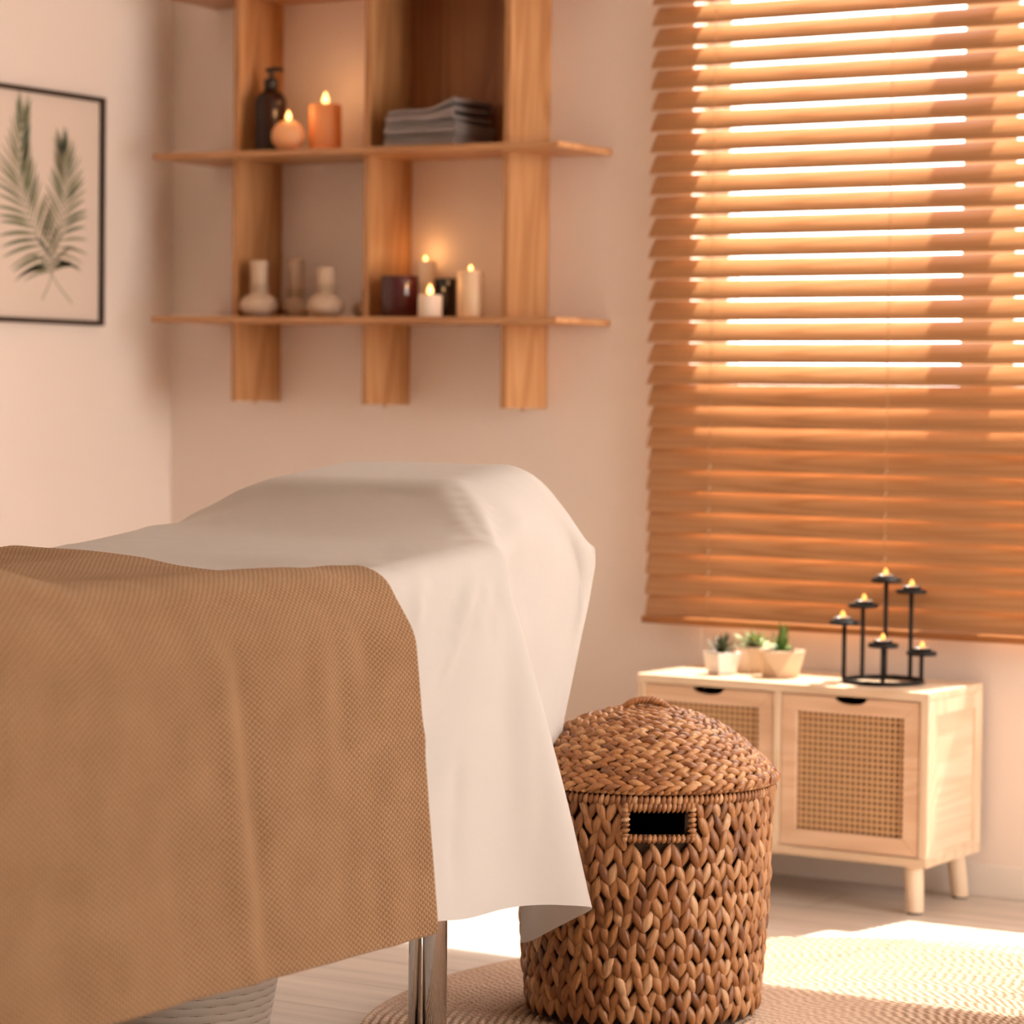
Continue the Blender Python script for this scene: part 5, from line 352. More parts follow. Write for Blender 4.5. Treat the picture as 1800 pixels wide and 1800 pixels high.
[0,0,0,0,0,0,0,0,0,0,0,0,0,0,0,0,0,0,0,0,0,0,0,0,0,0,0,-1,1,0,0,0,0,0,0,0,0,0,0,0,0,0,0,-1,1,-1,0,0,-1,0,0,-1,0,0,0,0,0,-1,0,0,0,0,1,0,-1,0,0,1,0,0],
[-1,0,0,1,0,0,0,0,0,1,-1,0,0,0,0,0,0,0,0,0,0,0,0,0,0,0,0,0,0,0,0,0,0,0,0,0,0,0,0,0,-1,1,0,0,-1,0,0,-1,0,0,-1,0,0,-1,0,0,0,0,-1,0,0,0,-1,1,0,0,0,-1,1,0],
[0,0,0,-1,0,1,0,0,0,0,0,0,1,-1,0,0,0,0,0,0,0,0,0,0,0,-1,1,0,0,0,0,0,0,0,0,0,0,0,0,0,0,0,0,0,1,0,-1,1,0,-1,1,-1,0,1,-1,0,-1,0,0,0,0,0,-1,-1,0,0,0,0,-1,0],
[0,0,0,0,1,-1,0,0,0,0,0,0,0,0,0,0,0,0,0,0,0,0,0,0,0,0,0,0,0,0,0,0,0,0,0,0,0,0,0,0,0,0,0,0,0,1,0,0,1,0,0,1,0,-1,1,0,1,-1,1,0,-1,0,1,-1,0,0,0,-1,0,0],
[1,0,0,0,-1,0,0,0,0,1,-1,0,0,1,-1,0,0,0,0,0,0,0,0,0,0,0,0,0,0,0,0,0,0,0,0,0,0,0,0,0,0,0,0,0,0,0,1,0,0,1,-1,0,0,1,0,0,0,1,-1,0,1,0,0,1,-1,0,0,1,0,0],
[0,0,0,0,0,0,0,0,0,0,0,0,0,0,0,0,0,0,0,0,0,0,0,0,0,0,0,0,0,0,0,0,0,0,0,0,0,0,0,0,0,0,0,0,0,0,0,1,-1,0,1,0,-1,0,0,0,0,0,1,0,0,0,0,-1,1,0,0,0,0,0],
[0,0,0,1,0,0,-1,0,0,0,0,0,0,0,0,0,0,0,0,0,0,0,0,0,0,0,0,0,0,0,0,0,0,0,0,0,0,0,0,0,0,0,0,1,0,-1,1,-1,1,-1,0,0,1,0,0,-1,0,0,0,0,0,0,0,1,-1,0,0,0,0,0],
[1,0,0,-1,0,0,0,0,0,0,0,0,0,0,1,-1,0,0,0,0,0,0,0,0,0,0,0,0,0,0,0,0,0,0,0,0,0,0,0,0,0,0,1,0,1,2,1,2,-1,1,-1,0,-1,0,-1,0,0,-1,0,-1,0,-1,0,0,1,-1,0,0,0,0],
[-1,0,1,0,0,0,0,0,0,0,0,0,0,0,0,0,0,0,0,0,0,0,0,0,0,0,0,0,0,0,0,0,0,0,0,0,0,0,0,0,0,0,0,0,1,2,2,1,3,1,1,0,1,0,1,0,0,0,-1,0,-1,0,-1,-2,-1,0,-1,-1,-1,0],
[0,0,-1,0,0,0,1,0,0,1,-1,0,0,0,0,0,0,0,0,0,0,0,0,0,0,0,0,0,0,0,0,0,0,0,0,0,0,0,0,0,0,0,-1,-1,-2,-4,-3,-1,-1,1,1,2,1,1,1,2,1,2,2,1,1,1,1,2,1,0,0,1,0,-1],
[0,0,0,0,0,0,0,0,0,-1,1,0,0,0,0,0,0,0,0,0,0,0,0,0,0,0,0,0,0,0,0,0,0,0,0,0,0,0,0,0,0,0,0,-1,-3,-3,-4,-5,-3,-2,0,-1,0,0,3,0,-2,1,0,2,1,2,1,1,1,2,1,1,1,1],
[0,0,0,0,0,0,0,0,0,0,0,0,0,0,0,0,0,0,0,0,0,0,0,0,0,0,0,0,0,0,0,0,0,0,0,0,0,0,0,0,0,0,0,1,2,3,2,2,0,-1,-2,-2,-2,-3,-2,-3,-1,-3,-1,-2,-1,-1,-1,0,0,0,1,1,1,1],
[0,-1,0,0,1,0,0,0,0,1,-1,0,0,0,0,0,0,0,0,0,0,0,0,0,0,0,0,0,0,0,0,0,0,0,0,0,0,0,-1,1,0,0,0,1,0,1,2,1,2,1,1,0,1,2,1,0,0,0,0,-1,0,-2,0,-2,-1,-2,-1,-2,-1,-2],
[0,1,0,0,-1,0,0,0,0,-1,1,0,0,0,0,0,0,0,0,0,0,0,0,0,0,0,0,0,0,0,0,0,0,0,0,0,0,0,0,0,0,0,0,0,1,1,0,0,0,0,0,0,0,0,0,0,0,1,0,1,-1,1,0,1,0,0,0,0,0,1],
[0,0,0,0,0,0,0,0,0,0,0,0,0,0,0,0,0,0,0,0,-1,1,0,0,0,0,0,0,0,0,0,0,0,0,0,0,0,0,0,0,0,0,0,0,1,0,1,1,0,0,-1,1,0,-1,1,-1,0,0,-1,0,1,-1,0,0,-1,1,0,0,-1,0],
[0,0,0,0,0,0,0,0,0,1,-1,0,0,0,-1,1,0,0,0,0,0,0,0,0,0,0,0,0,0,0,0,0,0,0,0,0,0,0,0,0,0,0,0,0,0,1,0,0,0,0,1,-1,0,1,-1,0,1,-1,1,-1,0,0,0,0,0,0,0,-1,1,0],
[0,0,0,0,1,0,-1,0,0,0,0,1,-1,0,0,0,0,0,0,0,0,0,0,0,0,0,0,0,0,0,0,0,0,0,0,0,0,0,0,-1,1,0,0,0,-1,0,-1,1,0,0,0,1,-1,0,1,0,-1,1,0,0,0,1,-1,0,1,-1,0,1,-1,0],
[0,0,1,0,-1,-1,1,0,0,0,0,0,0,0,0,0,0,0,0,0,0,0,0,0,0,0,0,0,0,-1,1,0,0,0,0,0,0,0,0,0,0,0,0,-1,0,-1,1,-2,0,0,0,0,1,0,1,-1,1,0,-1,1,0,0,1,-1,0,1,0,0,0,0],
[0,0,-1,0,0,1,0,0,0,-1,1,0,0,0,0,0,0,0,0,0,0,0,0,0,0,0,0,0,0,0,0,0,0,0,0,0,0,0,0,0,0,0,0,1,0,-1,0,1,0,0,0,0,0,0,-1,0,0,0,1,-1,0,0,0,0,0,0,0,0,1,0],
[0,0,0,0,0,0,0,0,1,-1,0,0,0,0,0,0,0,0,0,0,0,0,0,0,0,0,0,0,0,0,0,-1,1,0,0,-1,1,0,0,0,0,0,0,1,0,3,0,2,0,-1,0,-1,0,-1,1,-2,0,-1,0,0,0,-1,0,1,-1,0,0,0,0,0],
[0,0,0,0,0,0,0,1,-2,1,0,0,0,0,1,-1,0,0,0,0,0,0,0,0,0,0,0,0,0,0,0,0,0,-1,1,0,0,0,0,0,0,0,0,0,1,-1,0,-1,-1,1,-1,0,-1,0,0,1,-1,1,-1,1,0,0,0,0,1,-1,0,0,0,0],
[0,0,0,0,0,0,0,0,1,-3,3,-1,0,0,0,0,0,0,0,0,0,0,0,0,0,0,0,0,0,0,0,0,0,0,0,0,0,0,0,0,0,0,0,-2,-2,-2,-2,-3,1,-1,1,1,1,1,1,0,2,0,1,0,0,1,0,0,0,0,0,0,0,0],
[0,0,0,0,0,0,0,0,-1,1,0,0,0,0,0,0,0,0,0,0,0,0,0,0,0,0,0,0,0,0,0,0,0,0,0,0,0,0,0,0,0,0,0,-2,-1,-2,-1,1,-1,2,0,1,1,0,1,0,0,0,0,1,0,0,0,0,0,2,0,0,1,0],
[0,0,0,0,0,0,0,0,1,-2,1,0,0,0,0,0,0,0,0,0,0,0,0,0,0,0,0,0,0,0,0,0,0,0,0,0,0,0,0,0,0,0,0,2,0,2,2,1,1,0,0,-1,-1,0,-1,-1,-1,0,0,-1,0,0,0,0,0,0,0,0,-1,1],
[0,0,0,0,0,0,0,0,0,1,-1,0,0,0,0,0,0,0,0,0,1,-1,0,0,0,0,0,0,0,0,0,0,0,0,0,0,0,0,0,0,0,-1,1,0,0,0,-1,0,1,1,0,0,0,0,0,-1,0,0,0,0,-1,0,0,0,0,-1,0,0,0,-1],
[0,0,0,0,0,0,0,0,0,0,0,0,0,0,0,0,0,0,0,0,0,0,0,0,0,0,0,0,0,0,0,0,0,0,0,0,0,0,0,0,0,0,-1,-1,-3,-3,-3,0,1,2,3,1,0,0,2,0,1,0,0,0,1,0,0,0,0,0,1,0,1,1],
[0,0,0,0,0,0,0,0,0,-1,1,0,0,0,0,0,0,0,0,0,0,0,0,0,0,0,0,0,0,0,0,0,0,0,0,0,0,-1,1,0,-1,1,0,-1,1,-1,1,0,1,-1,0,0,1,0,0,0,0,0,1,0,1,0,1,1,0,1,0,1,-1,0],
[0,0,0,0,0,0,0,-1,1,0,-1,1,0,0,0,0,0,0,0,0,0,0,0,0,0,0,0,0,0,0,0,0,0,0,0,0,0,0,0,-1,1,0,1,1,2,4,1,0,-2,-2,-2,0,-1,0,0,0,0,0,-1,1,-1,1,-1,-1,1,-1,-1,-1,0,-1],
[0,0,0,0,0,0,0,0,0,4,-5,1,0,0,0,0,0,0,0,0,-1,1,-1,1,-1,1,-1,1,0,0,0,0,0,0,0,0,0,0,0,0,0,0,0,1,1,1,2,0,-2,-1,-1,-1,0,0,0,-1,0,0,1,-1,0,-1,0,-1,-1,0,0,-1,0,-1],
[-1,0,0,1,0,0,0,1,-1,-1,1,-1,1,0,0,0,0,0,0,0,0,0,0,0,0,0,0,0,0,0,0,0,0,0,0,0,0,0,0,0,0,0,0,0,0,1,0,0,0,-1,0,0,-1,0,0,0,0,0,-2,0,0,-1,0,0,-1,0,-1,0,-1,1],
[1,0,-1,-1,0,1,0,0,1,-2,1,0,0,0,0,1,-1,0,0,0,0,0,0,0,0,0,0,0,-1,1,-1,1,0,0,0,0,0,0,0,0,0,0,0,0,0,-1,0,-1,0,1,0,-1,1,0,0,-1,0,-1,1,0,-1,1,0,0,1,0,1,2,1,0],
[0,0,1,0,0,-2,0,1,-1,-1,2,0,0,0,0,0,0,0,0,0,0,0,0,0,0,0,0,0,0,0,0,0,-1,1,-1,1,0,0,0,0,0,0,0,0,-1,0,0,0,0,0,0,1,0,0,0,1,0,1,0,-1,1,0,0,1,0,0,0,-1,0,0],
[0,0,0,0,0,1,0,-1,1,1,-2,0,0,0,0,0,0,0,0,0,0,0,0,-1,1,-1,1,0,0,0,0,0,0,0,0,0,0,0,0,0,0,-1,0,0,0,1,0,0,1,0,0,0,0,0,0,0,0,0,0,0,0,0,0,0,0,0,0,0,0,0],
[29,-4,-4,-4,-4,-3,-3,-4,-1,11,-2,15,2,-6,-7,-6,-5,-2,-1,1,1,2,2,2,2,3,3,4,3,3,2,3,2,2,1,0,0,-2,-5,-4,-18,21,-11,-11,-5,-2,0,1,0,0,0,1,0,0,0,1,0,0,0,1,0,0,1,0,0,0,1,0,0,1],
[88,0,1,0,1,0,-1,2,-2,-12,-1,-13,1,6,6,7,5,2,1,-1,-1,-2,-1,-2,-2,-3,-3,-4,-3,-3,-2,-3,-2,-2,-1,0,0,2,3,3,16,-20,12,11,5,2,1,-1,0,1,0,-1,0,1,0,-1,0,1,0,-1,1,0,-1,0,1,0,-1,1,0,-1],
[88,1,0,1,0,0,1,-1,0,0,2,-3,-2,1,1,0,1,0,0,0,0,0,-1,0,0,0,0,0,-1,0,0,0,0,0,0,0,-1,0,2,0,3,-1,-1,0,1,0,-1,0,1,-1,0,1,0,-1,0,1,0,-1,1,0,-1,0,1,0,-1,1,0,-1,0,1],
[88,1,1,0,0,0,0,0,1,-1,0,1,-1,0,1,-1,0,0,0,0,0,0,0,0,0,0,0,0,1,0,0,0,-1,0,0,0,1,0,-1,1,-1,0,1,0,-1,0,1,0,-1,0,1,-1,0,1,0,-1,0,1,-1,0,1,0,-1,1,0,-1,0,1,0,-1],
[86,2,1,0,0,1,0,0,0,1,0,0,0,0,-1,1,-1,0,1,0,0,0,0,0,0,0,0,-1,0,0,0,0,1,0,0,0,-1,0,1,0,0,0,-1,0,1,0,-1,0,1,0,-1,0,1,-1,0,1,0,-1,0,1,-1,0,1,-1,0,1,0,-1,0,1],
[85,1,-3,0,1,1,1,2,2,0,0,0,1,-1,1,-1,0,1,-1,0,0,0,0,0,0,0,0,1,0,0,0,-1,0,0,0,0,1,0,0,-1,0,1,0,0,-1,0,0,1,-1,0,1,0,-1,0,1,-1,0,0,1,-1,0,1,-1,0,0,-1,1,0,0,-1],
[90,-3,1,-1,-1,0,2,1,1,0,0,0,0,0,0,0,0,0,0,0,0,0,0,0,0,0,0,0,0,0,0,1,0,0,-1,0,0,0,0,1,0,-1,0,0,1,0,0,-1,0,0,-1,1,0,0,-1,0,0,0,0,0,0,-1,0,0,0,1,-1,0,0,0],
[82,0,1,3,2,2,0,0,0,0,2,-1,-1,0,0,0,1,-1,1,0,0,0,0,-1,0,0,0,0,0,0,0,0,0,0,1,0,0,0,0,0,0,0,0,0,-1,0,0,0,0,0,1,-1,0,0,0,0,0,0,-1,0,1,0,0,0,0,-1,0,0,1,0],
[88,0,1,1,1,-1,0,1,-1,1,-1,1,0,0,-1,1,-1,0,0,0,0,0,0,1,0,0,0,0,0,0,0,-1,0,0,0,0,1,0,0,0,-1,0,0,1,0,0,0,0,0,0,-1,0,0,0,0,0,0,0,0,0,-1,0,0,0,0,0,0,0,-1,0],
[88,1,1,0,0,1,0,-1,0,0,1,-1,0,1,0,-1,0,1,-1,0,0,0,0,0,0,0,0,0,0,0,0,1,0,0,0,0,-1,0,0,0,1,0,0,-1,0,0,0,0,0,0,0,0,0,0,0,0,0,0,0,0,0,0,0,0,0,0,0,0,0,0],
[90,1,0,0,0,-1,1,0,0,0,-1,1,0,-1,0,1,0,-1,1,0,0,0,0,0,0,0,0,0,0,0,0,0,0,0,0,0,0,0,0,0,0,0,0,0,0,0,0,0,0,0,0,0,0,0,0,0,0,0,0,0,0,0,0,0,0,0,0,0,0,0],
[90,0,0,0,1,0,-1,0,0,0,1,0,0,0,0,-1,0,1,-1,0,0,0,0,0,0,0,0,0,0,0,0,0,0,0,0,0,0,0,1,0,-1,0,0,0,0,0,0,0,0,0,0,0,0,0,0,0,0,0,0,0,0,0,0,0,0,0,0,0,0,0],
[90,0,1,0,-1,0,1,0,0,0,-1,0,0,0,0,1,0,-1,0,0,0,0,0,0,1,0,0,0,0,-1,0,0,1,0,0,0,0,0,-1,0,1,0,0,0,0,0,0,0,0,0,0,0,0,0,0,0,0,0,0,0,0,0,0,0,0,0,0,0,0,-1],
[91,0,-1,0,1,0,-1,0,0,1,0,0,0,0,0,-1,0,1,0,0,0,0,0,0,-1,0,0,0,0,1,0,0,-1,0,0,0,0,1,0,0,-1,0,0,0,0,0,0,0,0,0,0,0,0,0,0,0,0,0,0,0,0,0,0,0,0,0,0,0,0,1],
[91,0,0,0,-1,0,1,0,0,-1,0,1,-1,0,1,0,0,-1,0,0,0,0,0,0,1,0,0,0,0,-1,0,1,0,0,0,0,0,-1,0,0,1,0,0,0,0,0,0,0,0,0,0,0,0,0,0,0,0,0,0,0,0,0,0,0,0,0,-1,0,0,0],
[90,0,0,1,0,0,-1,0,0,1,0,-1,1,0,-1,0,0,0,0,1,0,0,0,0,-1,0,0,0,0,1,0,-1,0,0,0,0,0,0,1,0,-1,0,0,0,0,0,0,0,0,0,0,0,0,0,0,0,0,0,0,0,0,0,0,0,0,0,1,0,0,0],
[91,0,0,-1,0,0,0,1,0,-1,0,0,0,0,0,1,0,0,0,-1,0,0,0,0,0,0,0,0,0,0,0,0,1,0,0,0,0,0,-1,0,1,0,0,0,0,0,0,0,0,0,0,0,0,0,0,0,0,0,0,0,0,0,0,0,0,0,0,0,0,0],
[90,0,0,1,0,0,0,-1,0,0,0,1,0,0,0,-1,0,0,0,0,0,0,1,0,0,0,0,0,0,0,0,0,-1,0,0,0,0,0,1,0,-1,0,0,0,0,0,0,0,0,0,0,0,0,0,0,0,0,0,0,0,0,0,0,0,0,0,0,0,0,0],
[91,0,0,-1,0,0,0,1,0,0,0,-1,0,0,0,0,0,1,-1,1,0,0,-1,0,0,0,0,0,0,0,0,0,0,0,1,0,0,0,-1,0,1,0,0,0,0,0,0,0,0,0,0,0,0,0,0,0,0,0,0,0,0,0,0,0,0,0,0,0,0,0],
[90,0,0,1,0,0,0,-1,0,0,0,0,1,0,0,0,0,-1,1,-1,0,0,0,0,0,0,0,1,0,0,0,0,0,0,-1,0,0,0,1,0,-1,0,0,0,0,0,0,0,0,0,0,0,0,0,0,0,0,0,0,0,0,0,0,0,0,0,0,0,0,0],
[91,0,0,-1,0,0,0,0,0,1,0,0,-1,0,0,0,0,0,0,0,0,1,0,0,0,0,0,-1,0,0,0,0,0,1,0,0,0,0,-1,0,1,0,0,0,0,0,0,0,0,0,0,0,0,0,0,0,0,0,0,0,0,0,0,0,0,0,0,0,0,0],
[91,0,0,0,0,0,0,0,0,-1,0,0,0,0,1,0,0,0,-1,1,0,-1,0,0,0,0,0,0,0,0,1,0,0,-1,0,0,0,0,1,0,-1,0,0,0,0,0,0,0,0,0,0,0,0,0,0,0,0,0,0,0,0,0,0,0,0,0,0,0,0,0],
[90,0,0,0,0,0,0,0,0,0,0,0,1,0,-1,0,0,0,1,-1,0,0,0,0,0,1,0,0,0,0,-1,0,0,0,0,1,0,0,-1,0,1,0,0,0,0,0,0,0,0,0,0,0,0,0,0,0,0,0,0,0,0,0,0,0,0,0,0,0,0,0],
[91,0,0,0,0,0,0,0,0,0,0,0,-1,0,0,0,0,0,0,0,0,1,0,0,0,-1,0,0,0,0,0,1,0,0,0,-1,0,0,0,0,0,0,0,0,0,0,0,0,0,0,0,0,0,0,0,0,0,0,0,0,0,0,0,0,0,0,0,0,0,0],
[45,0,0,0,0,0,0,0,0,0,0,0,0,0,0,0,0,0,0,1,0,-1,0,0,0,0,0,0,0,0,1,-1,0,0,0,0,0,0,1,0,-1,0,0,0,0,0,0,0,0,0,0,0,0,0,0,0,0,0,0,1,0,0,0,0,0,0,0,0,0,0],
[45,0,0,0,0,0,0,0,0,0,0,0,0,0,0,0,0,0,1,-1,0,0,0,0,0,0,0,0,1,0,-1,0,0,0,0,0,1,0,-1,0,1,0,0,0,0,0,0,0,0,0,0,0,0,0,0,0,0,0,0,-1,0,0,0,0,0,0,0,0,0,0],
[45,0,0,0,0,0,0,0,0,0,0,0,0,0,0,1,0,0,-1,0,0,0,0,0,0,1,0,0,-1,0,0,0,0,0,1,0,-1,0,0,0,0,0,0,0,0,0,0,0,0,0,0,0,0,0,0,0,0,0,0,0,0,0,0,0,0,0,0,0,0,0],
[46,0,0,0,0,0,0,0,0,0,0,0,0,0,0,-1,0,0,0,0,0,0,0,0,1,-1,0,0,0,0,0,0,1,0,-1,0,0,0,0,0,0,0,0,0,0,0,0,0,0,0,0,0,0,0,0,0,0,0,0,0,0,0,0,0,0,0,0,0,0,0],
[45,0,0,0,0,0,0,0,0,0,0,0,0,0,0,0,0,0,0,0,0,0,1,0,-1,0,0,0,0,0,1,0,-1,0,0,0,0,0,1,0,-1,0,0,0,0,0,0,0,0,0,0,0,0,0,0,0,0,0,0,0,1,0,0,0,0,0,0,0,0,0],
[45,0,0,0,0,0,0,0,0,0,0,0,0,0,0,0,0,0,0,0,1,0,-1,0,0,0,0,0,0,1,-1,0,0,0,0,0,0,1,-1,0,1,0,-1,1,0,0,0,0,0,0,0,0,0,0,0,0,0,0,0,0,-1,0,0,0,0,0,0,0,0,0],
[45,0,0,0,0,0,0,0,0,0,0,0,0,0,0,0,0,0,0,1,-1,0,0,0,0,0,0,0,1,-1,0,0,0,0,0,1,0,-1,0,0,0,0,1,-1,0,0,0,0,0,0,0,0,0,0,0,0,0,0,0,0,0,0,0,0,0,0,0,0,0,0],
[46,0,0,0,-1,0,0,0,0,0,0,0,0,0,0,0,1,0,0,-1,0,0,0,0,0,0,0,1,-1,0,0,0,0,1,0,-1,0,0,0,0,0,0,0,0,0,0,0,0,0,0,0,0,0,0,0,0,0,0,0,0,0,0,0,0,0,0,0,0,0,0],
[45,0,0,0,1,0,0,0,-1,0,0,0,0,1,0,0,-1,0,0,0,0,0,0,0,0,1,0,-1,0,0,0,0,1,-1,0,0,0,0,0,0,0,0,0,0,0,0,0,0,0,0,0,0,0,0,0,0,0,0,0,0,0,1,0,0,0,0,0,0,0,0],
[45,0,0,0,0,0,0,0,1,0,0,-1,1,-1,0,0,0,0,0,0,0,0,0,1,0,-1,0,0,0,0,1,0,-1,0,0,0,0,0,1,0,-1,0,0,0,0,0,0,0,1,0,0,0,0,0,0,0,0,0,0,0,0,-1,0,0,0,0,0,0,0,0],
[45,0,0,0,0,0,0,0,0,0,0,1,-1,0,0,0,0,0,0,0,0,0,1,-1,0,0,0,0,0,1,-1,0,0,0,0,0,1,0,-1,0,1,0,0,0,0,0,0,0,-1,0,0,0,0,0,0,0,0,0,0,0,0,0,0,0,0,0,0,0,0,0],
[45,0,0,0,0,0,0,0,0,0,0,0,0,0,0,0,0,0,0,0,1,0,-1,0,0,0,0,0,1,-1,0,0,0,0,1,0,-1,0,0,0,0,0,0,0,0,0,0,0,0,0,0,0,0,0,0,0,0,0,0,0,0,0,0,0,0,0,0,0,0,0],
[45,0,0,0,0,0,0,0,0,0,0,0,0,0,0,0,0,0,0,1,-1,0,0,0,0,0,1,0,-1,0,0,0,1,0,-1,0,0,0,0,0,0,0,0,0,0,0,0,0,0,0,0,0,0,0,0,0,1,0,0,0,0,0,0,0,0,0,0,0,0,0],
[46,0,0,0,0,0,0,0,-1,0,0,0,0,0,0,1,0,0,0,-1,0,0,0,0,0,1,-1,0,0,0,0,1,-1,0,0,0,0,0,1,0,-1,0,0,0,0,0,1,0,0,0,0,0,0,0,0,0,-1,0,0,0,0,0,0,0,0,0,0,0,0,0],
[45,0,0,0,0,0,0,0,1,0,-1,0,1,0,0,-1,0,0,0,0,0,0,0,1,0,-1,0,0,0,0,1,-1,0,0,0,0,1,0,-1,0,1,0,0,0,0,0,-1,0,0,0,0,0,0,0,0,0,0,0,0,0,0,0,0,0,0,0,0,0,0,0],
[45,0,0,0,0,0,0,0,0,0,1,0,-1,0,0,0,0,0,0,0,0,0,1,-1,0,0,0,0,1,0,-1,0,0,0,0,1,-1,0,0,0,0,0,0,0,0,0,0,0,0,0,0,0,0,0,0,0,0,0,0,0,0,0,0,0,0,0,0,0,0,1],
[45,0,0,0,0,0,0,0,0,0,0,0,0,0,0,0,0,0,0,0,0,1,-1,0,0,0,0,0,0,0,0,0,0,1,0,-1,0,0,0,0,0,0,0,0,0,0,0,0,0,0,0,0,0,0,0,0,0,0,1,0,0,0,0,0,0,0,0,0,0,-1],
[46,0,0,0,0,-1,0,0,0,0,0,0,0,0,0,0,0,0,0,0,1,-1,0,0,0,0,0,1,-1,0,0,0,1,-1,0,0,0,0,1,0,-1,0,0,0,0,0,0,0,0,1,0,0,0,0,0,0,0,0,-1,0,0,0,0,0,0,0,0,0,0,0],
[45,0,0,0,0,1,0,0,-1,0,0,0,0,0,0,0,0,0,0,1,-1,0,0,0,0,0,1,-1,0,0,0,1,-1,0,0,0,0,1,-1,0,1,0,0,0,0,0,0,0,0,-1,0,0,0,0,0,0,0,0,0,0,0,0,0,0,0,0,0,0,0,0],
[45,0,0,0,0,0,0,0,1,0,-1,0,0,0,0,0,0,0,1,-1,0,0,0,0,0,1,-1,0,0,0,1,-1,0,0,0,0,1,-1,0,0,0,0,0,0,0,0,0,0,0,0,0,0,0,0,0,0,0,0,0,0,0,0,0,1,0,0,0,0,0,0],
[46,-1,0,0,0,0,0,0,0,0,1,-1,1,0,0,0,0,0,-1,0,0,0,0,1,0,-1,0,0,1,0,-1,0,0,0,1,0,-1,0,0,0,0,0,0,0,0,0,0,0,0,0,0,0,0,0,1,0,0,0,0,0,0,0,0,-1,0,0,0,0,0,0],
[45,1,0,0,0,-1,0,0,0,0,0,1,-1,0,0,0,0,0,0,0,0,0,1,-1,0,0,0,1,-1,0,0,0,0,1,-1,0,0,0,0,1,-1,0,0,0,0,0,0,1,0,0,0,0,0,0,-1,0,0,0,0,0,0,0,0,0,0,0,0,0,0,0],
[45,0,0,0,0,1,0,0,-1,0,0,0,0,0,0,0,0,0,0,0,1,0,-1,0,0,0,1,-1,0,0,0,0,1,-1,0,0,0,0,1,-1,1,0,0,0,0,0,0,-1,0,0,0,0,0,0,0,0,0,0,0,0,0,0,0,0,1,0,0,0,0,0],
[45,0,0,0,0,0,0,0,1,-1,0,0,0,0,0,0,0,0,0,1,-1,0,0,0,0,1,-1,0,0,0,0,1,-1,0,0,0,1,0,-1,0,0,0,0,0,0,0,0,0,0,0,0,0,0,0,0,0,0,0,1,0,0,0,0,0,-1,0,0,0,0,0],
[46,0,0,-1,0,0,0,0,0,1,-1,0,0,0,0,0,0,0,1,-1,0,0,0,0,1,-1,0,0,0,1,0,-1,0,0,0,0,0,0,0,0,0,0,0,0,0,0,0,0,0,0,0,0,0,1,0,0,0,0,-1,0,0,0,0,0,0,0,0,0,0,0],
[45,0,0,1,0,-1,0,0,0,0,1,-1,1,-1,0,0,0,0,0,0,0,0,0,1,-1,0,0,0,1,-1,0,0,0,0,1,0,-1,0,0,0,0,0,0,0,0,0,0,1,0,0,0,0,0,-1,0,0,0,0,0,0,0,0,0,0,0,0,0,0,1,0],
[45,0,0,0,0,1,0,-1,0,0,0,1,-1,1,0,0,0,0,-1,0,0,1,0,-1,0,0,0,1,-1,0,0,0,1,0,-1,0,0,0,1,0,-1,0,1,0,0,0,0,-1,0,0,0,0,0,0,0,0,0,0,0,0,0,0,1,0,0,0,0,0,-1,0],
[46,0,-1,0,0,0,0,1,0,-1,0,0,0,0,0,0,0,0,0,0,1,-1,0,0,0,1,0,-1,0,0,0,1,-1,0,0,0,0,1,-1,0,1,0,-1,0,0,0,0,0,0,0,0,0,0,0,0,0,1,0,0,0,0,0,-1,0,0,0,0,0,0,0],
[45,0,1,0,-1,0,0,0,0,1,-1,0,0,0,0,0,0,0,0,1,-1,0,0,0,1,-1,0,0,0,0,1,-1,0,0,0,0,1,-1,0,0,0,0,0,0,0,0,0,0,0,0,0,1,0,0,0,0,-1,0,0,0,0,0,0,0,0,0,0,0,0,0],
[45,0,0,0,1,0,-1,0,0,0,1,-1,0,0,0,0,0,0,0,0,0,0,0,1,-1,0,0,0,1,0,-1,0,0,0,1,0,-1,0,0,0,0,0,0,0,0,0,0,1,0,0,0,-1,0,0,0,0,0,0,0,0,0,0,0,0,0,1,0,0,0,0],
[46,-1,0,0,0,0,1,-1,0,0,0,0,1,-1,0,0,0,0,1,-1,0,0,1,-1,0,0,0,1,-1,0,0,0,0,1,-1,0,0,0,1,0,-1,0,0,1,0,0,0,-1,0,0,0,0,0,0,0,0,0,0,0,0,1,0,0,0,0,-1,0,0,0,0],
[45,1,0,0,-1,0,0,1,0,-1,0,1,-1,1,0,0,0,0,-1,0,0,1,-1,0,0,0,1,-1,0,0,0,0,1,-1,0,0,0,0,0,0,1,0,0,-1,0,0,0,0,0,0,0,0,0,0,0,0,1,0,0,0,-1,0,0,0,0,0,0,0,0,0],
[45,0,0,0,1,-1,0,0,0,1,-1,0,0,0,0,0,0,0,0,0,1,-1,0,0,0,1,-1,0,0,0,0,1,-1,0,0,0,0,1,-1,0,0,0,0,0,0,0,0,0,0,0,0,0,1,0,0,0,-1,0,0,0,0,0,0,0,0,0,0,0,0,1],
[46,0,-1,0,0,1,0,-1,0,0,1,-1,0,0,0,0,0,0,0,0,0,0,0,0,1,-1,0,0,0,0,1,-1,0,0,0,0,1,-1,0,0,0,0,0,0,0,0,0,0,1,0,0,0,-1,0,0,0,0,0,0,0,0,0,0,0,1,0,0,0,0,-1],
[45,0,1,-1,0,0,0,1,-1,0,0,0,0,0,0,0,0,0,0,1,-1,0,0,0,0,0,0,0,0,1,-1,0,0,0,1,0,-1,0,0,0,0,0,0,0,1,0,0,0,-1,0,0,0,0,0,0,0,0,0,0,0,1,0,0,0,-1,0,0,0,0,0],
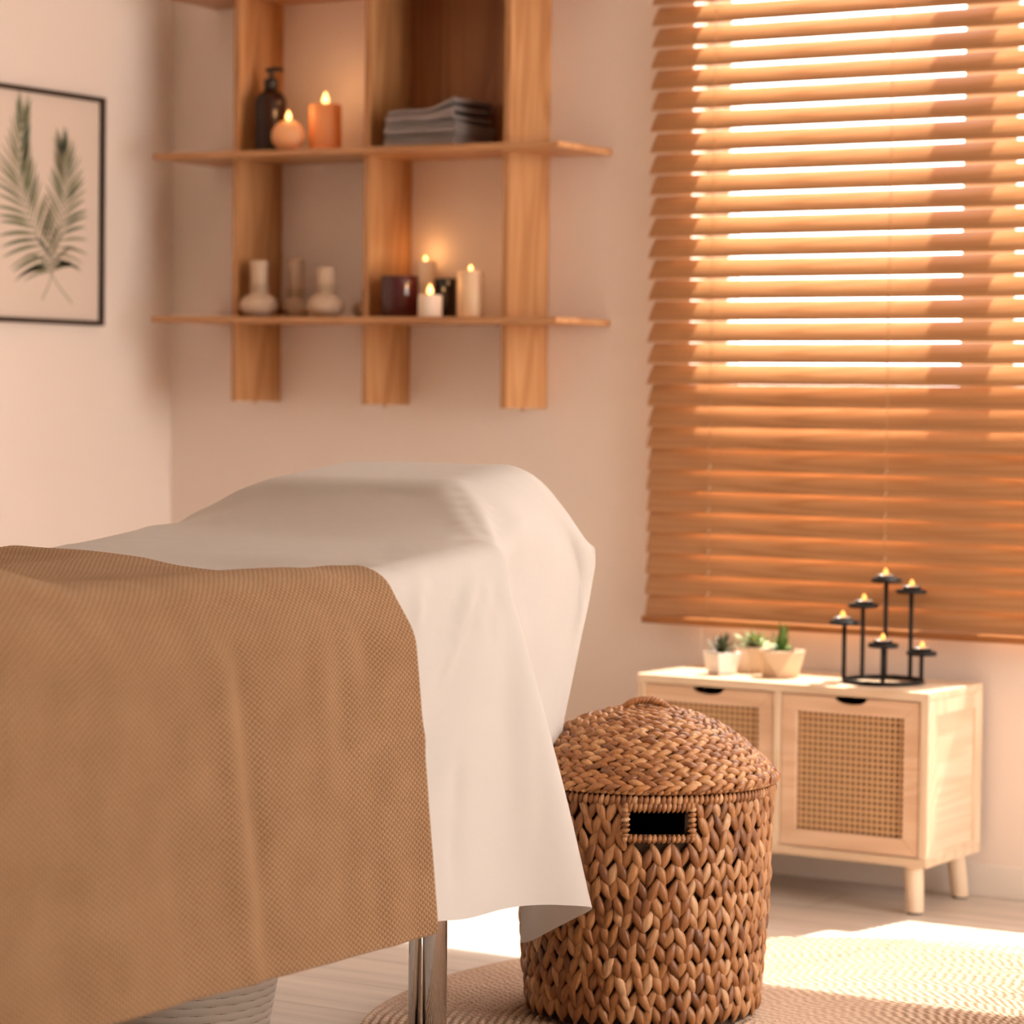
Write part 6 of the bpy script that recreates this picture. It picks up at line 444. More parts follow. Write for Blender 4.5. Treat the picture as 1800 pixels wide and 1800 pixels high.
[45,0,0,1,-1,0,0,0,1,-1,0,1,0,0,-1,0,0,0,0,0,0,0,0,1,-1,0,0,1,0,-1,0,0,0,1,-1,0,0,0,1,0,0,0,0,0,-1,0,0,0,0,0,0,0,0,0,0,0,1,0,0,0,-1,0,0,0,0,0,0,0,0,0],
[46,-1,0,0,1,0,-1,0,0,1,-1,0,0,0,1,0,0,0,0,-1,0,0,1,-1,0,0,1,-1,0,0,0,0,1,-1,0,0,0,1,-1,0,0,0,0,0,0,0,0,0,0,1,0,0,0,0,0,0,-1,0,0,0,1,0,0,0,0,0,0,0,0,0],
[45,1,-1,0,0,0,1,-1,0,0,0,0,0,0,0,0,0,0,0,0,0,1,-1,0,0,1,-1,0,0,0,0,1,-1,0,0,0,0,0,0,0,0,0,0,0,0,1,0,0,0,-1,0,0,1,0,0,0,0,0,0,1,-1,0,0,0,0,0,1,0,0,0],
[45,0,1,-1,0,0,0,1,-1,0,1,-1,0,0,0,0,0,0,0,0,1,-1,0,0,0,0,0,0,0,0,1,-1,0,0,0,1,0,-1,0,0,0,0,0,1,0,-1,0,0,1,0,0,0,0,0,0,0,0,1,0,-1,0,0,1,0,0,0,-1,1,0,0],
[45,0,0,1,0,-1,0,0,1,-1,0,0,0,0,0,0,0,0,0,1,-1,0,0,0,1,-1,0,0,0,1,-1,0,0,0,1,-1,0,0,0,1,-1,1,0,-1,0,1,0,0,-1,1,0,0,0,0,0,0,1,-1,0,1,0,0,0,0,0,0,1,-1,0,1],
[46,-1,0,0,0,1,-1,0,0,0,0,1,0,0,0,0,-1,0,0,0,0,0,0,1,-1,0,0,1,0,-1,0,0,0,1,-1,0,0,0,1,-1,1,-1,0,1,0,-1,1,0,0,0,0,0,0,0,1,0,-1,1,0,0,0,0,0,0,0,1,-1,1,0,-1],
[45,1,0,-1,0,0,1,-1,0,1,-1,0,0,0,0,0,1,0,-1,0,0,0,1,-1,0,0,1,-1,0,0,0,0,1,-1,0,0,0,1,-1,0,0,0,1,-1,0,1,-1,1,0,0,0,1,-1,1,-1,1,0,0,0,0,0,1,-1,1,0,0,0,0,0,1],
[45,0,0,1,-1,0,0,1,-1,0,0,0,0,0,0,0,0,0,1,-1,0,1,-1,0,0,1,-1,0,0,0,1,0,-1,0,0,0,1,-1,0,0,0,0,0,0,1,-1,1,0,0,0,0,0,1,-1,1,-1,1,0,0,0,0,0,1,-1,1,-1,1,-1,1,0],
[46,-1,0,0,1,-1,0,0,1,-1,1,-1,1,0,0,-1,0,0,0,0,1,-1,0,0,1,-1,0,0,0,1,-1,0,0,0,1,0,-1,0,0,0,0,1,-1,1,0,0,0,0,0,0,1,-1,0,1,-1,1,0,-1,1,0,1,-1,0,1,-1,1,0,0,0,0],
[45,1,-1,0,0,1,0,-1,0,0,0,0,0,0,0,1,0,-1,0,1,-1,0,0,1,-1,0,0,0,1,-1,0,0,0,1,-1,0,0,0,1,0,0,-1,1,-1,0,1,0,-1,1,0,0,1,-1,0,1,0,-1,1,0,0,0,0,0,0,1,0,0,0,0,0],
[45,0,1,-1,0,0,0,1,-1,1,0,0,-1,0,0,0,0,1,-1,0,0,0,1,-1,0,0,1,0,-1,0,0,0,1,-1,0,0,0,1,-1,0,0,0,0,1,0,-1,0,1,0,0,0,0,1,-1,0,0,1,0,0,0,0,1,0,-1,0,0,0,1,0,0],
[46,-1,0,1,0,-1,0,0,0,0,0,0,0,0,0,0,0,0,0,0,0,1,-1,0,0,0,0,0,0,0,0,1,-1,0,0,0,0,0,0,0,0,0,0,0,0,1,0,0,0,0,0,0,0,1,0,0,0,0,0,0,0,-1,0,1,0,0,0,0,0,0],
[45,1,-1,0,0,0,0,0,1,-1,-1,1,0,0,0,0,0,0,0,0,1,-1,0,0,1,0,-1,0,0,0,1,-1,0,0,0,0,1,-1,0,0,1,0,0,0,-1,0,0,0,0,1,0,0,0,0,0,0,0,0,0,0,0,1,0,0,0,0,0,0,0,1],
[45,0,0,0,0,1,-1,0,0,0,1,-1,0,0,0,0,0,0,1,-1,0,0,0,1,-1,0,0,0,0,1,-1,0,0,0,0,1,-1,0,0,1,-1,0,0,0,1,0,0,0,0,-1,0,0,0,1,0,0,0,0,0,0,0,0,0,1,0,0,0,0,0,-1],
[398,91,90,91,91,89,67,53,57,45,48,-5,-2,8,14,20,24,25,24,-24,-13,-13,-13,-10,-9,-6,-3,-1,3,5,10,14,18,22,22,20,14,6,5,4,23,-38,-21,-22,-28,-37,-45,-47,-49,-51,-53,-55,-54,-55,-53,-53,-51,-49,-48,-45,-45,-45,-45,-44,-45,-45,-45,-44,-45,-45],
[5,-1,1,-1,-1,0,-1,1,4,21,19,16,-2,-6,-10,-12,-16,-13,-7,10,6,6,7,6,7,6,4,5,3,5,2,3,2,1,1,0,0,0,-3,-2,-24,4,-12,-16,-10,-6,0,-1,1,0,0,0,-1,0,-1,1,0,-1,1,-1,1,0,0,-1,0,1,0,-1,0,1],
[4,0,-1,1,0,-1,-1,0,0,3,5,6,3,-5,-2,-1,0,-7,-6,3,3,2,3,2,1,1,2,1,1,-1,2,-1,1,0,1,1,1,0,-3,2,-13,4,-7,-4,0,2,0,0,-1,0,0,0,0,0,0,0,-1,1,-1,1,-1,0,1,0,0,-1,0,1,0,-1],
[6,-1,-1,-1,0,0,-1,-1,0,0,-2,-3,0,0,1,1,1,3,-4,2,-1,1,0,0,0,0,0,0,0,1,-1,1,0,1,0,-1,0,-1,1,0,-1,2,-3,3,0,-1,0,0,0,0,0,0,0,0,0,0,0,0,0,0,0,0,-1,0,1,0,0,-1,1,0],
[6,-1,0,0,-1,-1,-1,0,-1,-1,-1,-1,-1,0,-1,-1,-1,1,5,0,1,0,0,0,1,0,0,0,0,0,0,1,-1,0,0,0,-1,0,0,0,1,-1,1,-1,0,0,0,0,0,0,0,0,0,0,0,-1,1,-1,1,-1,0,1,0,0,-1,0,1,0,-1,0],
[8,-1,1,-1,0,-3,-3,0,2,-1,-4,1,-1,1,0,-1,1,0,1,1,0,0,1,0,0,0,0,0,0,0,0,0,1,-1,0,0,0,0,0,0,-1,0,0,0,-1,1,0,0,0,0,0,0,0,0,0,0,0,0,-1,1,0,-1,0,1,0,0,-1,1,0,0],
[3,0,-4,-3,-1,1,3,1,0,-1,3,2,5,-3,-1,0,0,1,-5,6,1,1,-1,0,0,0,1,-1,0,0,0,-1,-1,1,0,0,0,1,3,-10,0,0,0,0,0,0,0,0,0,0,0,0,0,0,0,0,0,0,0,0,0,0,0,-1,1,0,0,-1,1,0],
[-8,0,1,2,2,2,0,0,1,-2,-1,6,-3,1,0,0,1,-1,1,-1,1,1,1,1,0,0,-1,0,0,0,0,0,1,0,0,1,0,-1,-4,0,0,1,-1,0,0,0,0,0,0,0,0,-1,0,0,0,0,0,0,0,0,0,0,0,0,0,0,0,0,0,0],
[-5,1,1,2,0,1,0,0,-2,1,-1,-2,1,0,1,2,0,1,2,0,0,-1,0,0,-1,0,0,0,0,-1,0,0,0,0,0,0,0,1,-2,2,0,-1,1,-1,1,-1,0,1,-1,0,0,1,-1,0,0,0,0,0,0,0,0,0,0,0,0,0,0,0,-1,1],
[-3,0,2,0,0,0,1,0,0,-1,1,0,-2,2,1,0,2,0,0,1,0,1,1,-1,1,-1,-2,0,-1,0,0,0,-1,0,-1,1,0,-1,0,1,-1,1,0,0,-1,1,0,-1,1,0,-1,0,0,0,0,0,0,0,0,0,0,0,0,0,0,0,0,0,0,0],
[-2,1,0,1,0,0,0,0,0,-2,1,1,0,1,0,2,-1,2,0,0,0,0,-1,1,0,0,0,-1,0,-1,0,-1,0,-1,1,-1,0,1,0,-1,1,-1,0,1,0,-1,0,1,-1,0,1,-1,1,0,-1,0,0,0,0,0,0,0,0,0,0,0,0,0,0,0],
[-1,1,0,-1,1,0,0,0,0,0,0,1,0,0,2,0,1,-1,1,-1,0,-1,-1,-1,-1,0,1,1,0,0,-1,0,1,0,0,0,0,-1,1,0,-1,1,-1,0,1,0,0,-1,1,-1,0,0,0,0,0,0,0,0,0,-1,1,0,0,0,-1,1,0,0,0,0],
[-1,0,1,0,0,0,0,0,0,0,1,0,0,1,1,1,2,1,-4,0,0,-1,0,0,0,0,-1,0,-1,1,0,0,-1,0,0,0,0,1,-1,0,0,0,1,0,-1,1,0,0,-1,1,-1,1,-1,0,1,-1,0,0,0,0,0,0,0,0,0,0,0,0,0,0],
[-1,1,-1,1,-1,1,-1,0,1,0,1,4,-3,1,0,1,-1,0,1,-1,0,0,0,-1,-1,0,0,-1,0,0,0,-1,1,0,0,0,0,-1,1,0,0,0,0,0,1,-1,0,0,1,-1,1,-1,0,0,0,0,0,0,0,0,0,0,0,0,0,0,0,0,0,0],
[0,0,0,0,0,0,0,0,-1,4,-2,1,1,-1,1,-1,0,0,0,1,-2,0,0,0,0,-1,0,0,0,-1,0,1,-1,0,0,0,0,0,0,1,0,0,0,1,-1,1,0,-1,0,1,-1,0,0,0,0,0,0,0,0,0,0,0,0,0,0,0,0,0,0,0],
[0,-1,1,0,0,-1,1,0,1,0,0,-4,4,1,0,0,0,-1,1,-1,0,0,-1,0,-1,1,-1,0,0,0,0,0,0,0,0,1,0,-1,1,0,0,0,0,1,0,-1,0,1,-1,0,0,0,1,-1,0,0,0,0,0,0,0,0,0,0,0,0,0,0,0,-1],
[0,0,0,-1,1,0,0,0,-1,2,0,2,0,0,0,0,-1,0,-1,-1,0,0,-1,0,0,-1,1,-1,0,0,0,0,0,1,1,1,2,-2,-2,1,0,0,0,0,1,0,0,-1,1,-1,0,1,-1,0,0,0,0,0,0,0,-1,1,0,0,0,0,0,0,0,0],
[0,0,0,0,0,0,0,0,0,1,1,-1,0,0,0,0,1,-1,-1,0,-1,0,0,-1,0,0,0,0,0,0,0,0,1,0,1,0,0,1,-1,0,1,0,-1,1,-1,0,0,1,-1,1,0,-1,0,1,-1,1,-1,0,0,0,0,0,0,0,0,-1,1,0,0,0],
[0,0,0,0,0,0,0,0,1,0,0,0,0,1,0,-1,-2,0,1,-2,1,-2,1,0,0,0,-1,1,0,0,0,1,0,0,0,0,1,0,-1,1,0,0,1,0,0,0,0,-1,1,-1,0,0,0,0,0,0,0,0,0,0,0,0,0,0,0,0,0,0,0,0],
[0,0,0,0,0,0,0,0,-1,1,1,2,-1,0,-1,0,0,-1,-2,0,-1,1,-1,0,0,0,0,0,0,1,0,0,0,0,0,0,-1,1,2,-1,0,0,0,0,0,1,-1,1,-1,1,0,0,0,0,0,0,0,0,0,0,0,0,0,0,0,0,0,0,0,0],
[0,0,0,0,0,0,0,0,0,0,1,2,-2,-1,-1,0,-1,-1,0,0,0,0,0,0,0,0,0,0,1,-1,1,-1,0,0,-1,-1,0,1,1,0,0,1,0,0,0,-1,1,0,1,-1,1,0,0,0,0,0,0,0,1,0,0,0,0,0,0,0,0,0,0,0],
[0,0,0,1,-1,0,0,0,0,2,-1,1,-1,-1,-1,-1,0,0,-1,-1,0,0,0,0,1,0,0,1,-1,1,-1,1,0,0,-1,0,0,0,0,1,0,-1,0,0,1,0,0,0,0,1,-1,1,0,0,1,0,0,0,0,0,0,0,0,0,0,0,0,0,0,0],
[0,0,0,0,0,0,0,0,0,1,-1,1,2,1,0,-1,-1,-2,-3,0,0,-1,1,0,-1,1,1,-1,1,0,1,-1,0,0,0,0,-1,0,1,-1,0,1,0,0,-1,1,0,0,0,0,1,0,0,0,0,0,1,0,0,0,0,0,0,0,0,0,0,0,0,0],
[0,0,0,0,0,0,0,0,1,-1,0,-1,-3,-2,-1,0,-1,1,3,0,0,1,-1,1,1,-1,1,0,0,0,0,1,-1,0,0,-1,0,1,0,0,0,-1,0,0,1,-1,1,0,0,0,0,0,1,1,0,0,0,0,0,0,0,0,0,0,0,0,0,0,0,0],
[0,0,0,0,0,1,-1,0,0,0,0,0,0,-1,0,-1,0,0,0,0,1,-1,1,-1,1,0,0,1,0,0,0,-1,1,-1,0,0,0,0,-1,1,0,0,0,0,-1,1,0,0,0,1,0,0,0,-1,1,0,0,0,0,0,0,0,0,0,0,0,0,0,0,0],
[0,0,0,0,0,0,0,0,0,-1,1,-1,0,0,0,0,0,-1,0,1,-1,1,-1,1,-1,1,0,0,0,0,0,0,-1,0,-1,-1,1,-2,1,-1,0,1,0,-1,1,0,-1,1,1,0,0,1,0,1,0,0,0,1,0,0,0,0,0,0,0,0,0,0,0,0],
[0,1,-1,0,0,0,0,0,0,0,-1,0,0,0,0,0,-1,0,0,0,1,0,0,0,1,0,0,-1,1,0,-1,-1,0,-2,-1,0,-2,0,0,1,0,-1,0,0,0,0,2,0,0,0,1,1,1,0,0,2,0,0,0,0,0,0,0,0,0,0,0,0,0,0],
[0,0,0,0,0,0,0,0,0,0,0,0,-1,-1,0,0,0,1,0,-1,0,0,1,0,0,0,0,1,-1,0,0,0,-2,0,-2,-1,0,0,0,-1,0,1,0,0,0,0,0,0,1,1,1,0,0,1,1,0,0,1,-1,1,0,0,0,0,0,0,0,0,0,0],
[0,0,0,0,0,0,0,0,0,-1,1,-1,0,0,0,-1,0,0,0,1,0,0,0,1,-1,1,0,0,0,0,-1,-1,0,-2,0,-1,-1,0,-1,1,0,-1,0,0,0,1,0,1,0,1,0,1,1,0,1,0,1,-1,1,0,0,0,0,0,0,0,0,0,0,0],
[0,0,0,0,0,0,0,0,0,0,-1,0,0,0,-1,0,1,-1,1,0,0,0,1,-1,1,-1,1,0,0,-1,0,0,-1,-1,-2,-1,0,0,1,-2,0,1,0,-1,1,0,0,1,0,0,1,0,1,2,-1,1,0,1,0,0,0,0,0,0,0,0,0,0,0,0],
[0,0,0,0,0,0,0,0,0,0,-1,1,-1,0,0,0,-1,1,0,0,0,1,-1,1,0,1,-1,0,0,0,0,-1,-2,-1,0,-2,-1,0,0,1,0,-1,0,1,-1,0,1,0,2,0,1,0,1,0,1,0,1,0,0,0,0,0,0,0,0,0,0,0,0,0],
[0,0,0,0,0,0,0,0,0,0,0,-1,0,-1,0,0,1,-1,1,0,1,-1,1,0,0,0,0,0,0,0,-1,0,-1,-1,-2,0,-1,-1,0,0,0,0,1,-1,1,0,0,1,0,1,0,1,0,1,1,0,1,0,0,0,0,0,0,0,0,0,0,0,0,0],
[0,0,0,0,1,-1,0,0,0,-1,0,0,0,0,0,0,-1,2,-1,1,-1,2,0,0,0,-1,1,0,-1,0,-1,-1,-2,-2,-2,-2,-1,0,0,0,0,0,-1,0,0,1,1,1,0,2,1,1,1,1,0,2,0,1,0,0,0,0,0,0,0,0,0,0,0,0],
[0,0,0,0,0,0,0,1,-1,0,0,0,-1,0,-1,1,0,0,0,1,1,0,0,0,0,0,-1,0,1,-1,-1,-2,-1,-2,-2,-2,-2,1,0,-1,0,0,0,1,0,1,0,0,2,0,1,2,1,0,2,0,1,0,1,0,0,0,0,0,0,0,0,0,0,0],
[0,0,0,0,0,0,0,0,0,-1,0,0,1,2,1,-1,1,-2,-1,-1,0,0,0,0,0,1,1,0,-1,0,-1,-1,-1,-2,-2,-3,0,-1,0,1,-1,0,0,0,0,0,1,1,1,1,1,1,1,1,1,1,0,1,0,0,0,0,0,0,0,0,0,0,0,0],
[0,0,0,0,0,0,0,0,0,0,-1,0,-1,-2,-1,1,0,1,3,1,0,-1,0,1,0,0,0,0,0,-1,0,-1,-2,-2,-2,-1,-2,0,1,-1,1,0,0,-1,1,0,0,1,1,1,1,0,1,2,0,1,0,1,0,0,0,0,0,0,0,0,0,0,0,0],
[0,0,0,0,0,0,0,-1,1,0,0,-1,0,0,1,-1,0,2,-1,0,0,1,0,0,0,0,0,-1,0,0,-1,-1,-1,-2,-2,-1,-1,-1,0,0,0,0,0,0,0,1,1,0,1,0,2,1,1,0,1,0,2,-1,1,0,0,0,0,0,0,0,0,0,0,0],
[0,0,0,0,0,0,0,0,0,-1,0,1,-1,0,0,0,1,-1,1,1,0,0,0,0,0,1,-1,1,-1,0,0,-2,-1,0,-1,-2,-1,0,1,0,0,-1,0,0,1,0,0,1,-1,2,0,0,1,0,1,1,-1,1,0,0,0,0,0,0,0,0,0,0,0,0],
[0,0,0,0,0,0,0,0,0,-1,0,0,2,1,0,1,-1,1,-2,0,0,0,1,-1,1,-1,0,0,1,-1,-1,1,0,-1,-1,1,0,-1,0,0,0,0,0,0,-1,0,1,0,1,-1,0,1,-1,1,0,-1,1,0,0,0,0,0,0,0,0,0,0,0,0,0],
[0,0,0,0,0,0,0,1,-1,0,0,-1,-1,-1,0,0,1,0,2,1,0,0,0,0,0,0,1,0,0,0,0,-1,-1,0,0,-1,0,1,-1,0,-1,1,0,0,0,0,0,0,0,0,0,0,1,0,-1,1,0,0,0,0,0,0,0,0,0,1,-1,0,0,0],
[0,0,0,0,0,0,0,0,0,-1,0,1,-1,0,0,1,0,1,0,2,1,0,0,0,0,0,-1,-1,0,0,0,-1,0,-1,0,0,-1,0,0,0,0,0,0,0,0,0,0,0,0,1,0,0,0,-1,1,0,0,0,0,0,0,0,0,0,0,0,0,0,0,0],
[0,0,0,0,0,0,0,0,0,-1,1,-1,0,1,0,0,1,0,1,-3,0,0,0,0,0,0,0,1,-1,0,0,1,0,0,-1,0,0,0,0,0,0,0,0,0,0,0,0,0,0,0,0,0,0,1,0,0,0,0,0,0,1,-1,0,0,0,0,0,0,0,1],
[0,0,0,0,0,0,0,0,0,0,-1,0,2,1,1,0,0,0,-2,1,0,0,0,0,0,0,0,-1,0,0,0,0,-1,0,0,-1,0,0,0,0,0,0,0,0,0,0,0,0,0,0,0,1,0,0,0,0,0,0,0,0,0,0,0,0,0,0,0,0,0,0],
[0,0,0,0,0,0,0,0,0,-1,1,0,-1,-1,0,0,0,1,2,1,0,0,-1,1,0,-1,0,1,0,-1,0,-1,0,0,0,0,-1,0,1,-1,0,0,0,-1,1,0,0,0,0,0,1,-1,0,0,1,0,0,0,0,0,0,0,0,0,0,0,0,0,0,0],
[0,0,0,0,0,0,0,0,0,0,0,0,-1,1,0,1,2,-1,0,0,-1,1,0,0,-1,1,0,-1,-1,1,-1,0,0,0,-1,0,1,0,-2,1,0,0,-1,1,0,0,0,0,1,0,-1,1,0,0,-1,1,0,0,0,0,0,0,0,0,0,0,0,0,0,0],
[0,0,0,0,0,0,0,0,0,-1,0,1,1,0,0,0,-1,1,1,-1,1,-1,1,-1,1,-1,0,0,0,-1,1,0,-1,-1,1,-1,0,0,0,0,0,0,0,0,0,0,0,1,-1,0,1,-1,1,0,0,0,0,0,0,0,0,0,0,0,0,0,0,0,0,0],
[0,0,0,0,0,0,0,0,0,0,0,-1,1,0,1,0,0,1,0,0,0,0,0,0,-1,1,-1,0,0,0,-1,1,1,1,0,0,-1,-1,1,-2,0,0,1,0,-1,1,0,-1,0,1,-1,1,-1,0,0,0,0,0,0,0,0,0,0,0,0,0,0,0,0,0],
[0,0,0,0,0,0,1,-1,0,0,0,1,2,1,1,0,1,-1,-3,0,0,0,-1,1,0,-1,1,-1,1,-1,1,-1,0,0,1,0,0,0,-2,1,0,0,0,0,0,-1,0,1,0,-1,0,0,0,0,1,-1,0,0,0,1,-1,0,0,0,1,-1,0,0,0,0],
[0,0,0,0,0,0,0,0,0,0,0,0,-1,-2,0,1,-1,1,3,1,0,0,0,-1,0,0,-1,1,-1,1,-1,-1,0,-1,-1,0,1,1,1,0,0,0,0,0,1,0,0,-1,0,0,1,-1,0,1,-1,0,0,0,0,0,0,0,0,0,0,0,0,0,0,0],
[0,0,0,0,0,0,0,0,0,0,0,0,-1,2,0,0,1,1,-1,0,-1,0,0,0,0,0,0,0,0,-1,0,1,0,-1,0,0,0,1,0,0,0,0,-1,1,-1,0,0,1,0,0,-1,1,0,-1,0,0,0,0,0,0,0,0,0,0,0,0,0,0,1,-1],
[0,0,0,0,0,0,0,0,0,0,1,-1,1,0,1,0,0,-1,1,0,0,0,0,0,-1,0,0,-1,0,0,0,0,-1,2,0,0,0,0,-1,0,0,0,1,0,0,0,0,-1,0,0,1,-1,0,0,0,0,0,0,0,0,0,0,0,0,0,0,0,0,0,0],
[0,0,0,0,0,0,0,0,0,0,0,0,1,0,0,0,1,0,0,-1,0,0,0,0,1,-1,0,0,-1,1,-1,0,0,0,-1,1,0,0,0,0,1,-1,0,0,0,1,-1,1,0,0,-1,0,0,0,0,0,0,0,1,-1,0,0,0,0,0,0,0,0,0,0],
[0,0,1,-1,0,0,0,0,0,0,0,0,0,2,0,1,-1,-1,1,0,0,-1,0,0,-1,0,0,0,0,-1,1,0,1,-1,0,0,0,0,0,0,0,1,0,0,0,-1,1,-1,0,0,0,0,0,0,0,0,0,0,0,0,0,0,0,1,-1,0,0,0,0,0],
[0,0,0,0,0,0,0,0,0,1,0,0,2,0,1,0,0,0,-3,0,0,0,0,-1,0,1,-1,0,0,1,-1,0,-1,1,0,0,0,1,-1,1,-1,0,0,0,0,1,-1,1,0,0,0,0,0,0,0,-1,0,1,-1,0,0,0,0,0,0,0,0,0,0,0],
[1,-1,0,0,0,0,0,0,0,0,0,1,-2,0,0,0,0,0,2,0,0,0,-1,0,0,0,0,-1,1,-1,1,0,0,0,1,-1,1,-1,1,-1,1,0,0,0,0,-1,1,-1,0,0,0,0,0,0,0,1,0,-1,0,0,0,0,0,0,0,0,0,1,-1,0],
[0,0,0,0,0,0,0,0,0,1,0,0,0,0,1,1,1,0,-2,-1,-1,1,0,0,0,-1,0,0,0,0,-1,0,1,-1,0,1,0,0,0,0,0,0,0,1,0,0,0,0,0,-1,0,0,0,0,0,0,0,0,0,0,0,0,0,0,0,0,0,0,0,0],
[0,0,0,0,0,0,0,0,0,0,1,0,0,0,1,-1,-2,0,2,-1,1,-1,0,0,-1,0,1,0,-1,0,1,0,-1,1,0,0,0,0,0,1,-1,0,0,0,0,1,-1,0,0,1,0,0,-1,0,0,0,0,0,0,0,0,0,1,-1,0,0,0,0,0,0],
[0,0,0,0,0,0,0,0,0,1,-1,1,0,0,-1,0,1,0,-1,1,-1,0,0,0,0,0,-1,1,0,0,0,-1,1,-1,1,0,0,0,1,-1,1,0,0,0,0,-1,1,0,0,-1,0,0,1,-1,0,0,0,0,0,0,0,0,0,0,0,0,0,0,0,0],
[0,0,0,1,-1,0,0,0,0,1,0,-1,1,0,-1,1,0,0,0,-1,0,0,0,-1,1,0,0,0,1,0,-1,0,-1,1,0,0,0,0,0,0,0,0,0,0,1,0,-1,0,0,1,0,-1,0,1,-1,0,0,0,0,0,0,0,0,0,0,0,1,-1,0,0],
[0,0,0,0,0,0,0,0,0,0,1,0,0,1,-1,0,1,0,-2,0,0,0,-1,1,-1,-1,0,0,0,1,0,1,0,0,0,0,0,0,0,0,0,1,0,0,-1,0,1,0,0,-1,0,1,-1,0,1,-1,0,0,0,0,0,1,-1,0,0,0,0,0,0,0],
[0,1,-1,0,0,0,0,0,0,1,0,0,1,-1,1,-1,-1,0,1,-1,0,-1,0,0,0,0,0,0,0,-1,1,1,0,0,0,0,0,1,-1,1,0,-1,0,1,0,0,-1,0,0,1,-1,0,1,-1,0,0,0,0,0,0,0,0,0,0,0,0,0,0,0,0],
[0,0,0,0,0,0,0,0,0,2,-2,1,0,0,-1,0,1,1,-3,1,-1,0,1,-1,0,0,0,-1,0,0,1,0,1,-1,0,1,0,0,1,-1,0,0,1,-1,0,1,0,0,0,-1,1,-1,0,0,0,1,-1,0,0,0,0,0,0,0,0,1,-1,0,0,0],
[0,0,0,0,1,0,-1,0,0,1,0,0,0,0,0,0,-2,0,1,-1,1,-1,0,0,0,0,0,0,0,0,-1,0,0,2,0,0,0,-1,0,0,0,0,-1,1,0,0,0,0,0,0,0,1,0,0,0,0,0,0,0,0,1,-1,0,0,0,0,0,0,0,1],
[0,0,0,0,0,0,1,0,1,1,-1,1,2,-1,-1,-1,1,-2,-1,-1,0,1,-1,0,0,0,0,0,-1,0,0,0,1,1,0,-1,0,0,-1,-1,1,0,0,0,0,0,0,0,0,1,0,0,0,1,-1,0,1,0,0,0,0,0,0,0,0,0,0,0,0,0],
[1,-1,1,-1,0,0,1,2,0,0,3,-6,4,0,-1,-1,-2,-2,1,1,0,-1,0,1,-1,0,-1,0,1,0,0,-1,1,-1,1,0,-1,1,-1,0,-1,1,0,0,0,0,0,1,0,0,0,0,0,0,1,0,0,0,0,1,-1,0,0,0,0,0,0,0,0,0],
[0,0,0,0,0,0,2,3,1,1,0,3,-4,0,0,-2,-1,0,-3,-1,0,1,0,0,0,-1,0,0,-1,1,-1,1,-2,0,1,2,1,-3,0,-1,1,-1,1,0,0,0,0,0,0,0,1,0,0,1,0,0,0,0,0,0,0,0,0,0,1,-1,0,0,1,-1],
[0,0,0,1,-1,1,2,3,1,1,-1,1,2,-1,-2,-2,-2,-3,0,-1,0,0,0,0,1,-1,0,0,0,-1,1,0,1,0,-2,-1,0,-1,0,2,0,0,-1,1,0,0,1,-1,1,0,0,0,1,-1,0,1,0,0,0,0,0,0,0,0,0,0,0,0,0,0],
[0,1,-1,0,0,0,3,3,3,0,1,-2,0,0,-1,-1,-2,-2,-2,-1,0,0,0,0,0,0,0,-1,1,0,0,-1,0,0,0,-2,-1,4,0,-1,-1,1,0,0,0,0,0,1,-1,1,0,0,0,1,0,-1,1,0,1,-1,0,0,0,1,-1,0,0,0,0,0],
[0,0,0,0,1,0,2,4,1,-2,3,-1,-4,1,1,-1,-2,-2,-2,-1,0,0,1,0,-1,1,-1,1,-1,1,0,0,-1,0,0,2,-1,2,0,-1,1,-1,1,-1,0,0,0,0,0,0,0,1,-1,0,0,1,-1,0,0,0,0,0,0,0,0,0,0,1,-1,0],
[0,0,0,0,0,0,3,4,1,2,-2,2,-1,0,-2,-1,-3,-2,-1,-1,-1,0,1,0,0,-1,1,0,0,0,0,0,0,-2,0,0,2,4,0,-3,0,0,0,0,0,0,0,0,0,0,0,0,0,0,0,0,0,0,0,0,0,0,0,0,0,0,0,0,0,0],
[0,0,1,-1,0,0,3,3,1,1,1,-1,3,-1,0,-5,-2,-2,-2,-2,0,0,0,1,1,0,0,0,1,-1,0,1,0,0,1,0,2,-3,1,-1,0,0,0,0,0,0,0,0,1,-1,0,0,0,0,0,0,0,1,-1,0,0,0,1,-1,0,0,0,0,0,0],
[1,-1,0,0,0,1,2,1,3,0,0,-2,-2,1,1,1,-3,-3,-1,0,-1,0,0,-1,0,2,1,1,-1,0,0,-1,0,1,-1,0,-2,-2,6,-1,0,1,-1,0,0,0,0,0,0,0,0,0,0,0,0,0,0,0,0,0,0,0,0,0,0,0,1,-1,0,0],
[0,0,0,0,0,0,1,3,-1,0,1,-1,-2,-2,-1,1,1,0,-1,-2,0,0,0,0,1,0,1,0,1,-1,0,1,0,-1,0,-1,-1,-1,4,3,-3,0,0,0,0,0,0,0,0,0,0,0,0,0,0,0,0,0,0,0,0,1,-1,0,0,0,0,0,0,0]])


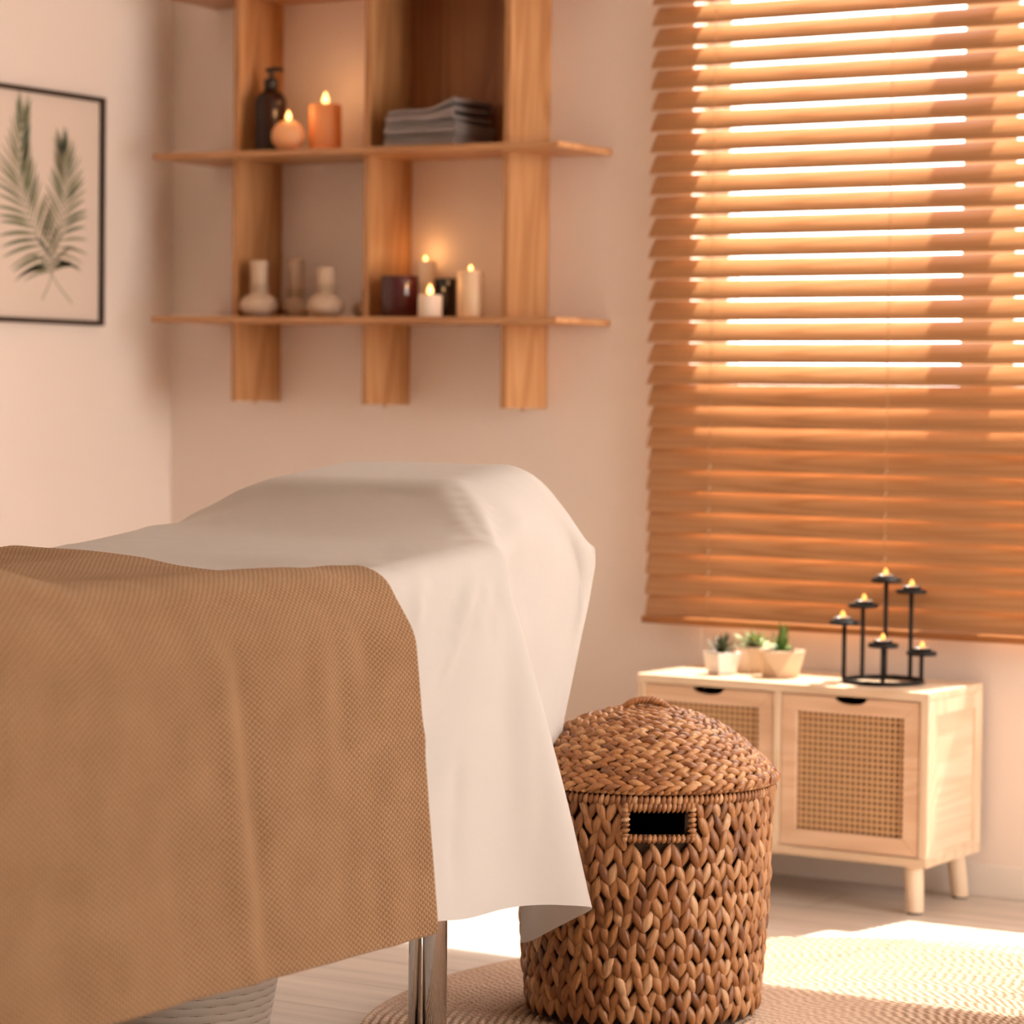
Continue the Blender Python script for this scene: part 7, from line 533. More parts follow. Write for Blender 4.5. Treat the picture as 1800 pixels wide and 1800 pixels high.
# ------------------------------------------------------------------ materials
def new_mat(name):
    m = bpy.data.materials.new(name); m.use_nodes = True
    return m, m.node_tree.nodes, m.node_tree.links, m.node_tree.nodes['Principled BSDF']
def plain(name, col, rough=.6, metal=0., bump=0., bscale=200., spec=None, sss=0.):
    m, N, L, P = new_mat(name)
    P.inputs['Base Color'].default_value = (*col, 1); P.inputs['Roughness'].default_value = rough; P.inputs['Metallic'].default_value = metal
    if spec is not None: P.inputs['Specular IOR Level'].default_value = spec
    if sss: P.inputs['Subsurface Weight'].default_value = sss; P.inputs['Subsurface Radius'].default_value = (.02, .008, .004)
    if bump:
        t = N.new('ShaderNodeTexCoord'); n = N.new('ShaderNodeTexNoise'); n.inputs['Scale'].default_value = bscale; n.inputs['Detail'].default_value = 5
        b = N.new('ShaderNodeBump'); b.inputs['Strength'].default_value = bump; b.inputs['Distance'].default_value = .002
        L.new(t.outputs['Object'], n.inputs['Vector']); L.new(n.outputs['Fac'], b.inputs['Height']); L.new(b.outputs['Normal'], P.inputs['Normal'])
    return m
def ramp(N, stops):
    r = N.new('ShaderNodeValToRGB'); e = r.color_ramp.elements
    while len(e) < len(stops): e.new(.5)
    for k, (p, c) in enumerate(stops): e[k].position = p; e[k].color = (*c, 1)
    return r
def wood(name, axis, dark, mid, light, rough=.5, fine=60., seed=0., spec=.4):
    m, N, L, P = new_mat(name)
    t = N.new('ShaderNodeTexCoord'); mp = N.new('ShaderNodeMapping')
    big = [9., 9., 9.]; big['xyz'.index(axis)] = .9
    fin = [fine*2]*3; fin['xyz'.index(axis)] = 3.
    mp.inputs['Scale'].default_value = big; mp.inputs['Location'].default_value = (seed, seed*.7, seed*1.3)
    n1 = N.new('ShaderNodeTexNoise'); n1.inputs['Scale'].default_value = 1.; n1.inputs['Detail'].default_value = 2; n1.inputs['Distortion'].default_value = .8
    mu = N.new('ShaderNodeMath'); mu.operation = 'MULTIPLY'; mu.inputs[1].default_value = 42
    si = N.new('ShaderNodeMath'); si.operation = 'SINE'
    mp2 = N.new('ShaderNodeMapping'); mp2.inputs['Scale'].default_value = fin
    n2 = N.new('ShaderNodeTexNoise'); n2.inputs['Scale'].default_value = 1.; n2.inputs['Detail'].default_value = 4
    a = N.new('ShaderNodeMath'); a.operation = 'MULTIPLY_ADD'; a.inputs[1].default_value = .22; a.inputs[2].default_value = .25
    ad = N.new('ShaderNodeMath'); ad.operation = 'MULTIPLY_ADD'; ad.inputs[1].default_value = .5
    r = ramp(N, [(.15, dark), (.5, mid), (.85, light)])
    L.new(t.outputs['Object'], mp.inputs['Vector']); L.new(mp.outputs[0], n1.inputs['Vector']); L.new(n1.outputs['Fac'], mu.inputs[0]); L.new(mu.outputs[0], si.inputs[0])
    L.new(t.outputs['Object'], mp2.inputs['Vector']); L.new(mp2.outputs[0], n2.inputs['Vector'])
    L.new(si.outputs[0], a.inputs[0]); L.new(n2.outputs['Fac'], ad.inputs[0]); L.new(a.outputs[0], ad.inputs[2]); L.new(ad.outputs[0], r.inputs['Fac'])
    L.new(r.outputs['Color'], P.inputs['Base Color']); P.inputs['Roughness'].default_value = rough; P.inputs['Specular IOR Level'].default_value = spec
    b = N.new('ShaderNodeBump'); b.inputs['Strength'].default_value = .12; b.inputs['Distance'].default_value = .001
    L.new(n2.outputs['Fac'], b.inputs['Height']); L.new(b.outputs['Normal'], P.inputs['Normal'])
    return m
def emis(name, col, s):
    m, N, L, P = new_mat(name)
    P.inputs['Base Color'].default_value = (*col, 1); P.inputs['Emission Color'].default_value = (*col, 1); P.inputs['Emission Strength'].default_value = s
    return m

M = {}
M['wall'] = plain('wall_paint', (.83, .728, .655), .85, bump=.05, bscale=350)
M['ceil'] = plain('ceiling_paint', (.80, .74, .67), .9)
M['trim'] = plain('white_trim', (.80, .74, .68), .5)
M['shelf_x'] = wood('shelf_wood_long', 'x', (.41, .195, .078), (.49, .245, .105), (.57, .31, .145), .38, seed=3)
M['shelf_z'] = wood('shelf_wood_upright', 'z', (.38, .175, .066), (.48, .235, .095), (.57, .31, .14), .42, seed=9)
M['shelf_back'] = wood('shelf_back_wood', 'z', (.22, .08, .028), (.28, .11, .038), (.34, .145, .055), .5, seed=1)
M['slat'] = wood('blind_slat_wood', 'x', (.36, .165, .062), (.43, .215, .09), (.49, .26, .12), .33, fine=90, spec=.45)
M['rail'] = wood('blind_rail_wood', 'x', (.27, .10, .028), (.33, .13, .038), (.39, .16, .05), .35, fine=90)
M['cab_x'] = wood('cabinet_pine_x', 'x', (.63, .455, .30), (.71, .54, .375), (.77, .61, .45), .5, seed=5)
M['cab_z'] = wood('cabinet_pine_z', 'z', (.64, .47, .315), (.72, .55, .385), (.78, .62, .46), .5, seed=8)
M['cab_y'] = wood('cabinet_pine_y', 'y', (.66, .49, .335), (.73, .56, .40), (.78, .625, .47), .5, seed=2)
M['door_z'] = wood('door_pine', 'x', (.60, .385, .245), (.68, .455, .30), (.74, .52, .355), .5, seed=12)
M['inside_shade'] = plain('cabinet_inside_shade', (.13, .06, .028), .8)  # dark brown stands for the shade inside the cabinet
M['cane'] = plain('cane_webbing', (.60, .365, .185), .55, bump=.4, bscale=500)
M['black'] = plain('black_metal', (.010, .009, .009), .55, spec=.25)
M['blackplastic'] = plain('black_plastic', (.012, .011, .012), .35)
M['chrome'] = plain('chrome', (.75, .74, .73), .06, 1.)
M['rubber'] = plain('rubber', (.02, .02, .02), .7)
M['cream_wax'] = plain('cream_wax', (.80, .56, .34), .45, sss=.25)
M['orange_wax'] = plain('orange_wax', (.92, .36, .12), .45, sss=.35)
M['peach_wax'] = plain('peach_wax', (.92, .47, .21), .45, sss=.35)
M['white_wax'] = plain('white_wax', (.84, .70, .56), .45, sss=.3)
M['wick'] = plain('wick', (.03, .02, .015), .9)
M['flame'] = emis('candle_flame', (1., .50, .16), 4.)
M['flame_low'] = emis('tealight_flame', (1., .43, .095), 1.7)
M['alu'] = plain('tealight_tin', (.80, .78, .76), .25, 1.)
M['redglass'] = plain('dark_red_glass', (.055, .008, .010), .07, spec=.6)
M['blackglass'] = plain('black_glass', (.008, .007, .007), .06, spec=.6)
M['amber'] = plain('dark_amber_glass', (.022, .008, .004), .12, spec=.3)
M['towel'] = plain('grey_terry', (.33, .285, .27), .95, bump=.9, bscale=900)
M['herbal'] = plain('linen_compress', (.60, .44, .31), .9, bump=.5, bscale=500)
M['string'] = plain('compress_string', (.50, .36, .24), .9)
M['padding'] = plain('table_vinyl', (.55, .48, .42), .5)
M['frame'] = plain('frame_black_brown', (.035, .017, .010), .4)
M['paper'] = plain('print_paper', (.74, .62, .53), .7)
M['pot_white'] = plain('white_ceramic', (.80, .73, .67), .4)
M['pot_cream'] = plain('cream_ceramic', (.74, .60, .46), .6)
M['pot_tan'] = plain('tan_concrete', (.66, .49, .33), .75, bump=.3, bscale=300)
M['soil'] = plain('soil', (.10, .045, .03), .95, bump=1., bscale=600)
M['pvc'] = plain('window_frame_white', (.80, .78, .76), .4)
M['cord'] = plain('ladder_cord', (.88, .80, .68), .7)  # pale copy, meant for the sunlit dashes between the slats
M['cord_shaded'] = plain('front_cord', (.50, .27, .12), .8)  # same cord in a darker colour, as if out of the sun
M['hamper_shade'] = plain('hamper_inside_shade', (.045, .022, .010), .9)  # near-black puts the shade inside the hamper into the colour

def leafmat(name, base, tip):
    m, N, L, P = new_mat(name)
    t = N.new('ShaderNodeTexCoord'); n = N.new('ShaderNodeTexNoise'); n.inputs['Scale'].default_value = 60
    r = ramp(N, [(.35, base), (.7, tip)])
    L.new(t.outputs['Object'], n.inputs['Vector']); L.new(n.outputs['Fac'], r.inputs['Fac']); L.new(r.outputs['Color'], P.inputs['Base Color'])
    P.inputs['Roughness'].default_value = .45
    return m
M['leaf_dark'] = leafmat('agave_leaf', (.035, .055, .022), (.09, .10, .05))
M['leaf_pale'] = leafmat('echeveria_leaf', (.25, .33, .10), (.52, .56, .32))
M['leaf_green'] = leafmat('aloe_leaf', (.05, .13, .02), (.16, .27, .05))
def island(name, stops, rough=.55, bump=.5, spec=.35, fibre=True):
    m, N, L, P = new_mat(name)
    g = N.new('ShaderNodeNewGeometry'); r = ramp(N, stops); L.new(g.outputs['Random Per Island'], r.inputs['Fac'])
    t = N.new('ShaderNodeTexCoord'); mp = N.new('ShaderNodeMapping'); mp.inputs['Scale'].default_value = (260, 260, 60)
    n = N.new('ShaderNodeTexNoise'); n.inputs['Scale'].default_value = 1; n.inputs['Detail'].default_value = 4
    L.new(t.outputs['Object'], mp.inputs['Vector']); L.new(mp.outputs[0], n.inputs['Vector'])
    mx = N.new('ShaderNodeMix'); mx.data_type = 'RGBA'; mx.blend_type = 'MULTIPLY'; mx.inputs['Factor'].default_value = .6
    rr = ramp(N, [(.25, (.45, .42, .40)), (.65, (1.15, 1.12, 1.1))]); L.new(n.outputs['Fac'], rr.inputs['Fac'])
    L.new(r.outputs['Color'], mx.inputs['A']); L.new(rr.outputs['Color'], mx.inputs['B']); L.new(mx.outputs['Result'], P.inputs['Base Color'])
    b = N.new('ShaderNodeBump'); b.inputs['Strength'].default_value = bump; b.inputs['Distance'].default_value = .001
    L.new(n.outputs['Fac'], b.inputs['Height']); L.new(b.outputs['Normal'], P.inputs['Normal'])
    P.inputs['Roughness'].default_value = rough; P.inputs['Specular IOR Level'].default_value = spec
    return m
M['hyacinth'] = island('water_hyacinth', [(0., (.17, .062, .021)), (.25, (.29, .115, .038)), (.6, (.385, .172, .06)), (.88, (.46, .23, .098)), (1., (.60, .36, .19))], .42, spec=.5)
M['hyacinth_lid'] = island('water_hyacinth_lid', [(0., (.20, .07, .02)), (.3, (.34, .135, .042)), (.65, (.44, .195, .066)), (1., (.58, .32, .14))], .4, spec=.5)

M['palm_a'] = island('palm_leaf_print', [(0., (.06, .095, .065)), (.3, (.16, .19, .11)), (.7, (.27, .27, .17)), (1., (.40, .36, .25))], .7, 0.)
# floor planks (long side along x)
m, N, L, P = new_mat('laminate_floor')
t = N.new('ShaderNodeTexCoord'); br = N.new('ShaderNodeTexBrick')
br.inputs['Scale'].default_value = 1; br.inputs['Brick Width'].default_value = 1.25; br.inputs['Row Height'].default_value = .19; br.inputs['Mortar Size'].default_value = .0016
br.inputs['Color1'].default_value = (.62, .555, .495, 1); br.inputs['Color2'].default_value = (.67, .61, .55, 1); br.inputs['Mortar'].default_value = (.36, .30, .25, 1); br.offset = .37
mp = N.new('ShaderNodeMapping'); mp.inputs['Scale'].default_value = (2.2, 30, 1); n = N.new('ShaderNodeTexNoise'); n.inputs['Scale'].default_value = 1; n.inputs['Detail'].default_value = 6
rr = ramp(N, [(.3, (.78, .77, .76)), (.7, (1.1, 1.09, 1.08))])
mx = N.new('ShaderNodeMix'); mx.data_type = 'RGBA'; mx.blend_type = 'MULTIPLY'; mx.inputs['Factor'].default_value = .8
L.new(t.outputs['Object'], br.inputs['Vector']); L.new(t.outputs['Object'], mp.inputs['Vector']); L.new(mp.outputs[0], n.inputs['Vector']); L.new(n.outputs['Fac'], rr.inputs['Fac'])
L.new(br.outputs['Color'], mx.inputs['A']); L.new(rr.outputs['Color'], mx.inputs['B']); L.new(mx.outputs['Result'], P.inputs['Base Color']); P.inputs['Roughness'].default_value = .42
M['floor'] = m

# blanket: woven loops on a metric UV
m, N, L, P = new_mat('wool_blanket')
uv = N.new('ShaderNodeUVMap'); uv.uv_map = 'cloth'; sp = N.new('ShaderNodeSeparateXYZ'); L.new(uv.outputs[0], sp.inputs[0])
def mth(op, a, b=None, c=None):
    x = N.new('ShaderNodeMath'); x.operation = op
    for k, v in enumerate((a, b, c)):
        if v is None: continue
        if isinstance(v, (int, float)): x.inputs[k].default_value = v
        else: L.new(v, x.inputs[k])
    return x.outputs[0]
wn = N.new('ShaderNodeTexNoise'); wn.inputs['Scale'].default_value = 90; wn.inputs['Detail'].default_value = 2; L.new(uv.outputs[0], wn.inputs['Vector'])
jit = mth('MULTIPLY', wn.outputs['Fac'], 1.6)
su = mth('SINE', mth('ADD', mth('MULTIPLY', sp.outputs['X'], PI/.0040), jit)); sv = mth('SINE', mth('ADD', mth('MULTIPLY', sp.outputs['Y'], PI/.0052), jit))
pr = mth('MULTIPLY', su, sv); hgt = mth('ABSOLUTE', pr)
fz = N.new('ShaderNodeTexNoise'); fz.inputs['Scale'].default_value = 900; fz.inputs['Detail'].default_value = 3; L.new(uv.outputs[0], fz.inputs['Vector'])
lw = N.new('ShaderNodeTexNoise'); lw.inputs['Scale'].default_value = 14; lw.inputs['Detail'].default_value = 3; L.new(uv.outputs[0], lw.inputs['Vector'])
fac = mth('ADD', mth('MULTIPLY', pr, .30), mth('ADD', mth('MULTIPLY', fz.outputs['Fac'], .55), mth('MULTIPLY', lw.outputs['Fac'], .25)))
rp = ramp(N, [(.12, (.15, .075, .034)), (.42, (.275, .150, .074)), (.78, (.44, .29, .175))])
L.new(fac, rp.inputs['Fac']); L.new(rp.outputs['Color'], P.inputs['Base Color'])
b = N.new('ShaderNodeBump'); b.inputs['Strength'].default_value = .8; b.inputs['Distance'].default_value = .0016
L.new(mth('ADD', hgt, mth('MULTIPLY', fz.outputs['Fac'], .5)), b.inputs['Height']); L.new(b.outputs['Normal'], P.inputs['Normal'])
P.inputs['Roughness'].default_value = .95; P.inputs['Specular IOR Level'].default_value = .1
P.inputs['Sheen Weight'].default_value = .35; P.inputs['Sheen Roughness'].default_value = .5; P.inputs['Sheen Tint'].default_value = (.95, .72, .5, 1)
M['blanket'] = m

# bed sheet: slightly translucent cotton
m, N, L, P = new_mat('white_cotton')
P.inputs['Base Color'].default_value = (.63, .60, .57, 1); P.inputs['Roughness'].default_value = .8; P.inputs['Specular IOR Level'].default_value = .2
P.inputs['Sheen Weight'].default_value = .15
t = N.new('ShaderNodeUVMap'); t.uv_map = 'cloth'; n = N.new('ShaderNodeTexNoise'); n.inputs['Scale'].default_value = 30; n.inputs['Detail'].default_value = 5; n.inputs['Distortion'].default_value = .6
b = N.new('ShaderNodeBump'); b.inputs['Strength'].default_value = .10; b.inputs['Distance'].default_value = .006
L.new(t.outputs[0], n.inputs['Vector']); L.new(n.outputs['Fac'], b.inputs['Height']); L.new(b.outputs['Normal'], P.inputs['Normal'])
tr = N.new('ShaderNodeBsdfTranslucent'); tr.inputs['Color'].default_value = (.70, .64, .58, 1); ms = N.new('ShaderNodeMixShader'); ms.inputs[0].default_value = .22
out = N['Material Output']; L.new(P.outputs[0], ms.inputs[1]); L.new(tr.outputs[0], ms.inputs[2]); L.new(ms.outputs[0], out.inputs['Surface'])
M['sheet'] = m

# jute rug: rings with a twisted braid
m, N, L, P = new_mat('jute')
t = N.new('ShaderNodeTexCoord'); sp = N.new('ShaderNodeSeparateXYZ'); L.new(t.outputs['Object'], sp.inputs[0])
rad = mth('SQRT', mth('ADD', mth('MULTIPLY', sp.outputs['X'], sp.outputs['X']), mth('MULTIPLY', sp.outputs['Y'], sp.outputs['Y'])))
ang = mth('ARCTAN2', sp.outputs['Y'], sp.outputs['X'])
rid = mth('FLOOR', mth('DIVIDE', rad, .0142)); wh = N.new('ShaderNodeTexWhiteNoise'); wh.noise_dimensions = '1D'; L.new(rid, wh.inputs['W'])
arc = mth('MULTIPLY_ADD', ang, mth('MULTIPLY', rid, .0142), mth('MULTIPLY', wh.outputs['Value'], .5))
rph = mth('MULTIPLY', rad, 2*PI/.0142)
chev = mth('ABSOLUTE', mth('SUBTRACT', mth('FRACT', mth('DIVIDE', rad, .0142)), .5))
st = mth('SINE', mth('ADD', mth('MULTIPLY', arc, 2*PI/.017), mth('MULTIPLY', chev, 8.)))
n = N.new('ShaderNodeTexNoise'); n.inputs['Scale'].default_value = 120; n.inputs['Detail'].default_value = 4; L.new(t.outputs['Object'], n.inputs['Vector'])
rp = ramp(N, [(.15, (.40, .26, .175)), (.5, (.545, .395, .295)), (.9, (.65, .515, .41))])
L.new(mth('ADD', mth('MULTIPLY', st, .16), mth('ADD', mth('MULTIPLY', n.outputs['Fac'], .7), .12)), rp.inputs['Fac']); L.new(rp.outputs['Color'], P.inputs['Base Color'])
b = N.new('ShaderNodeBump'); b.inputs['Strength'].default_value = .4; b.inputs['Distance'].default_value = .003
L.new(mth('ADD', st, n.outputs['Fac']), b.inputs['Height']); L.new(b.outputs['Normal'], P.inputs['Normal']); P.inputs['Roughness'].default_value = .9; P.inputs['Specular IOR Level'].default_value = .15
M['jute'] = m

# grey woven basket
m, N, L, P = new_mat('grey_weave')
t = N.new('ShaderNodeTexCoord'); sp = N.new('ShaderNodeSeparateXYZ'); L.new(t.outputs['Object'], sp.inputs[0])
ang = mth('MULTIPLY', mth('ARCTAN2', sp.outputs['Y'], sp.outputs['X']), 26.)
row = mth('FLOOR', mth('DIVIDE', sp.outputs['Z'], .0125)); zz = mth('FRACT', mth('DIVIDE', sp.outputs['Z'], .0125))
st = mth('SINE', mth('ADD', mth('ADD', mth('MULTIPLY', ang, 1.), mth('MULTIPLY', row, PI)), mth('MULTIPLY', zz, 2.)))
gap = mth('GREATER_THAN', mth('MULTIPLY', mth('ABSOLUTE', mth('SUBTRACT', zz, .5)), 2.), .90)
dk = mth('MULTIPLY', gap, mth('GREATER_THAN', st, .45))
mx = N.new('ShaderNodeMix'); mx.data_type = 'RGBA'; L.new(dk, mx.inputs['Factor']); mx.inputs['A'].default_value = (.40, .33, .27, 1); mx.inputs['B'].default_value = (.13, .09, .065, 1)
L.new(mx.outputs['Result'], P.inputs['Base Color']); P.inputs['Roughness'].default_value = .7
b = N.new('ShaderNodeBump'); b.inputs['Strength'].default_value = .5; b.inputs['Distance'].default_value = .003
L.new(mth('SUBTRACT', mth('SINE', mth('MULTIPLY', zz, PI)), mth('MULTIPLY', dk, .6)), b.inputs['Height']); L.new(b.outputs['Normal'], P.inputs['Normal'])
M['greyweave'] = m

# window glass: clear, straight-through, with a weak reflection
m, N, L, P = new_mat('window_glass')
tr = N.new('ShaderNodeBsdfTransparent'); gl = N.new('ShaderNodeBsdfGlossy'); gl.inputs['Roughness'].default_value = .02; tr.inputs['Color'].default_value = (.97, .97, .97, 1)
ms = N.new('ShaderNodeMixShader'); ms.inputs[0].default_value = .05; L.new(tr.outputs[0], ms.inputs[1]); L.new(gl.outputs[0], ms.inputs[2]); L.new(ms.outputs[0], N['Material Output'].inputs['Surface'])
M['glass'] = m

# ------------------------------------------------------------------ mesh helpers
class MB:
    def __init__(s): s.v = []; s.f = []
    def add(s, vs, fs):
        o = len(s.v); s.v += [tuple(map(float, p)) for p in vs]; s.f += [tuple(i+o for i in f) for f in fs]; return s
    def box(s, x0, x1, y0, y1, z0, z1):
        return s.add([(x0,y0,z0),(x1,y0,z0),(x1,y1,z0),(x0,y1,z0),(x0,y0,z1),(x1,y0,z1),(x1,y1,z1),(x0,y1,z1)],
                     [(0,3,2,1),(4,5,6,7),(0,1,5,4),(1,2,6,5),(2,3,7,6),(3,0,4,7)])
    def prism(s, pts, fn, d0, d1):
        n = len(pts); vs = [fn(a, b, d0) for a, b in pts]+[fn(a, b, d1) for a, b in pts]
        return s.add(vs, [tuple(range(n))[::-1], tuple(range(n, 2*n))]+[(i, (i+1) % n, n+(i+1) % n, n+i) for i in range(n)])
    def lathe(s, prof, c=(0,0,0), n=32, cap0=True, cap1=True, ph=0.):
        vs = []; fs = []; k = len(prof)
        for r, z in prof:
            for i in range(n):
                a = 2*PI*i/n+ph; vs.append((c[0]+r*math.cos(a), c[1]+r*math.sin(a), c[2]+z))
        for j in range(k-1):
            for i in range(n): fs.append((j*n+i, j*n+(i+1) % n, (j+1)*n+(i+1) % n, (j+1)*n+i))
        if cap0: fs.append(tuple(range(n))[::-1])
        if cap1: fs.append(tuple((k-1)*n+i for i in range(n)))
        return s.add(vs, fs)
    def tube(s, path, r, n=10, closed=False, caps=True):
        P = [Vector(p) for p in path]; k = len(P); rs = r if isinstance(r, (list, tuple)) else [r]*k
        vs = []; fs = []; up = None
        for j in range(k):
            a = P[(j-1) % k] if (closed or j > 0) else P[j]; b_ = P[(j+1) % k] if (closed or j < k-1) else P[j]
            t = (b_-a).normalized()
            if up is None: up = Vector((0,0,1)) if abs(t.z) < .9 else Vector((1,0,0))
            u = (up-t*up.dot(t)).normalized(); w = t.cross(u); up = u
            for i in range(n):
                q = P[j]+(u*math.cos(2*PI*i/n)+w*math.sin(2*PI*i/n))*rs[j]; vs.append(tuple(q))
        m_ = k if closed else k-1
        for j in range(m_):
            for i in range(n): fs.append((j*n+i, j*n+(i+1) % n, ((j+1) % k)*n+(i+1) % n, ((j+1) % k)*n+i))
        if caps and not closed: fs += [tuple(range(n))[::-1], tuple((k-1)*n+i for i in range(n))]
        return s.add(vs, fs)
    def grid(s, G):
        ny, nx = len(G), len(G[0])
        return s.add([p for r in G for p in r], [(j*nx+i, j*nx+i+1, (j+1)*nx+i+1, (j+1)*nx+i) for j in range(ny-1) for i in range(nx-1)])
    def build(s, name, mat, parent=None, loc=(0,0,0), smooth=False, bevel=0., seg=2, sub=0, solid=0., fix=False):
        me = bpy.data.meshes.new(name)
        me.from_pydata([(p[0]-loc[0], p[1]-loc[1], p[2]-loc[2]) for p in s.v], [], s.f); me.update()
        if fix:
            b_ = bmesh.new(); b_.from_mesh(me); bmesh.ops.recalc_face_normals(b_, faces=b_.faces[:]); b_.to_mesh(me); b_.free()
        me.materials.append(M[mat] if isinstance(mat, str) else mat)
        if smooth: me.polygons.foreach_set('use_smooth', [True]*len(me.polygons))
        o = bpy.data.objects.new(name, me); COL.objects.link(o); o.location = loc
        if parent is not None: put(o, parent)
        if solid: d = o.modifiers.new('thick', 'SOLIDIFY'); d.thickness = solid; d.offset = -1
        if bevel: d = o.modifiers.new('bevel', 'BEVEL'); d.width = bevel; d.segments = seg; d.limit_method = 'ANGLE'
        if sub: d = o.modifiers.new('sub', 'SUBSURF'); d.levels = sub; d.render_levels = sub
        return o
def put(o, parent):
    o.parent = parent; o.location = Vector(o.location)-abs_loc(parent)
def abs_loc(o):
    v = Vector(o.location)
    while o.parent is not None: o = o.parent; v += Vector(o.location)
    return v
def thing(name, label, cat, loc, group=None):
    o = bpy.data.objects.new(name, None); COL.objects.link(o); o.location = loc; o.empty_display_size = .05
    return tag(o, label, cat, group)
def tag(o, label, cat, group=None):
    o['label'] = label; o['category'] = cat
    if group: o['group'] = group
    return o
def struct(o): o['kind'] = 'structure'; return o
def copy_tree(o, parent=None):
    c = o.copy(); COL.objects.link(c); c.parent = parent
    for ch in [q for q in bpy.data.objects if q.parent == o]: copy_tree(ch, c)
    return c
def rnd_circle(r, n): return [(r*math.cos(2*PI*i/n), r*math.sin(2*PI*i/n)) for i in range(n)]

# ------------------------------------------------------------------ the room
XR = 1.9; YF = -1.2; CZ = 2.75
struct(MB().box(LW-.12, XR, YF, D+.2, -.12, 0).build('floor', 'floor'))
struct(MB().box(LW-.12, XR, YF, D+.2, CZ, CZ+.1).build('ceiling', 'ceil'))
struct(MB().box(LW-.12, LW, YF, D+.2, 0, CZ).build('wall_left', 'wall'))
WX0, WX1, WZ0, WZ1 = -2.965, -.62, .574, 2.43
b = MB(); b.box(LW, WX0, D, D+.2, 0, CZ); b.box(WX1, XR, D, D+.2, 0, CZ); b.box(WX0, WX1, D, D+.2, 0, WZ0); b.box(WX0, WX1, D, D+.2, WZ1, CZ)
struct(b.build('wall_back', 'wall'))
struct(MB().box(LW-.12, XR, YF-.12, YF, 0, CZ).build('wall_front', 'wall'))
b = MB(); b.box(XR, XR+.15, YF-.12, 2.9, 0, CZ); b.box(XR, XR+.15, 5.2, D+.2, 0, CZ); b.box(XR, XR+.15, 2.9, 5.2, 0, .25); b.box(XR, XR+.15, 2.9, 5.2, 2.4, CZ)
struct(b.build('wall_right', 'wall'))
b = MB(); b.box(XR+.05, XR+.11, 2.9, 5.2, .25, .31); b.box(XR+.05, XR+.11, 2.9, 5.2, 2.34, 2.4)
for yy in (2.9, 4.02, 5.14): b.box(XR+.05, XR+.11, yy, yy+.06, .31, 2.34)
struct(b.build('window_2', 'pvc'))
struct(MB().box(LW, XR, D-.012, D, 0, .068).build('baseboard_back', 'trim', bevel=.003))
struct(MB().box(LW, LW+.012, YF, D-.012, 0, .068).build('baseboard_left', 'trim', bevel=.003))
# the window behind the blind
wf = bpy.data.objects.new('window_1', None); COL.objects.link(wf); wf.location = (WX0, D+.1, WZ0); struct(wf)
b = MB(); y0, y1 = D+.07, D+.13
b.box(WX0, WX0+.055, y0, y1, WZ0, WZ1); b.box(WX1-.055, WX1, y0, y1, WZ0, WZ1); b.box(WX0+.055, WX1-.055, y0, y1, WZ0, WZ0+.05); b.box(WX0+.055, WX1-.055, y0, y1, WZ1-.05, WZ1)
struct(b.build('window_frame', 'pvc', wf, loc=(WX0, D+.1, WZ0), bevel=.004))
b = MB(); b.box(-2.355, -2.235, D+.05, D+.135, WZ0+.05, WZ1-.05); b.box(-1.50, -1.38, D+.05, D+.135, WZ0+.05, WZ1-.05)
struct(b.build('window_mullion', 'pvc', wf, loc=(WX0, D+.1, WZ0), bevel=.004))
b = MB(); b.box(WX0+.055, -2.355, D+.098, D+.102, WZ0+.05, WZ1-.05); b.box(-2.235, -1.50, D+.098, D+.102, WZ0+.05, WZ1-.05); b.box(-1.38, WX1-.055, D+.098, D+.102, WZ0+.05, WZ1-.05)
struct(b.build('window_pane', 'glass', wf, loc=(WX0, D+.1, WZ0)))

# ------------------------------------------------------------------ wooden venetian blind
BX0, BX1, BY = -3.040, -.56, 5.425
bl = thing('window_blind', 'orange-brown wooden venetian blind with tilted slats covering the sunny window', 'window blind', (BX0, BY, .528))
def slat_mesh(tau):
    chord, tau, sag = .0525, math.radians(tau), .0024
    pts = []
    nseg = 8
    for side in (1, -1):
        rngi = range(nseg+1) if side == 1 else range(nseg, -1, -1)
        for i in rngi:
            t = i/nseg*2-1                                # -1 = room edge (low), 1 = outer edge (high)
            u = t*chord/2; w = sag*(1-t*t)+side*.0014
            pts.append((u*math.cos(tau)-w*math.sin(tau), u*math.sin(tau)+w*math.cos(tau)))
    return pts
zt0 = .594; pitch = (1.823-.594)/27; NS = 40
for k in range(NS):
    zc = zt0+.0207+k*pitch
    jit = random.uniform(-.0006, .0006); sgx = random.uniform(-.0015, .0015)
    b = MB().prism(slat_mesh(53 if k > 9 else 61 if k > 6 else 70), lambda a, c, d: (d, BY+a+jit, zc+c), BX0+sgx, BX1)
    o = b.build('slat', 'slat', bl, loc=(BX0, BY, zc), smooth=True, fix=True)
    e = o.modifiers.new('edge', 'EDGE_SPLIT'); e.split_angle = math.radians(40)
b = MB()
b.prism(slat_mesh(71), lambda a, c, d: (d, BY+a, .594-.0247+c), BX0-.001, BX1)
b.build('slat', 'slat', bl, loc=(BX0, BY, .57), smooth=True, fix=True).modifiers.new('edge', 'EDGE_SPLIT').split_angle = math.radians(40)
MB().box(BX0-.003, BX1, BY-.026, BY+.014, .528, .5435).build('bottom_rail', 'rail', bl, loc=(BX0, BY, .53), bevel=.004, seg=3)
MB().box(BX0-.003, BX1, BY-.030, BY+.028, zt0+NS*pitch+.01, zt0+NS*pitch+.06).build('head_rail', 'rail', bl, loc=(BX0, BY, 2.4), bevel=.004)
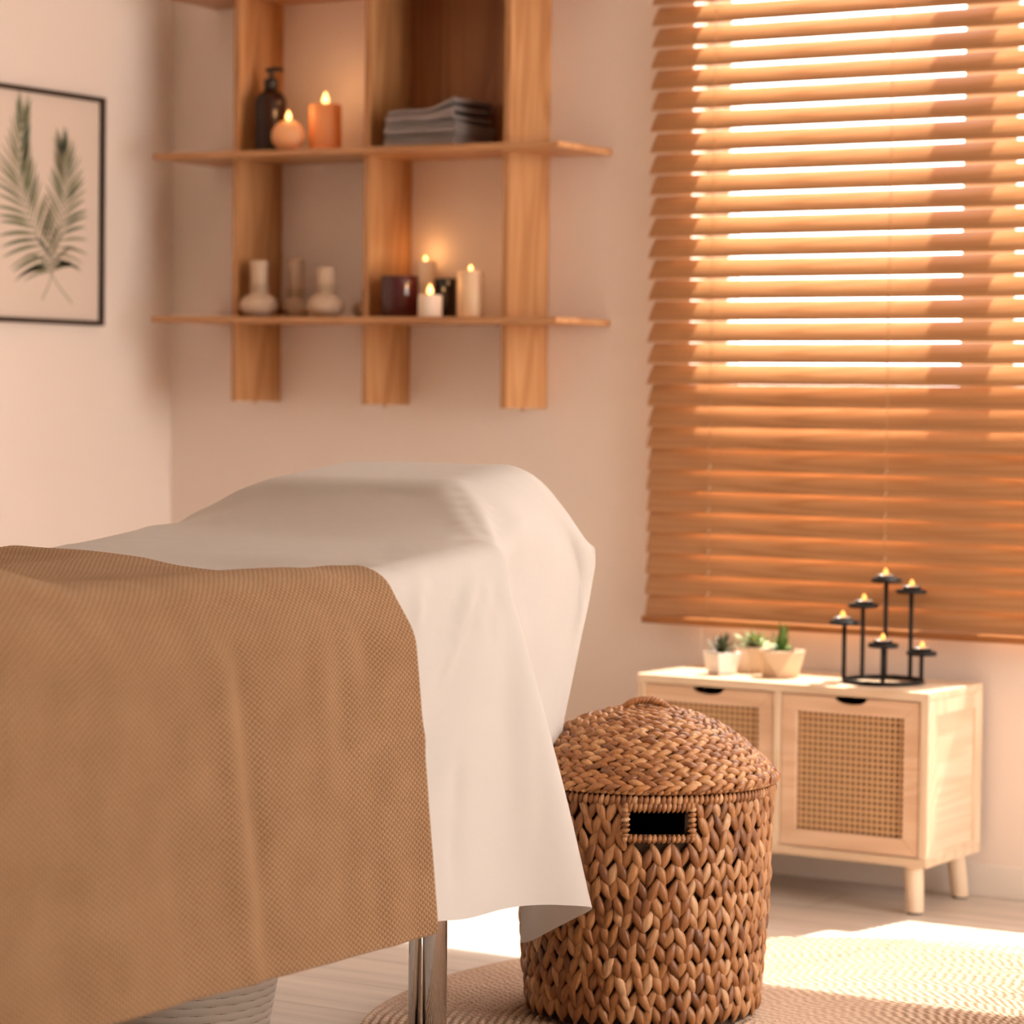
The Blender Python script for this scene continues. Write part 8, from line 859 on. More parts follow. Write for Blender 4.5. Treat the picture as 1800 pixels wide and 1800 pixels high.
for cx in (-2.884, -2.470, -2.056, -1.642, -1.228, -.814):
    b = MB(); zt = zt0+NS*pitch+.01
    b.tube([(cx, BY+.0165, .5435), (cx, BY+.0165, zt)], .0010, 6)
    for k in range(NS):
        zc = zt0+.0207+k*pitch-.004
        b.tube([(cx-.003, BY-.015, zc-.0195), (cx+.003, BY+.015, zc+.0195)], .0012, 5)
    b.build('ladder_cord', 'cord', bl, loc=(cx, BY, .55), smooth=True)
    MB().tube([(cx, BY-.0165, .5435), (cx, BY-.0165, zt)], .0010, 6).build('front_cord', 'cord_shaded', bl, loc=(cx, BY, .55), smooth=True)
for cx in (-2.898, -2.484):
    MB().tube([(cx, BY-.020, .462), (cx+.004, BY-.021, .53)], .0008, 5).build('pull_cord', 'cord', bl, loc=(cx, BY, .47))

# ------------------------------------------------------------------ framed palm print
pf = thing('framed_print', 'palm leaf print in a thin dark frame hanging on the left wall', 'picture', (LW, 4.985, 1.17))
fy0, fy1, fz0, fz1 = 4.775, 5.187, 1.174, 1.709
b = MB(); w = .011
b.box(LW, LW+.022, fy0, fy1, fz0, fz0+w); b.box(LW, LW+.022, fy0, fy1, fz1-w, fz1); b.box(LW, LW+.022, fy0, fy0+w, fz0+w, fz1-w); b.box(LW, LW+.022, fy1-w, fy1, fz0+w, fz1-w)
b.build('frame', 'frame', pf, loc=(LW, 4.985, 1.17), bevel=.0015)
paper = MB().box(LW, LW+.010, fy0+w, fy1-w, fz0+w, fz1-w).build('paper', 'paper', pf, loc=(LW, 4.985, 1.17))
def frond(knots, n, lmax, seed, lo):
    r = random.Random(seed); b = MB(); bd = MB(); X = LW+.0104; K = [Vector(k) for k in knots]
    def cur(t):
        t = min(max(t, 0), .9999)*(len(K)-1); i = int(t); f = t-i; g = lambda q: K[min(max(q, 0), len(K)-1)]
        a, p, q, d = g(i-1), g(i), g(i+1), g(i+2); return p+.5*f*(q-a+f*(2*a-5*p+4*q-d+f*(3*(p-q)+d-a)))
    def strip(mb, pts, ws):
        vs = []
        for k, p in enumerate(pts):
            a = pts[max(k-1, 0)]; c = pts[min(k+1, len(pts)-1)]; t = (c-a).normalized(); q = Vector((-t.y, t.x))*ws[k]
            vs += [(X, p.x+q.x, p.y+q.y), (X, p.x-q.x, p.y-q.y)]
        mb.add(vs, [(2*k, 2*k+1, 2*k+3, 2*k+2) for k in range(len(pts)-1)])
    strip(b, [cur(k/30) for k in range(31)], [.0016-.0009*k/30 for k in range(31)])
    for k in range(n):
        u = k/(n-1); t = lo+(1-lo)*u*.97
        p = cur(t); tg = (cur(t+.03)-cur(t-.03)).normalized()
        for sd in (1, -1):
            ln = lmax*(.80+.55*u-.95*u*u)*r.uniform(.92, 1.06); ang = math.radians(72-54*u**.8+r.uniform(-3, 3))*sd
            dr = Vector((tg.x*math.cos(ang)-tg.y*math.sin(ang), tg.x*math.sin(ang)+tg.y*math.cos(ang)))
            sag = Vector((0, -.30*(1-u)))*ln+tg*.10*u*ln
            pts = [p+dr*ln*q+sag*q*q for q in (0, .15, .35, .55, .75, .9, 1)]
            wd = .0044*(.75+.5*r.random()); strip(bd if r.random() < .3 else b, pts, [wd*g for g in (.2, .65, 1, .95, .7, .35, .02)])
    return b, bd
def wallpt(c): return [(4.847+.00196*a, 1.707-(q-162)*.0013) for a, q in c]
for args in ((wallpt(((67, 531), (83, 480), (59, 424), (37, 360), (27, 300), (32, 205))), 25, .140, 3, .2), (wallpt(((120, 534), (83, 480), (97, 421), (105, 360), (108, 305), (103, 258))), 22, .122, 9, .2)):
    a, d = frond(*args); a.add(d.v, d.f).build('palm_leaf', 'palm_a', paper, loc=(LW+.0104, 5., 1.4))

# ------------------------------------------------------------------ wall shelf
SX0, SX1, SY = -4.278, -3.166, D-.232
sh = thing('wall_shelf', 'light wooden wall shelf with three uprights and long boards beside the window', 'shelf', (-3.72, D, .99))
def shelf_z(x, zl, zr): return zl+(zr-zl)*(x-SX0)/(SX1-SX0)
LOWZ = (1.1975, 1.1895); UPZ = (1.5785, 1.5665); TOPZ = (1.957, 1.945)
for zl, zr in (LOWZ, UPZ, TOPZ):
    th = .0135
    b = MB(); b.add([(SX0,SY,zl-th),(SX1,SY,zr-th),(SX1,D,zr-th),(SX0,D,zl-th),(SX0,SY,zl),(SX1,SY,zr),(SX1,D,zr),(SX0,D,zl)],
                    [(0,3,2,1),(4,5,6,7),(0,1,5,4),(1,2,6,5),(2,3,7,6),(3,0,4,7)])
    b.build('shelf_board', 'shelf_x', sh, loc=(-3.72, SY, zl), bevel=.0015)
UP = (-4.088, -3.716, -3.344)
for k, ux in enumerate(UP):
    zs = [1.001-.0045*k]
    for zl, zr in (LOWZ, UPZ, TOPZ): zs += [shelf_z(ux, zl, zr)-.0135, shelf_z(ux, zl, zr)]
    b = MB()
    for q in range(0, 6, 2): b.box(ux, ux+.0165, D-.17, D, zs[q], zs[q+1])
    b.box(ux, ux+.0165, D-.17, D, zs[6], 2.2)
    o = b.build('upright', 'shelf_z', sh, loc=(ux, D, .99))
    MB().tube([(ux+.008, D-.09, zs[0]-.006), (ux+.008, D-.09, zs[0])], .004, 8).build('screw_cap', 'shelf_x', o, loc=(ux, D, .99))
MB().box(UP[1]+.0165, UP[2], D-.012, D, 1.568, 1.94).build('back_panel', 'shelf_back', sh, loc=(-3.53, D, 1.57))

# ---------------------------------------------- things on the shelf
def flame(parent, c, h=.014, w=.0050, mat='flame'):
    prof = [(.0004, 0), (w*.62, h*.10), (w*.95, h*.27), (w*.86, h*.45), (w*.5, h*.72), (w*.2, h*.9), (.0003, h)]
    MB().lathe(prof, c, 12).build('flame', mat, parent, loc=c, smooth=True)
def flame_light(parent, c, e):
    l = bpy.data.lights.new('flame_light', 'POINT'); l.energy = e; l.color = (1., .50, .18); l.shadow_soft_size = .010
    o = bpy.data.objects.new('flame_light', l); COL.objects.link(o); o.location = c; put(o, parent)
def wick(parent, c, h=.008): MB().tube([c, (c[0]+.0006, c[1], c[2]+h)], .0008, 6).build('wick', 'wick', parent, loc=c)
def pillar(x, y, z, r, h, mat, label, fl=None, cat='candle'):
    t = thing('pillar_candle', label, cat, (x, y, z))
    MB().lathe([(r*.97, 0), (r, .003), (r, h-.004), (r*.96, h-.0008), (r*.85, h), (r*.6, h-.003), (.004, h-.005)], (x, y, z), 40).build('wax', mat, t, loc=(x, y, z), smooth=True).modifiers.new('e', 'EDGE_SPLIT').split_angle = .9
    wick(t, (x, y, z+h-.006), .010)
    if fl: flame(t, (x, y, z+h+.001), *fl); flame_light(t, (x, y, z+h+.003+fl[0]*1.5), fl[0]*5)
    return t
zu = lambda x: shelf_z(x, *UPZ); zl_ = lambda x: shelf_z(x, *LOWZ)
# pump bottle
x, y = -4.012, 5.335; z = zu(x); t = thing('pump_bottle', 'dark amber pump bottle standing on the upper shelf behind the round candle', 'bottle', (x, y, z))
MB().lathe([(.033, 0), (.037, .004), (.0375, .012), (.0375, .118), (.036, .127), (.030, .138), (.020, .146), (.0135, .149), (.0135, .158)], (x, y, z), 40).build('bottle_body', 'amber', t, loc=(x, y, z), smooth=True)
b = MB(); b.lathe([(.0165, .150), (.0165, .170), (.0145, .174), (.008, .176), (.0055, .178), (.0055, .190), (.0115, .191), (.0125, .196), (.010, .199)], (x, y, z), 24)
b.build('pump_collar', 'blackplastic', t, loc=(x, y, z), smooth=True)
MB().tube([(x-.012, y, z+.1955), (x+.010, y-.001, z+.1965), (x+.030, y-.002, z+.1950), (x+.036, y-.002, z+.1915)], [.006, .006, .0045, .0035], 10).build('nozzle', 'blackplastic', t, loc=(x, y, z), smooth=True)
# round candle
x, y = -3.926, 5.288; z = zu(x); t = thing('ball_candle', 'round peach ball candle burning on the upper shelf', 'candle', (x, y, z))
R = .0385; prof = [(R*math.sin(a), R-R*math.cos(a)*.97) for a in [PI*(.10+.80*i/18) for i in range(19)]]; z0 = prof[0][1]
prof = [(r, q-z0) for r, q in prof]; prof += [(.008, prof[-1][1]-.002)]
MB().lathe(prof, (x, y, z), 40).build('wax', 'peach_wax', t, loc=(x, y, z), smooth=True)
wick(t, (x, y, z+prof[-1][1]), .008); flame(t, (x, y, z+prof[-1][1]+.003), .022, .0072); flame_light(t, (x, y, z+prof[-1][1]+.036), .12)
x = -3.863; pillar(x, 5.345, zu(x), .037, .111, 'orange_wax', 'tall orange pillar candle burning on the upper shelf', (.028, .0088))
# towels: one folded band each
def towel(x0, x1, y0, y1, z, h, seed, label, bulge=0.):
    r = random.Random(seed); n = 3; th = h/n/2; path = []
    yb, yf_ = y1, y0+th
    for k in range(n):
        zc = z+th+2*th*k
        seq = [yb-(yb-yf_-.0)*i/8 for i in range(9)]
        if k % 2: seq = seq[::-1]
        path += [(q, zc) for q in seq]
        if k < n-1:
            s = -1 if k % 2 == 0 else 1; yy = seq[-1]
            path += [(yy+s*th*math.sin(PI*j/6), zc+th-th*math.cos(PI*j/6)) for j in range(1, 6)]
    G = []
    for (py, pz) in path:
        row = []
        for i in range(15):
            u = i/14; X = x0+(x1-x0)*u+.0012*math.sin(40*pz+seed)
            lift = bulge*max(0, u-.55)**1.5*((pz-z)/h); row.append((X, py+.0016*math.sin(9*u+60*pz+seed), pz+lift+.0011*math.sin(12*u+seed+30*py)))
        G.append(row)
    o = MB().grid(G).build('folded_towel', 'towel', None, loc=((x0+x1)/2, (y0+y1)/2, z), smooth=True)
    d = o.modifiers.new('thick', 'SOLIDIFY'); d.thickness = th*1.5; d.offset = 0; d.use_even_offset = True
    d = o.modifiers.new('bv', 'BEVEL'); d.width = .0024; d.segments = 2; d.limit_method = 'ANGLE'
    d = o.modifiers.new('s', 'SUBSURF'); d.levels = d.render_levels = 2
    return tag(o, label, 'towel', 'folded grey towels on the upper shelf')
x = -3.55; z = zu(x)+.001
towel(-3.650, -3.462, 5.272, 5.435, z, .0250, 1, 'folded grey towel lying on the board, lowest of the stack of three')
towel(-3.646, -3.458, 5.272, 5.435, z+.0257, .0270, 2, 'folded grey towel in the middle of the stack of three')
towel(-3.644, -3.464, 5.274, 5.435, z+.0535, .0310, 3, 'folded grey towel topmost of the stack, its right end bulging up', .095)
# herbal compress balls
def compress(x, y, z, R, hb, rs, hs, label):
    t = thing('herbal_compress', label, 'herbal compress ball', (x, y, z), 'herbal compress balls on the lower shelf')
    n = 44; b = MB(); prof = []
    for i in range(13):
        a = PI*(.04+.80*i/12); prof.append((R*math.sin(a)**.8, hb*(1-math.cos(a))/2/.97-.0005))
    z0 = prof[0][1]; prof = [(r, q-z0) for r, q in prof]; prof += [(rs*1.05, prof[-1][1]+.004)]
    vs = []; fs = []
    for j, (r, q) in enumerate(prof):
        for i in range(n):
            a = 2*PI*i/n; pl = 1-.045*max(0, j-4)/9*(.5+.5*math.cos(11*a)); vs.append((x+r*pl*math.cos(a), y+r*pl*math.sin(a), z+q))
    k = len(prof); fs = [(j*n+i, j*n+(i+1) % n, (j+1)*n+(i+1) % n, (j+1)*n+i) for j in range(k-1) for i in range(n)]+[tuple(range(n))[::-1]]
    b.add(vs, fs).build('compress_ball', 'herbal', t, loc=(x, y, z), smooth=True)
    zs = z+prof[-1][1]-.004; b = MB(); pr = []
    for i in range(15):
        u = i/14; pr.append((rs*(1.04+.05*math.sin(u*44)+(.10 if u > .86 else 0)), u*hs))
    pr.append((rs*.7, hs+.002))
    b.lathe(pr, (x, y, zs), 24).build('handle', 'herbal', t, loc=(x, y, zs), smooth=True)
    b = MB()
    for q in range(5): b.lathe([(rs*1.05, .006+q*.004), (rs*1.22, .008+q*.004), (rs*1.05, .010+q*.004)], (x, y, zs), 20, False, False)
    b.build('string_binding', 'string', t, loc=(x, y, zs), smooth=True)
compress(-4.015, 5.300, zl_(-4.015), .0445, .054, .0185, .078, 'linen herbal compress ball leftmost on the lower shelf, with a wide ball')
compress(-3.971, 5.385, zl_(-3.971), .036, .046, .0165, .093, 'linen herbal compress ball set back between two others, the tallest handle')
compress(-3.826, 5.302, zl_(-3.826), .0445, .053, .0185, .062, 'linen herbal compress ball with a short thick handle, right of the tall one')
compress(-3.772, 5.395, zl_(-3.772), .037, .040, .014, .030, 'herbal compress ball half hidden behind the middle upright')
# candles and glass jars at the right of the lower shelf
def jar(x, y, r, h, mat, label):
    z = zl_(x); t = thing('candle_jar', label, 'candle jar', (x, y, z))
    MB().lathe([(r*.9, 0), (r, .006), (r, h-.002), (r-.001, h), (r-.003, h), (r-.003, h*.55), (.003, h*.55)], (x, y, z), 40).build('glass', mat, t, loc=(x, y, z), smooth=True).modifiers.new('e', 'EDGE_SPLIT').split_angle = .8
    MB().lathe([(r-.0035, 0), (r-.0035, h*.02)], (x, y, z+h*.555), 32).build('wax', 'wick', t, loc=(x, y, z+h*.555))
jar(-3.628, 5.312, .0435, .0935, 'redglass', 'dark red glass candle jar in front of the white pillar')
jar(-3.548, 5.378, .0260, .0905, 'blackglass', 'black glass candle jar behind the small burning candle')
x = -3.630; pillar(x, 5.418, zl_(x), .0255, .132, 'white_wax', 'white pillar candle burning behind the dark red jar', (.013, .0052))
x = -3.437; pillar(x, 5.310, zl_(x), .0288, .1035, 'cream_wax', 'cream pillar candle burning beside the right upright on the lower shelf', (.013, .0052))
x = -3.519; pillar(x, 5.272, zl_(x), .0272, .0495, 'white_wax', 'small white candle burning low before the black jar', (.023, .0078))

# ------------------------------------------------------------------ rattan cabinet
CX0, CX1, CY0, CY1, CZ0, CZ1 = -2.917, -2.258, 5.165, 5.437, .095, .4425
cb = thing('rattan_cabinet', 'low pale pine cabinet with two cane doors under the blind', 'cabinet', ((CX0+CX1)/2, (CY0+CY1)/2, 0)); co = (CX0, CY0, 0)
MB().box(CX0, CX1, CY0, CY1, CZ1-.018, CZ1).build('top_panel', 'cab_x', cb, loc=co, bevel=.002)
MB().box(CX0, CX1, CY0, CY1, CZ0, CZ0+.018).build('bottom_panel', 'cab_x', cb, loc=co, bevel=.002)
for s, xa in ((0, CX0), (1, CX1-.018)):
    b = MB(); xb = xa+.018; z0, z1 = CZ0+.018, CZ1-.018
    b.box(xa, xb, CY0, CY0+.042, z0, z1); b.box(xa, xb, CY1-.036, CY1, z0, z1); b.box(xa, xb, CY0+.042, CY1-.036, z1-.030, z1); b.box(xa, xb, CY0+.042, CY1-.036, z0, z0+.010)
    o = b.build('side_frame', 'cab_z', cb, loc=co, bevel=.0012)
    MB().box(xa+.006, xb-.005, CY0+.042, CY1-.036, z0+.010, z1-.030).build('side_panel', 'cab_y', o, loc=co)
xm = (CX0+CX1)/2
MB().box(-2.5985, -2.5835, CY0, CY1-.006, CZ0+.018, CZ1-.018).build('divider', 'cab_z', cb, loc=co, bevel=.0012)
MB().box(CX0+.018, CX1-.018, CY1-.006, CY1, CZ0+.018, CZ1-.018).build('back_panel', 'inside_shade', cb, loc=co)  # real panel, coloured dark as the shade behind the doors
def door(x0, x1):
    z0, z1 = CZ0+.020, CZ1-.0205; yf = CY0+.003; w = .034; n0 = (x0+x1)/2
    MB().box(x0+w*.6, x1-w*.6, yf+.0145, yf+.017, z0+w*.6, z1-w*.6).build('cane_shade_sheet', 'inside_shade', cb, loc=co)  # added sheet behind the cane, dark so the holes look shaded
    notch = [(n0-.038, z1), (n0-.034, z1-.007), (n0-.022, z1-.0125), (n0, z1-.0145), (n0+.022, z1-.0125), (n0+.034, z1-.007), (n0+.038, z1)]
    fn = lambda a, c, d: (a, d, c)
    b = MB()
    b.prism([(x0, z1)]+notch+[(x1, z1), (x1-w, z1-w), (x0+w, z1-w)], fn, yf, yf+.014)
    b.prism([(x0, z0), (x0, z1), (x0+w, z1-w), (x0+w, z0+w)], fn, yf, yf+.014)
    b.prism([(x1, z1), (x1, z0), (x1-w, z0+w), (x1-w, z1-w)], fn, yf, yf+.014)
    b.prism([(x1, z0), (x0, z0), (x0+w, z0+w), (x1-w, z0+w)], fn, yf, yf+.014)
    d_ = b.build('door', 'door_z', cb, loc=co, fix=True, bevel=.0012)
    # woven cane with real eight-sided holes
    b = MB(); nx, nz = 20, 20; a0, a1, c0, c1 = x0+w-.003, x1-w+.003, z0+w-.003, z1-w+.003; px_, pz_ = (a1-a0)/nx, (c1-c0)/nz
    for i in range(nx):
        for j in range(nz):
            cx, cz = a0+px_*(i+.5), c0+pz_*(j+.5); o8 = []; i8 = []
            for k in range(8):
                a = PI/4*k; ca, sa = math.cos(a), math.sin(a); q = max(abs(ca), abs(sa))
                o8.append((cx+px_/2*ca/q, yf+.007+.0006*((i+j) % 2), cz+pz_/2*sa/q)); rr_ = .35*(1.0+.05*math.cos(4*a))
                i8.append((cx+px_*rr_*math.cos(a+.0), yf+.0062, cz+pz_*rr_*math.sin(a+.0)))
            b.add(o8+i8, [(k, (k+1) % 8, 8+(k+1) % 8, 8+k) for k in range(8)])
    b.build('cane_panel', 'cane', d_, loc=co, solid=.0016)
door(-2.9045, -2.6005); door(-2.5815, -2.2785)
for sx, xx in ((-1, CX0+.045), (1, CX1-.040)):
    for sy, yy in ((-1, CY0+.032), (1, CY1-.035)):
        b = MB(); dx_, dy_ = sx*.008, sy*.010
        n = 20; r0, r1 = .0195, .0175
        vs = [(xx+r0*math.cos(2*PI*i/n), yy+r0*math.sin(2*PI*i/n), CZ0) for i in range(n)]+[(xx+dx_+r1*math.cos(2*PI*i/n), yy+dy_+r1*math.sin(2*PI*i/n), .004) for i in range(n)]
        b.add(vs, [(i, n+i, n+(i+1) % n, (i+1) % n) for i in range(n)]+[tuple(range(n)), tuple(range(2*n-1, n-1, -1))])
        o = b.build('leg', 'cab_z', cb, loc=(xx, yy, 0), smooth=True); o.modifiers.new('e', 'EDGE_SPLIT').split_angle = .8
        MB().lathe([(.0150, 0), (.0150, .004)], (xx+dx_, yy+dy_, 0), 16).build('foot_pad', 'rubber', o, loc=(xx, yy, 0))

# ------------------------------------------------------------------ succulents on the cabinet
def blade(b, base, az, el, ln, w, curl=0., thick=.25, n=7):
    ca, sa = math.cos(az), math.sin(az); vs = []; fs = []; p = Vector(base); e = el
    for k in range(n):
        u = k/(n-1); ww = w*(math.sin(PI*min(1, .12+.62*u)))*(1-u**3)+.0002
        d = Vector((ca*math.cos(e), sa*math.cos(e), math.sin(e))); sd = Vector((-sa, ca, 0)); up = sd.cross(d)*-1
        for c, s in ((1, 0), (.0, thick), (-1, 0), (0, -thick*1.4)): vs.append(tuple(p+sd*ww*c+up*ww*s))
        p = p+d*ln/(n-1); e += curl/(n-1)
    for k in range(n-1):
        for i in range(4): fs.append((4*k+i, 4*k+(i+1) % 4, 4*k+4+(i+1) % 4, 4*k+4+i))
    b.add(vs, fs+[(3, 2, 1, 0), tuple(4*(n-1)+i for i in range(4))])
def prism_pot(name_label, cat, x, y, r0, r1, h, n, rot, mat, facet=False):
    z = CZ1; t = thing('potted_succulent', name_label, cat, (x, y, z)); b = MB()
    if facet:
        vs = [(x+r0*math.cos(2*PI*i/n+rot), y+r0*math.sin(2*PI*i/n+rot), z) for i in range(n)]+[(x+r1*math.cos(2*PI*(i+.5)/n+rot), y+r1*math.sin(2*PI*(i+.5)/n+rot), z+h) for i in range(n)]
        fs = [tuple(range(n))[::-1]]
        for i in range(n): fs += [(i, (i+1) % n, n+i), ((i+1) % n, n+(i+1) % n, n+i)]
        k = .90; vs += [(x+r1*k*math.cos(2*PI*(i+.5)/n+rot), y+r1*k*math.sin(2*PI*(i+.5)/n+rot), z+h) for i in range(n)]+[(x+r1*k*math.cos(2*PI*(i+.5)/n+rot), y+r1*k*math.sin(2*PI*(i+.5)/n+rot), z+h*.86) for i in range(n)]
        for i in range(n): fs += [(n+i, n+(i+1) % n, 2*n+(i+1) % n, 2*n+i), (2*n+i, 2*n+(i+1) % n, 3*n+(i+1) % n, 3*n+i)]
        fs += [tuple(3*n+i for i in range(n))]; b.add(vs, fs)
    else: b.lathe([(r0, 0), (r1, h*.92), (r1, h), (r1*.88, h), (r1*.86, h*.86)], (x, y, z), n, ph=rot)
    b.build('pot', mat, t, loc=(x, y, z), bevel=.0022, seg=3)
    MB().lathe([(r1*.87, 0), (r1*.6, .003), (.001, .004)], (x, y, z+h*.87), n, True, False, rot+(PI/n if facet else 0)).build('soil', 'soil', t, loc=(x, y, z))
    return t, (x, y, z+h*.88)
t, c = prism_pot('spiky dark succulent in a small white square pot, leftmost of the pots', 'plant', -2.770, 5.262, .030, .0405, .047, 4, math.radians(18), 'pot_white')
b = MB()
for i in range(22):
    ring = i % 3; blade(b, (c[0], c[1], c[2]), i*2.4, math.radians((35, 55, 74)[ring]+random.uniform(-8, 8)), random.uniform(.040, .056), .0050, -.25)
b.build('leaves', 'leaf_dark', t, loc=c)
t, c = prism_pot('pale green rosette succulent in the cream pot standing behind the other two', 'plant', -2.740, 5.352, .036, .0455, .055, 8, .2, 'pot_cream')
b = MB()
for i in range(26):
    ring = i % 3; blade(b, (c[0], c[1], c[2]+.004), i*2.4, math.radians((14, 34, 62)[ring]+random.uniform(-6, 6)), (.060, .054, .042)[ring]*random.uniform(.9, 1.1), .0085, -.35)
b.build('leaves', 'leaf_pale', t, loc=c)
t, c = prism_pot('upright green succulent in the wide faceted tan pot', 'plant', -2.645, 5.288, .040, .0535, .056, 5, math.radians(-72), 'pot_tan', True)
b = MB()
for i in range(9): blade(b, (c[0]+.004*math.cos(i), c[1]+.004*math.sin(i), c[2]+.003*i*.6), i*2.4, math.radians(72+random.uniform(-8, 10)), .058 if i % 2 else .044, .0075, .15)
for i in range(8): blade(b, (c[0], c[1], c[2]), i*.785+.2, math.radians(22+random.uniform(-6, 8)), .032, .0085, .25)
b.build('leaves', 'leaf_green', t, loc=c)

# ------------------------------------------------------------------ tealight stand
HX, HY, HR = -2.420, 5.302, .080; HZ = CZ1
th_ = thing('tealight_stand', 'black metal stand with six round trays at different heights on the cabinet', 'candle holder', (HX, HY, HZ))
MB().tube([(HX+HR*math.cos(2*PI*i/48), HY+HR*math.sin(2*PI*i/48), HZ+.005) for i in range(48)], .0048, 10, True).build('base_ring', 'black', th_, loc=(HX, HY, HZ), smooth=True)
tea0 = None
# angle on the ring, tray height, description
TR = ((211, .1180, 'tealight burning on the leftmost tray of the black stand'), (147, .1480, 'tealight burning on the second tray from the left, set back'),
      (112, .2010, 'tealight burning on the highest tray of the black stand'), (294, .0790, 'tealight burning on the low front tray in the middle of the stand'),
      (71, .1800, 'tealight burning on the second highest tray, right of the tallest'), (8, .0600, 'tealight burning on the lowest tray at the right of the stand'))
for a, h, lab in TR:
    x, y = HX+HR*math.cos(math.radians(a)), HY+HR*math.sin(math.radians(a))
    MB().tube([(x, y, HZ+.003), (x, y, HZ+h)], .0046, 10).build('stem', 'black', th_, loc=(x, y, HZ), smooth=True)
    MB().lathe([(.0295, 0), (.0308, .0012), (.0308, .0075), (.0298, .0080), (.0290, .0075), (.0288, .0018), (.002, .0018)], (x, y, HZ+h), 36).build('tray', 'black', th_, loc=(x, y, HZ+h), smooth=True).modifiers.new('e', 'EDGE_SPLIT').split_angle = .8
    ox, oy = random.uniform(-.006, .002), random.uniform(-.003, .003); c = (x+ox, y+oy, HZ+h+.0019)
    if tea0 is None:
        tea0 = thing('tealight', lab, 'tealight', c, 'tealights on the black stand')
        MB().lathe([(.0180, 0), (.0190, .001), (.0190, .0125), (.0194, .0130), (.0184, .0130), (.0182, .0095), (.002, .0095)], c, 32).build('tin_cup', 'alu', tea0, loc=c, smooth=True).modifiers.new('e', 'EDGE_SPLIT').split_angle = .8
        MB().lathe([(.0180, 0), (.0176, .0016), (.006, .0010)], (c[0], c[1], c[2]+.0090), 28).build('wax', 'white_wax', tea0, loc=c, smooth=True)
        wick(tea0, (c[0], c[1], c[2]+.0095), .006); flame(tea0, (c[0], c[1], c[2]+.0135), .0140, .0056, 'flame_low')
    else:
        q = copy_tree(tea0); q.location = c; q['label'] = lab

# ------------------------------------------------------------------ massage table
mt = thing('massage_table', 'massage table with chrome legs under the white sheet and brown blanket', 'massage table', (-2.60, 2.65, 0)); mo = (-2.60, 2.65, 0)
def rbox(x0, x1, y0, y1, z0, z1, name, mat, parent, r=.025, rot=0.):
    c = ((x0+x1)/2, (y0+y1)/2, (z0+z1)/2); b = MB().box(x0-c[0], x1-c[0], y0-c[1], y1-c[1], z0-c[2], z1-c[2]); o = b.build(name, mat, None, bevel=r, seg=4)
    o.location = c; o.rotation_euler = (rot, 0, 0); put(o, parent); return o
rbox(-2.943, -2.257, 1.73, 3.562, .655, .738, 'table_top', 'padding', mt)
rbox(-2.80, -2.40, 3.672, 3.930, .806, .868, 'face_cradle', 'padding', mt, .028, math.radians(6))
b = MB()
for xx in (-2.66, -2.54): b.tube([(xx, 3.45, .70), (xx, 3.62, .735), (xx, 3.74, .825)], .009, 10)
b.build('cradle_bracket', 'chrome', mt, loc=mo, smooth=True)
for xx, s in ((-2.303, -1), (-2.897, 1)):
    for yy in (3.482, 1.95):
        zf = .0112 if (xx > -2.5 and yy > 3) else 0.          # one foot stands on the rug
        o = MB().tube([(xx, yy, zf+.012), (xx, yy, .655)], .0182, 24).build('leg', 'chrome', mt, loc=(xx, yy, 0), smooth=True)
        MB().tube([(xx+s*.0285, yy-.010, zf+.012), (xx+s*.0285, yy-.010, .655)], .0098, 18).build('inner_tube', 'chrome', o, loc=(xx, yy, 0), smooth=True)
        MB().lathe([(.021, 0), (.021, .014), (.0185, .018)], (xx, yy, zf), 20).build('rubber_foot', 'rubber', o, loc=(xx, yy, 0))
MB().box(-2.90, -2.30, 3.465, 3.50, .620, .655).build('end_rail', 'chrome', mt, loc=mo, bevel=.004)

# ------------------------------------------------------------------ draped cloths
def cloth(data, name, mat, lift=0.):
    lo, us, vs_, rows = data; nx, ny = len(us), len(vs_)
    e = np.array(rows, dtype=np.int64).reshape(3, ny, nx)      # height-field style second differences, 0.4 mm steps
    q = np.cumsum(np.cumsum(e, axis=1), axis=2); co_ = q.transpose(1, 2, 0)*.0004+np.array(lo)
    c0 = np.round(co_.reshape(-1, 3).mean(0), 3)
    me = bpy.data.meshes.new(name); faces = [(j*nx+i, j*nx+i+1, (j+1)*nx+i+1, (j+1)*nx+i) for j in range(ny-1) for i in range(nx-1)]
    me.from_pydata((co_.reshape(-1, 3)-c0).tolist(), [], faces); uv = me.uv_layers.new(name='cloth')
    for l in me.loops:
        j, i = divmod(l.vertex_index, nx); uv.data[l.index].uv = (us[i], vs_[j])
    me.polygons.foreach_set('use_smooth', [True]*len(me.polygons)); me.materials.append(M[mat])
    o = bpy.data.objects.new(name, me); COL.objects.link(o); o.location = c0
    return o
o = tag(cloth(SHEET, 'bed_sheet', 'sheet'), 'white cotton sheet draped over the massage table and headrest', 'sheet')
d = o.modifiers.new('s', 'SUBSURF'); d.levels = d.render_levels = 2
o = tag(cloth(BLANKET, 'blanket', 'blanket'), 'brown woven wool blanket lying across the sheeted massage table', 'blanket')
d = o.modifiers.new('s', 'SUBSURF'); d.levels = d.render_levels = 2
d = o.modifiers.new('t', 'SOLIDIFY'); d.thickness = .005; d.offset = 1

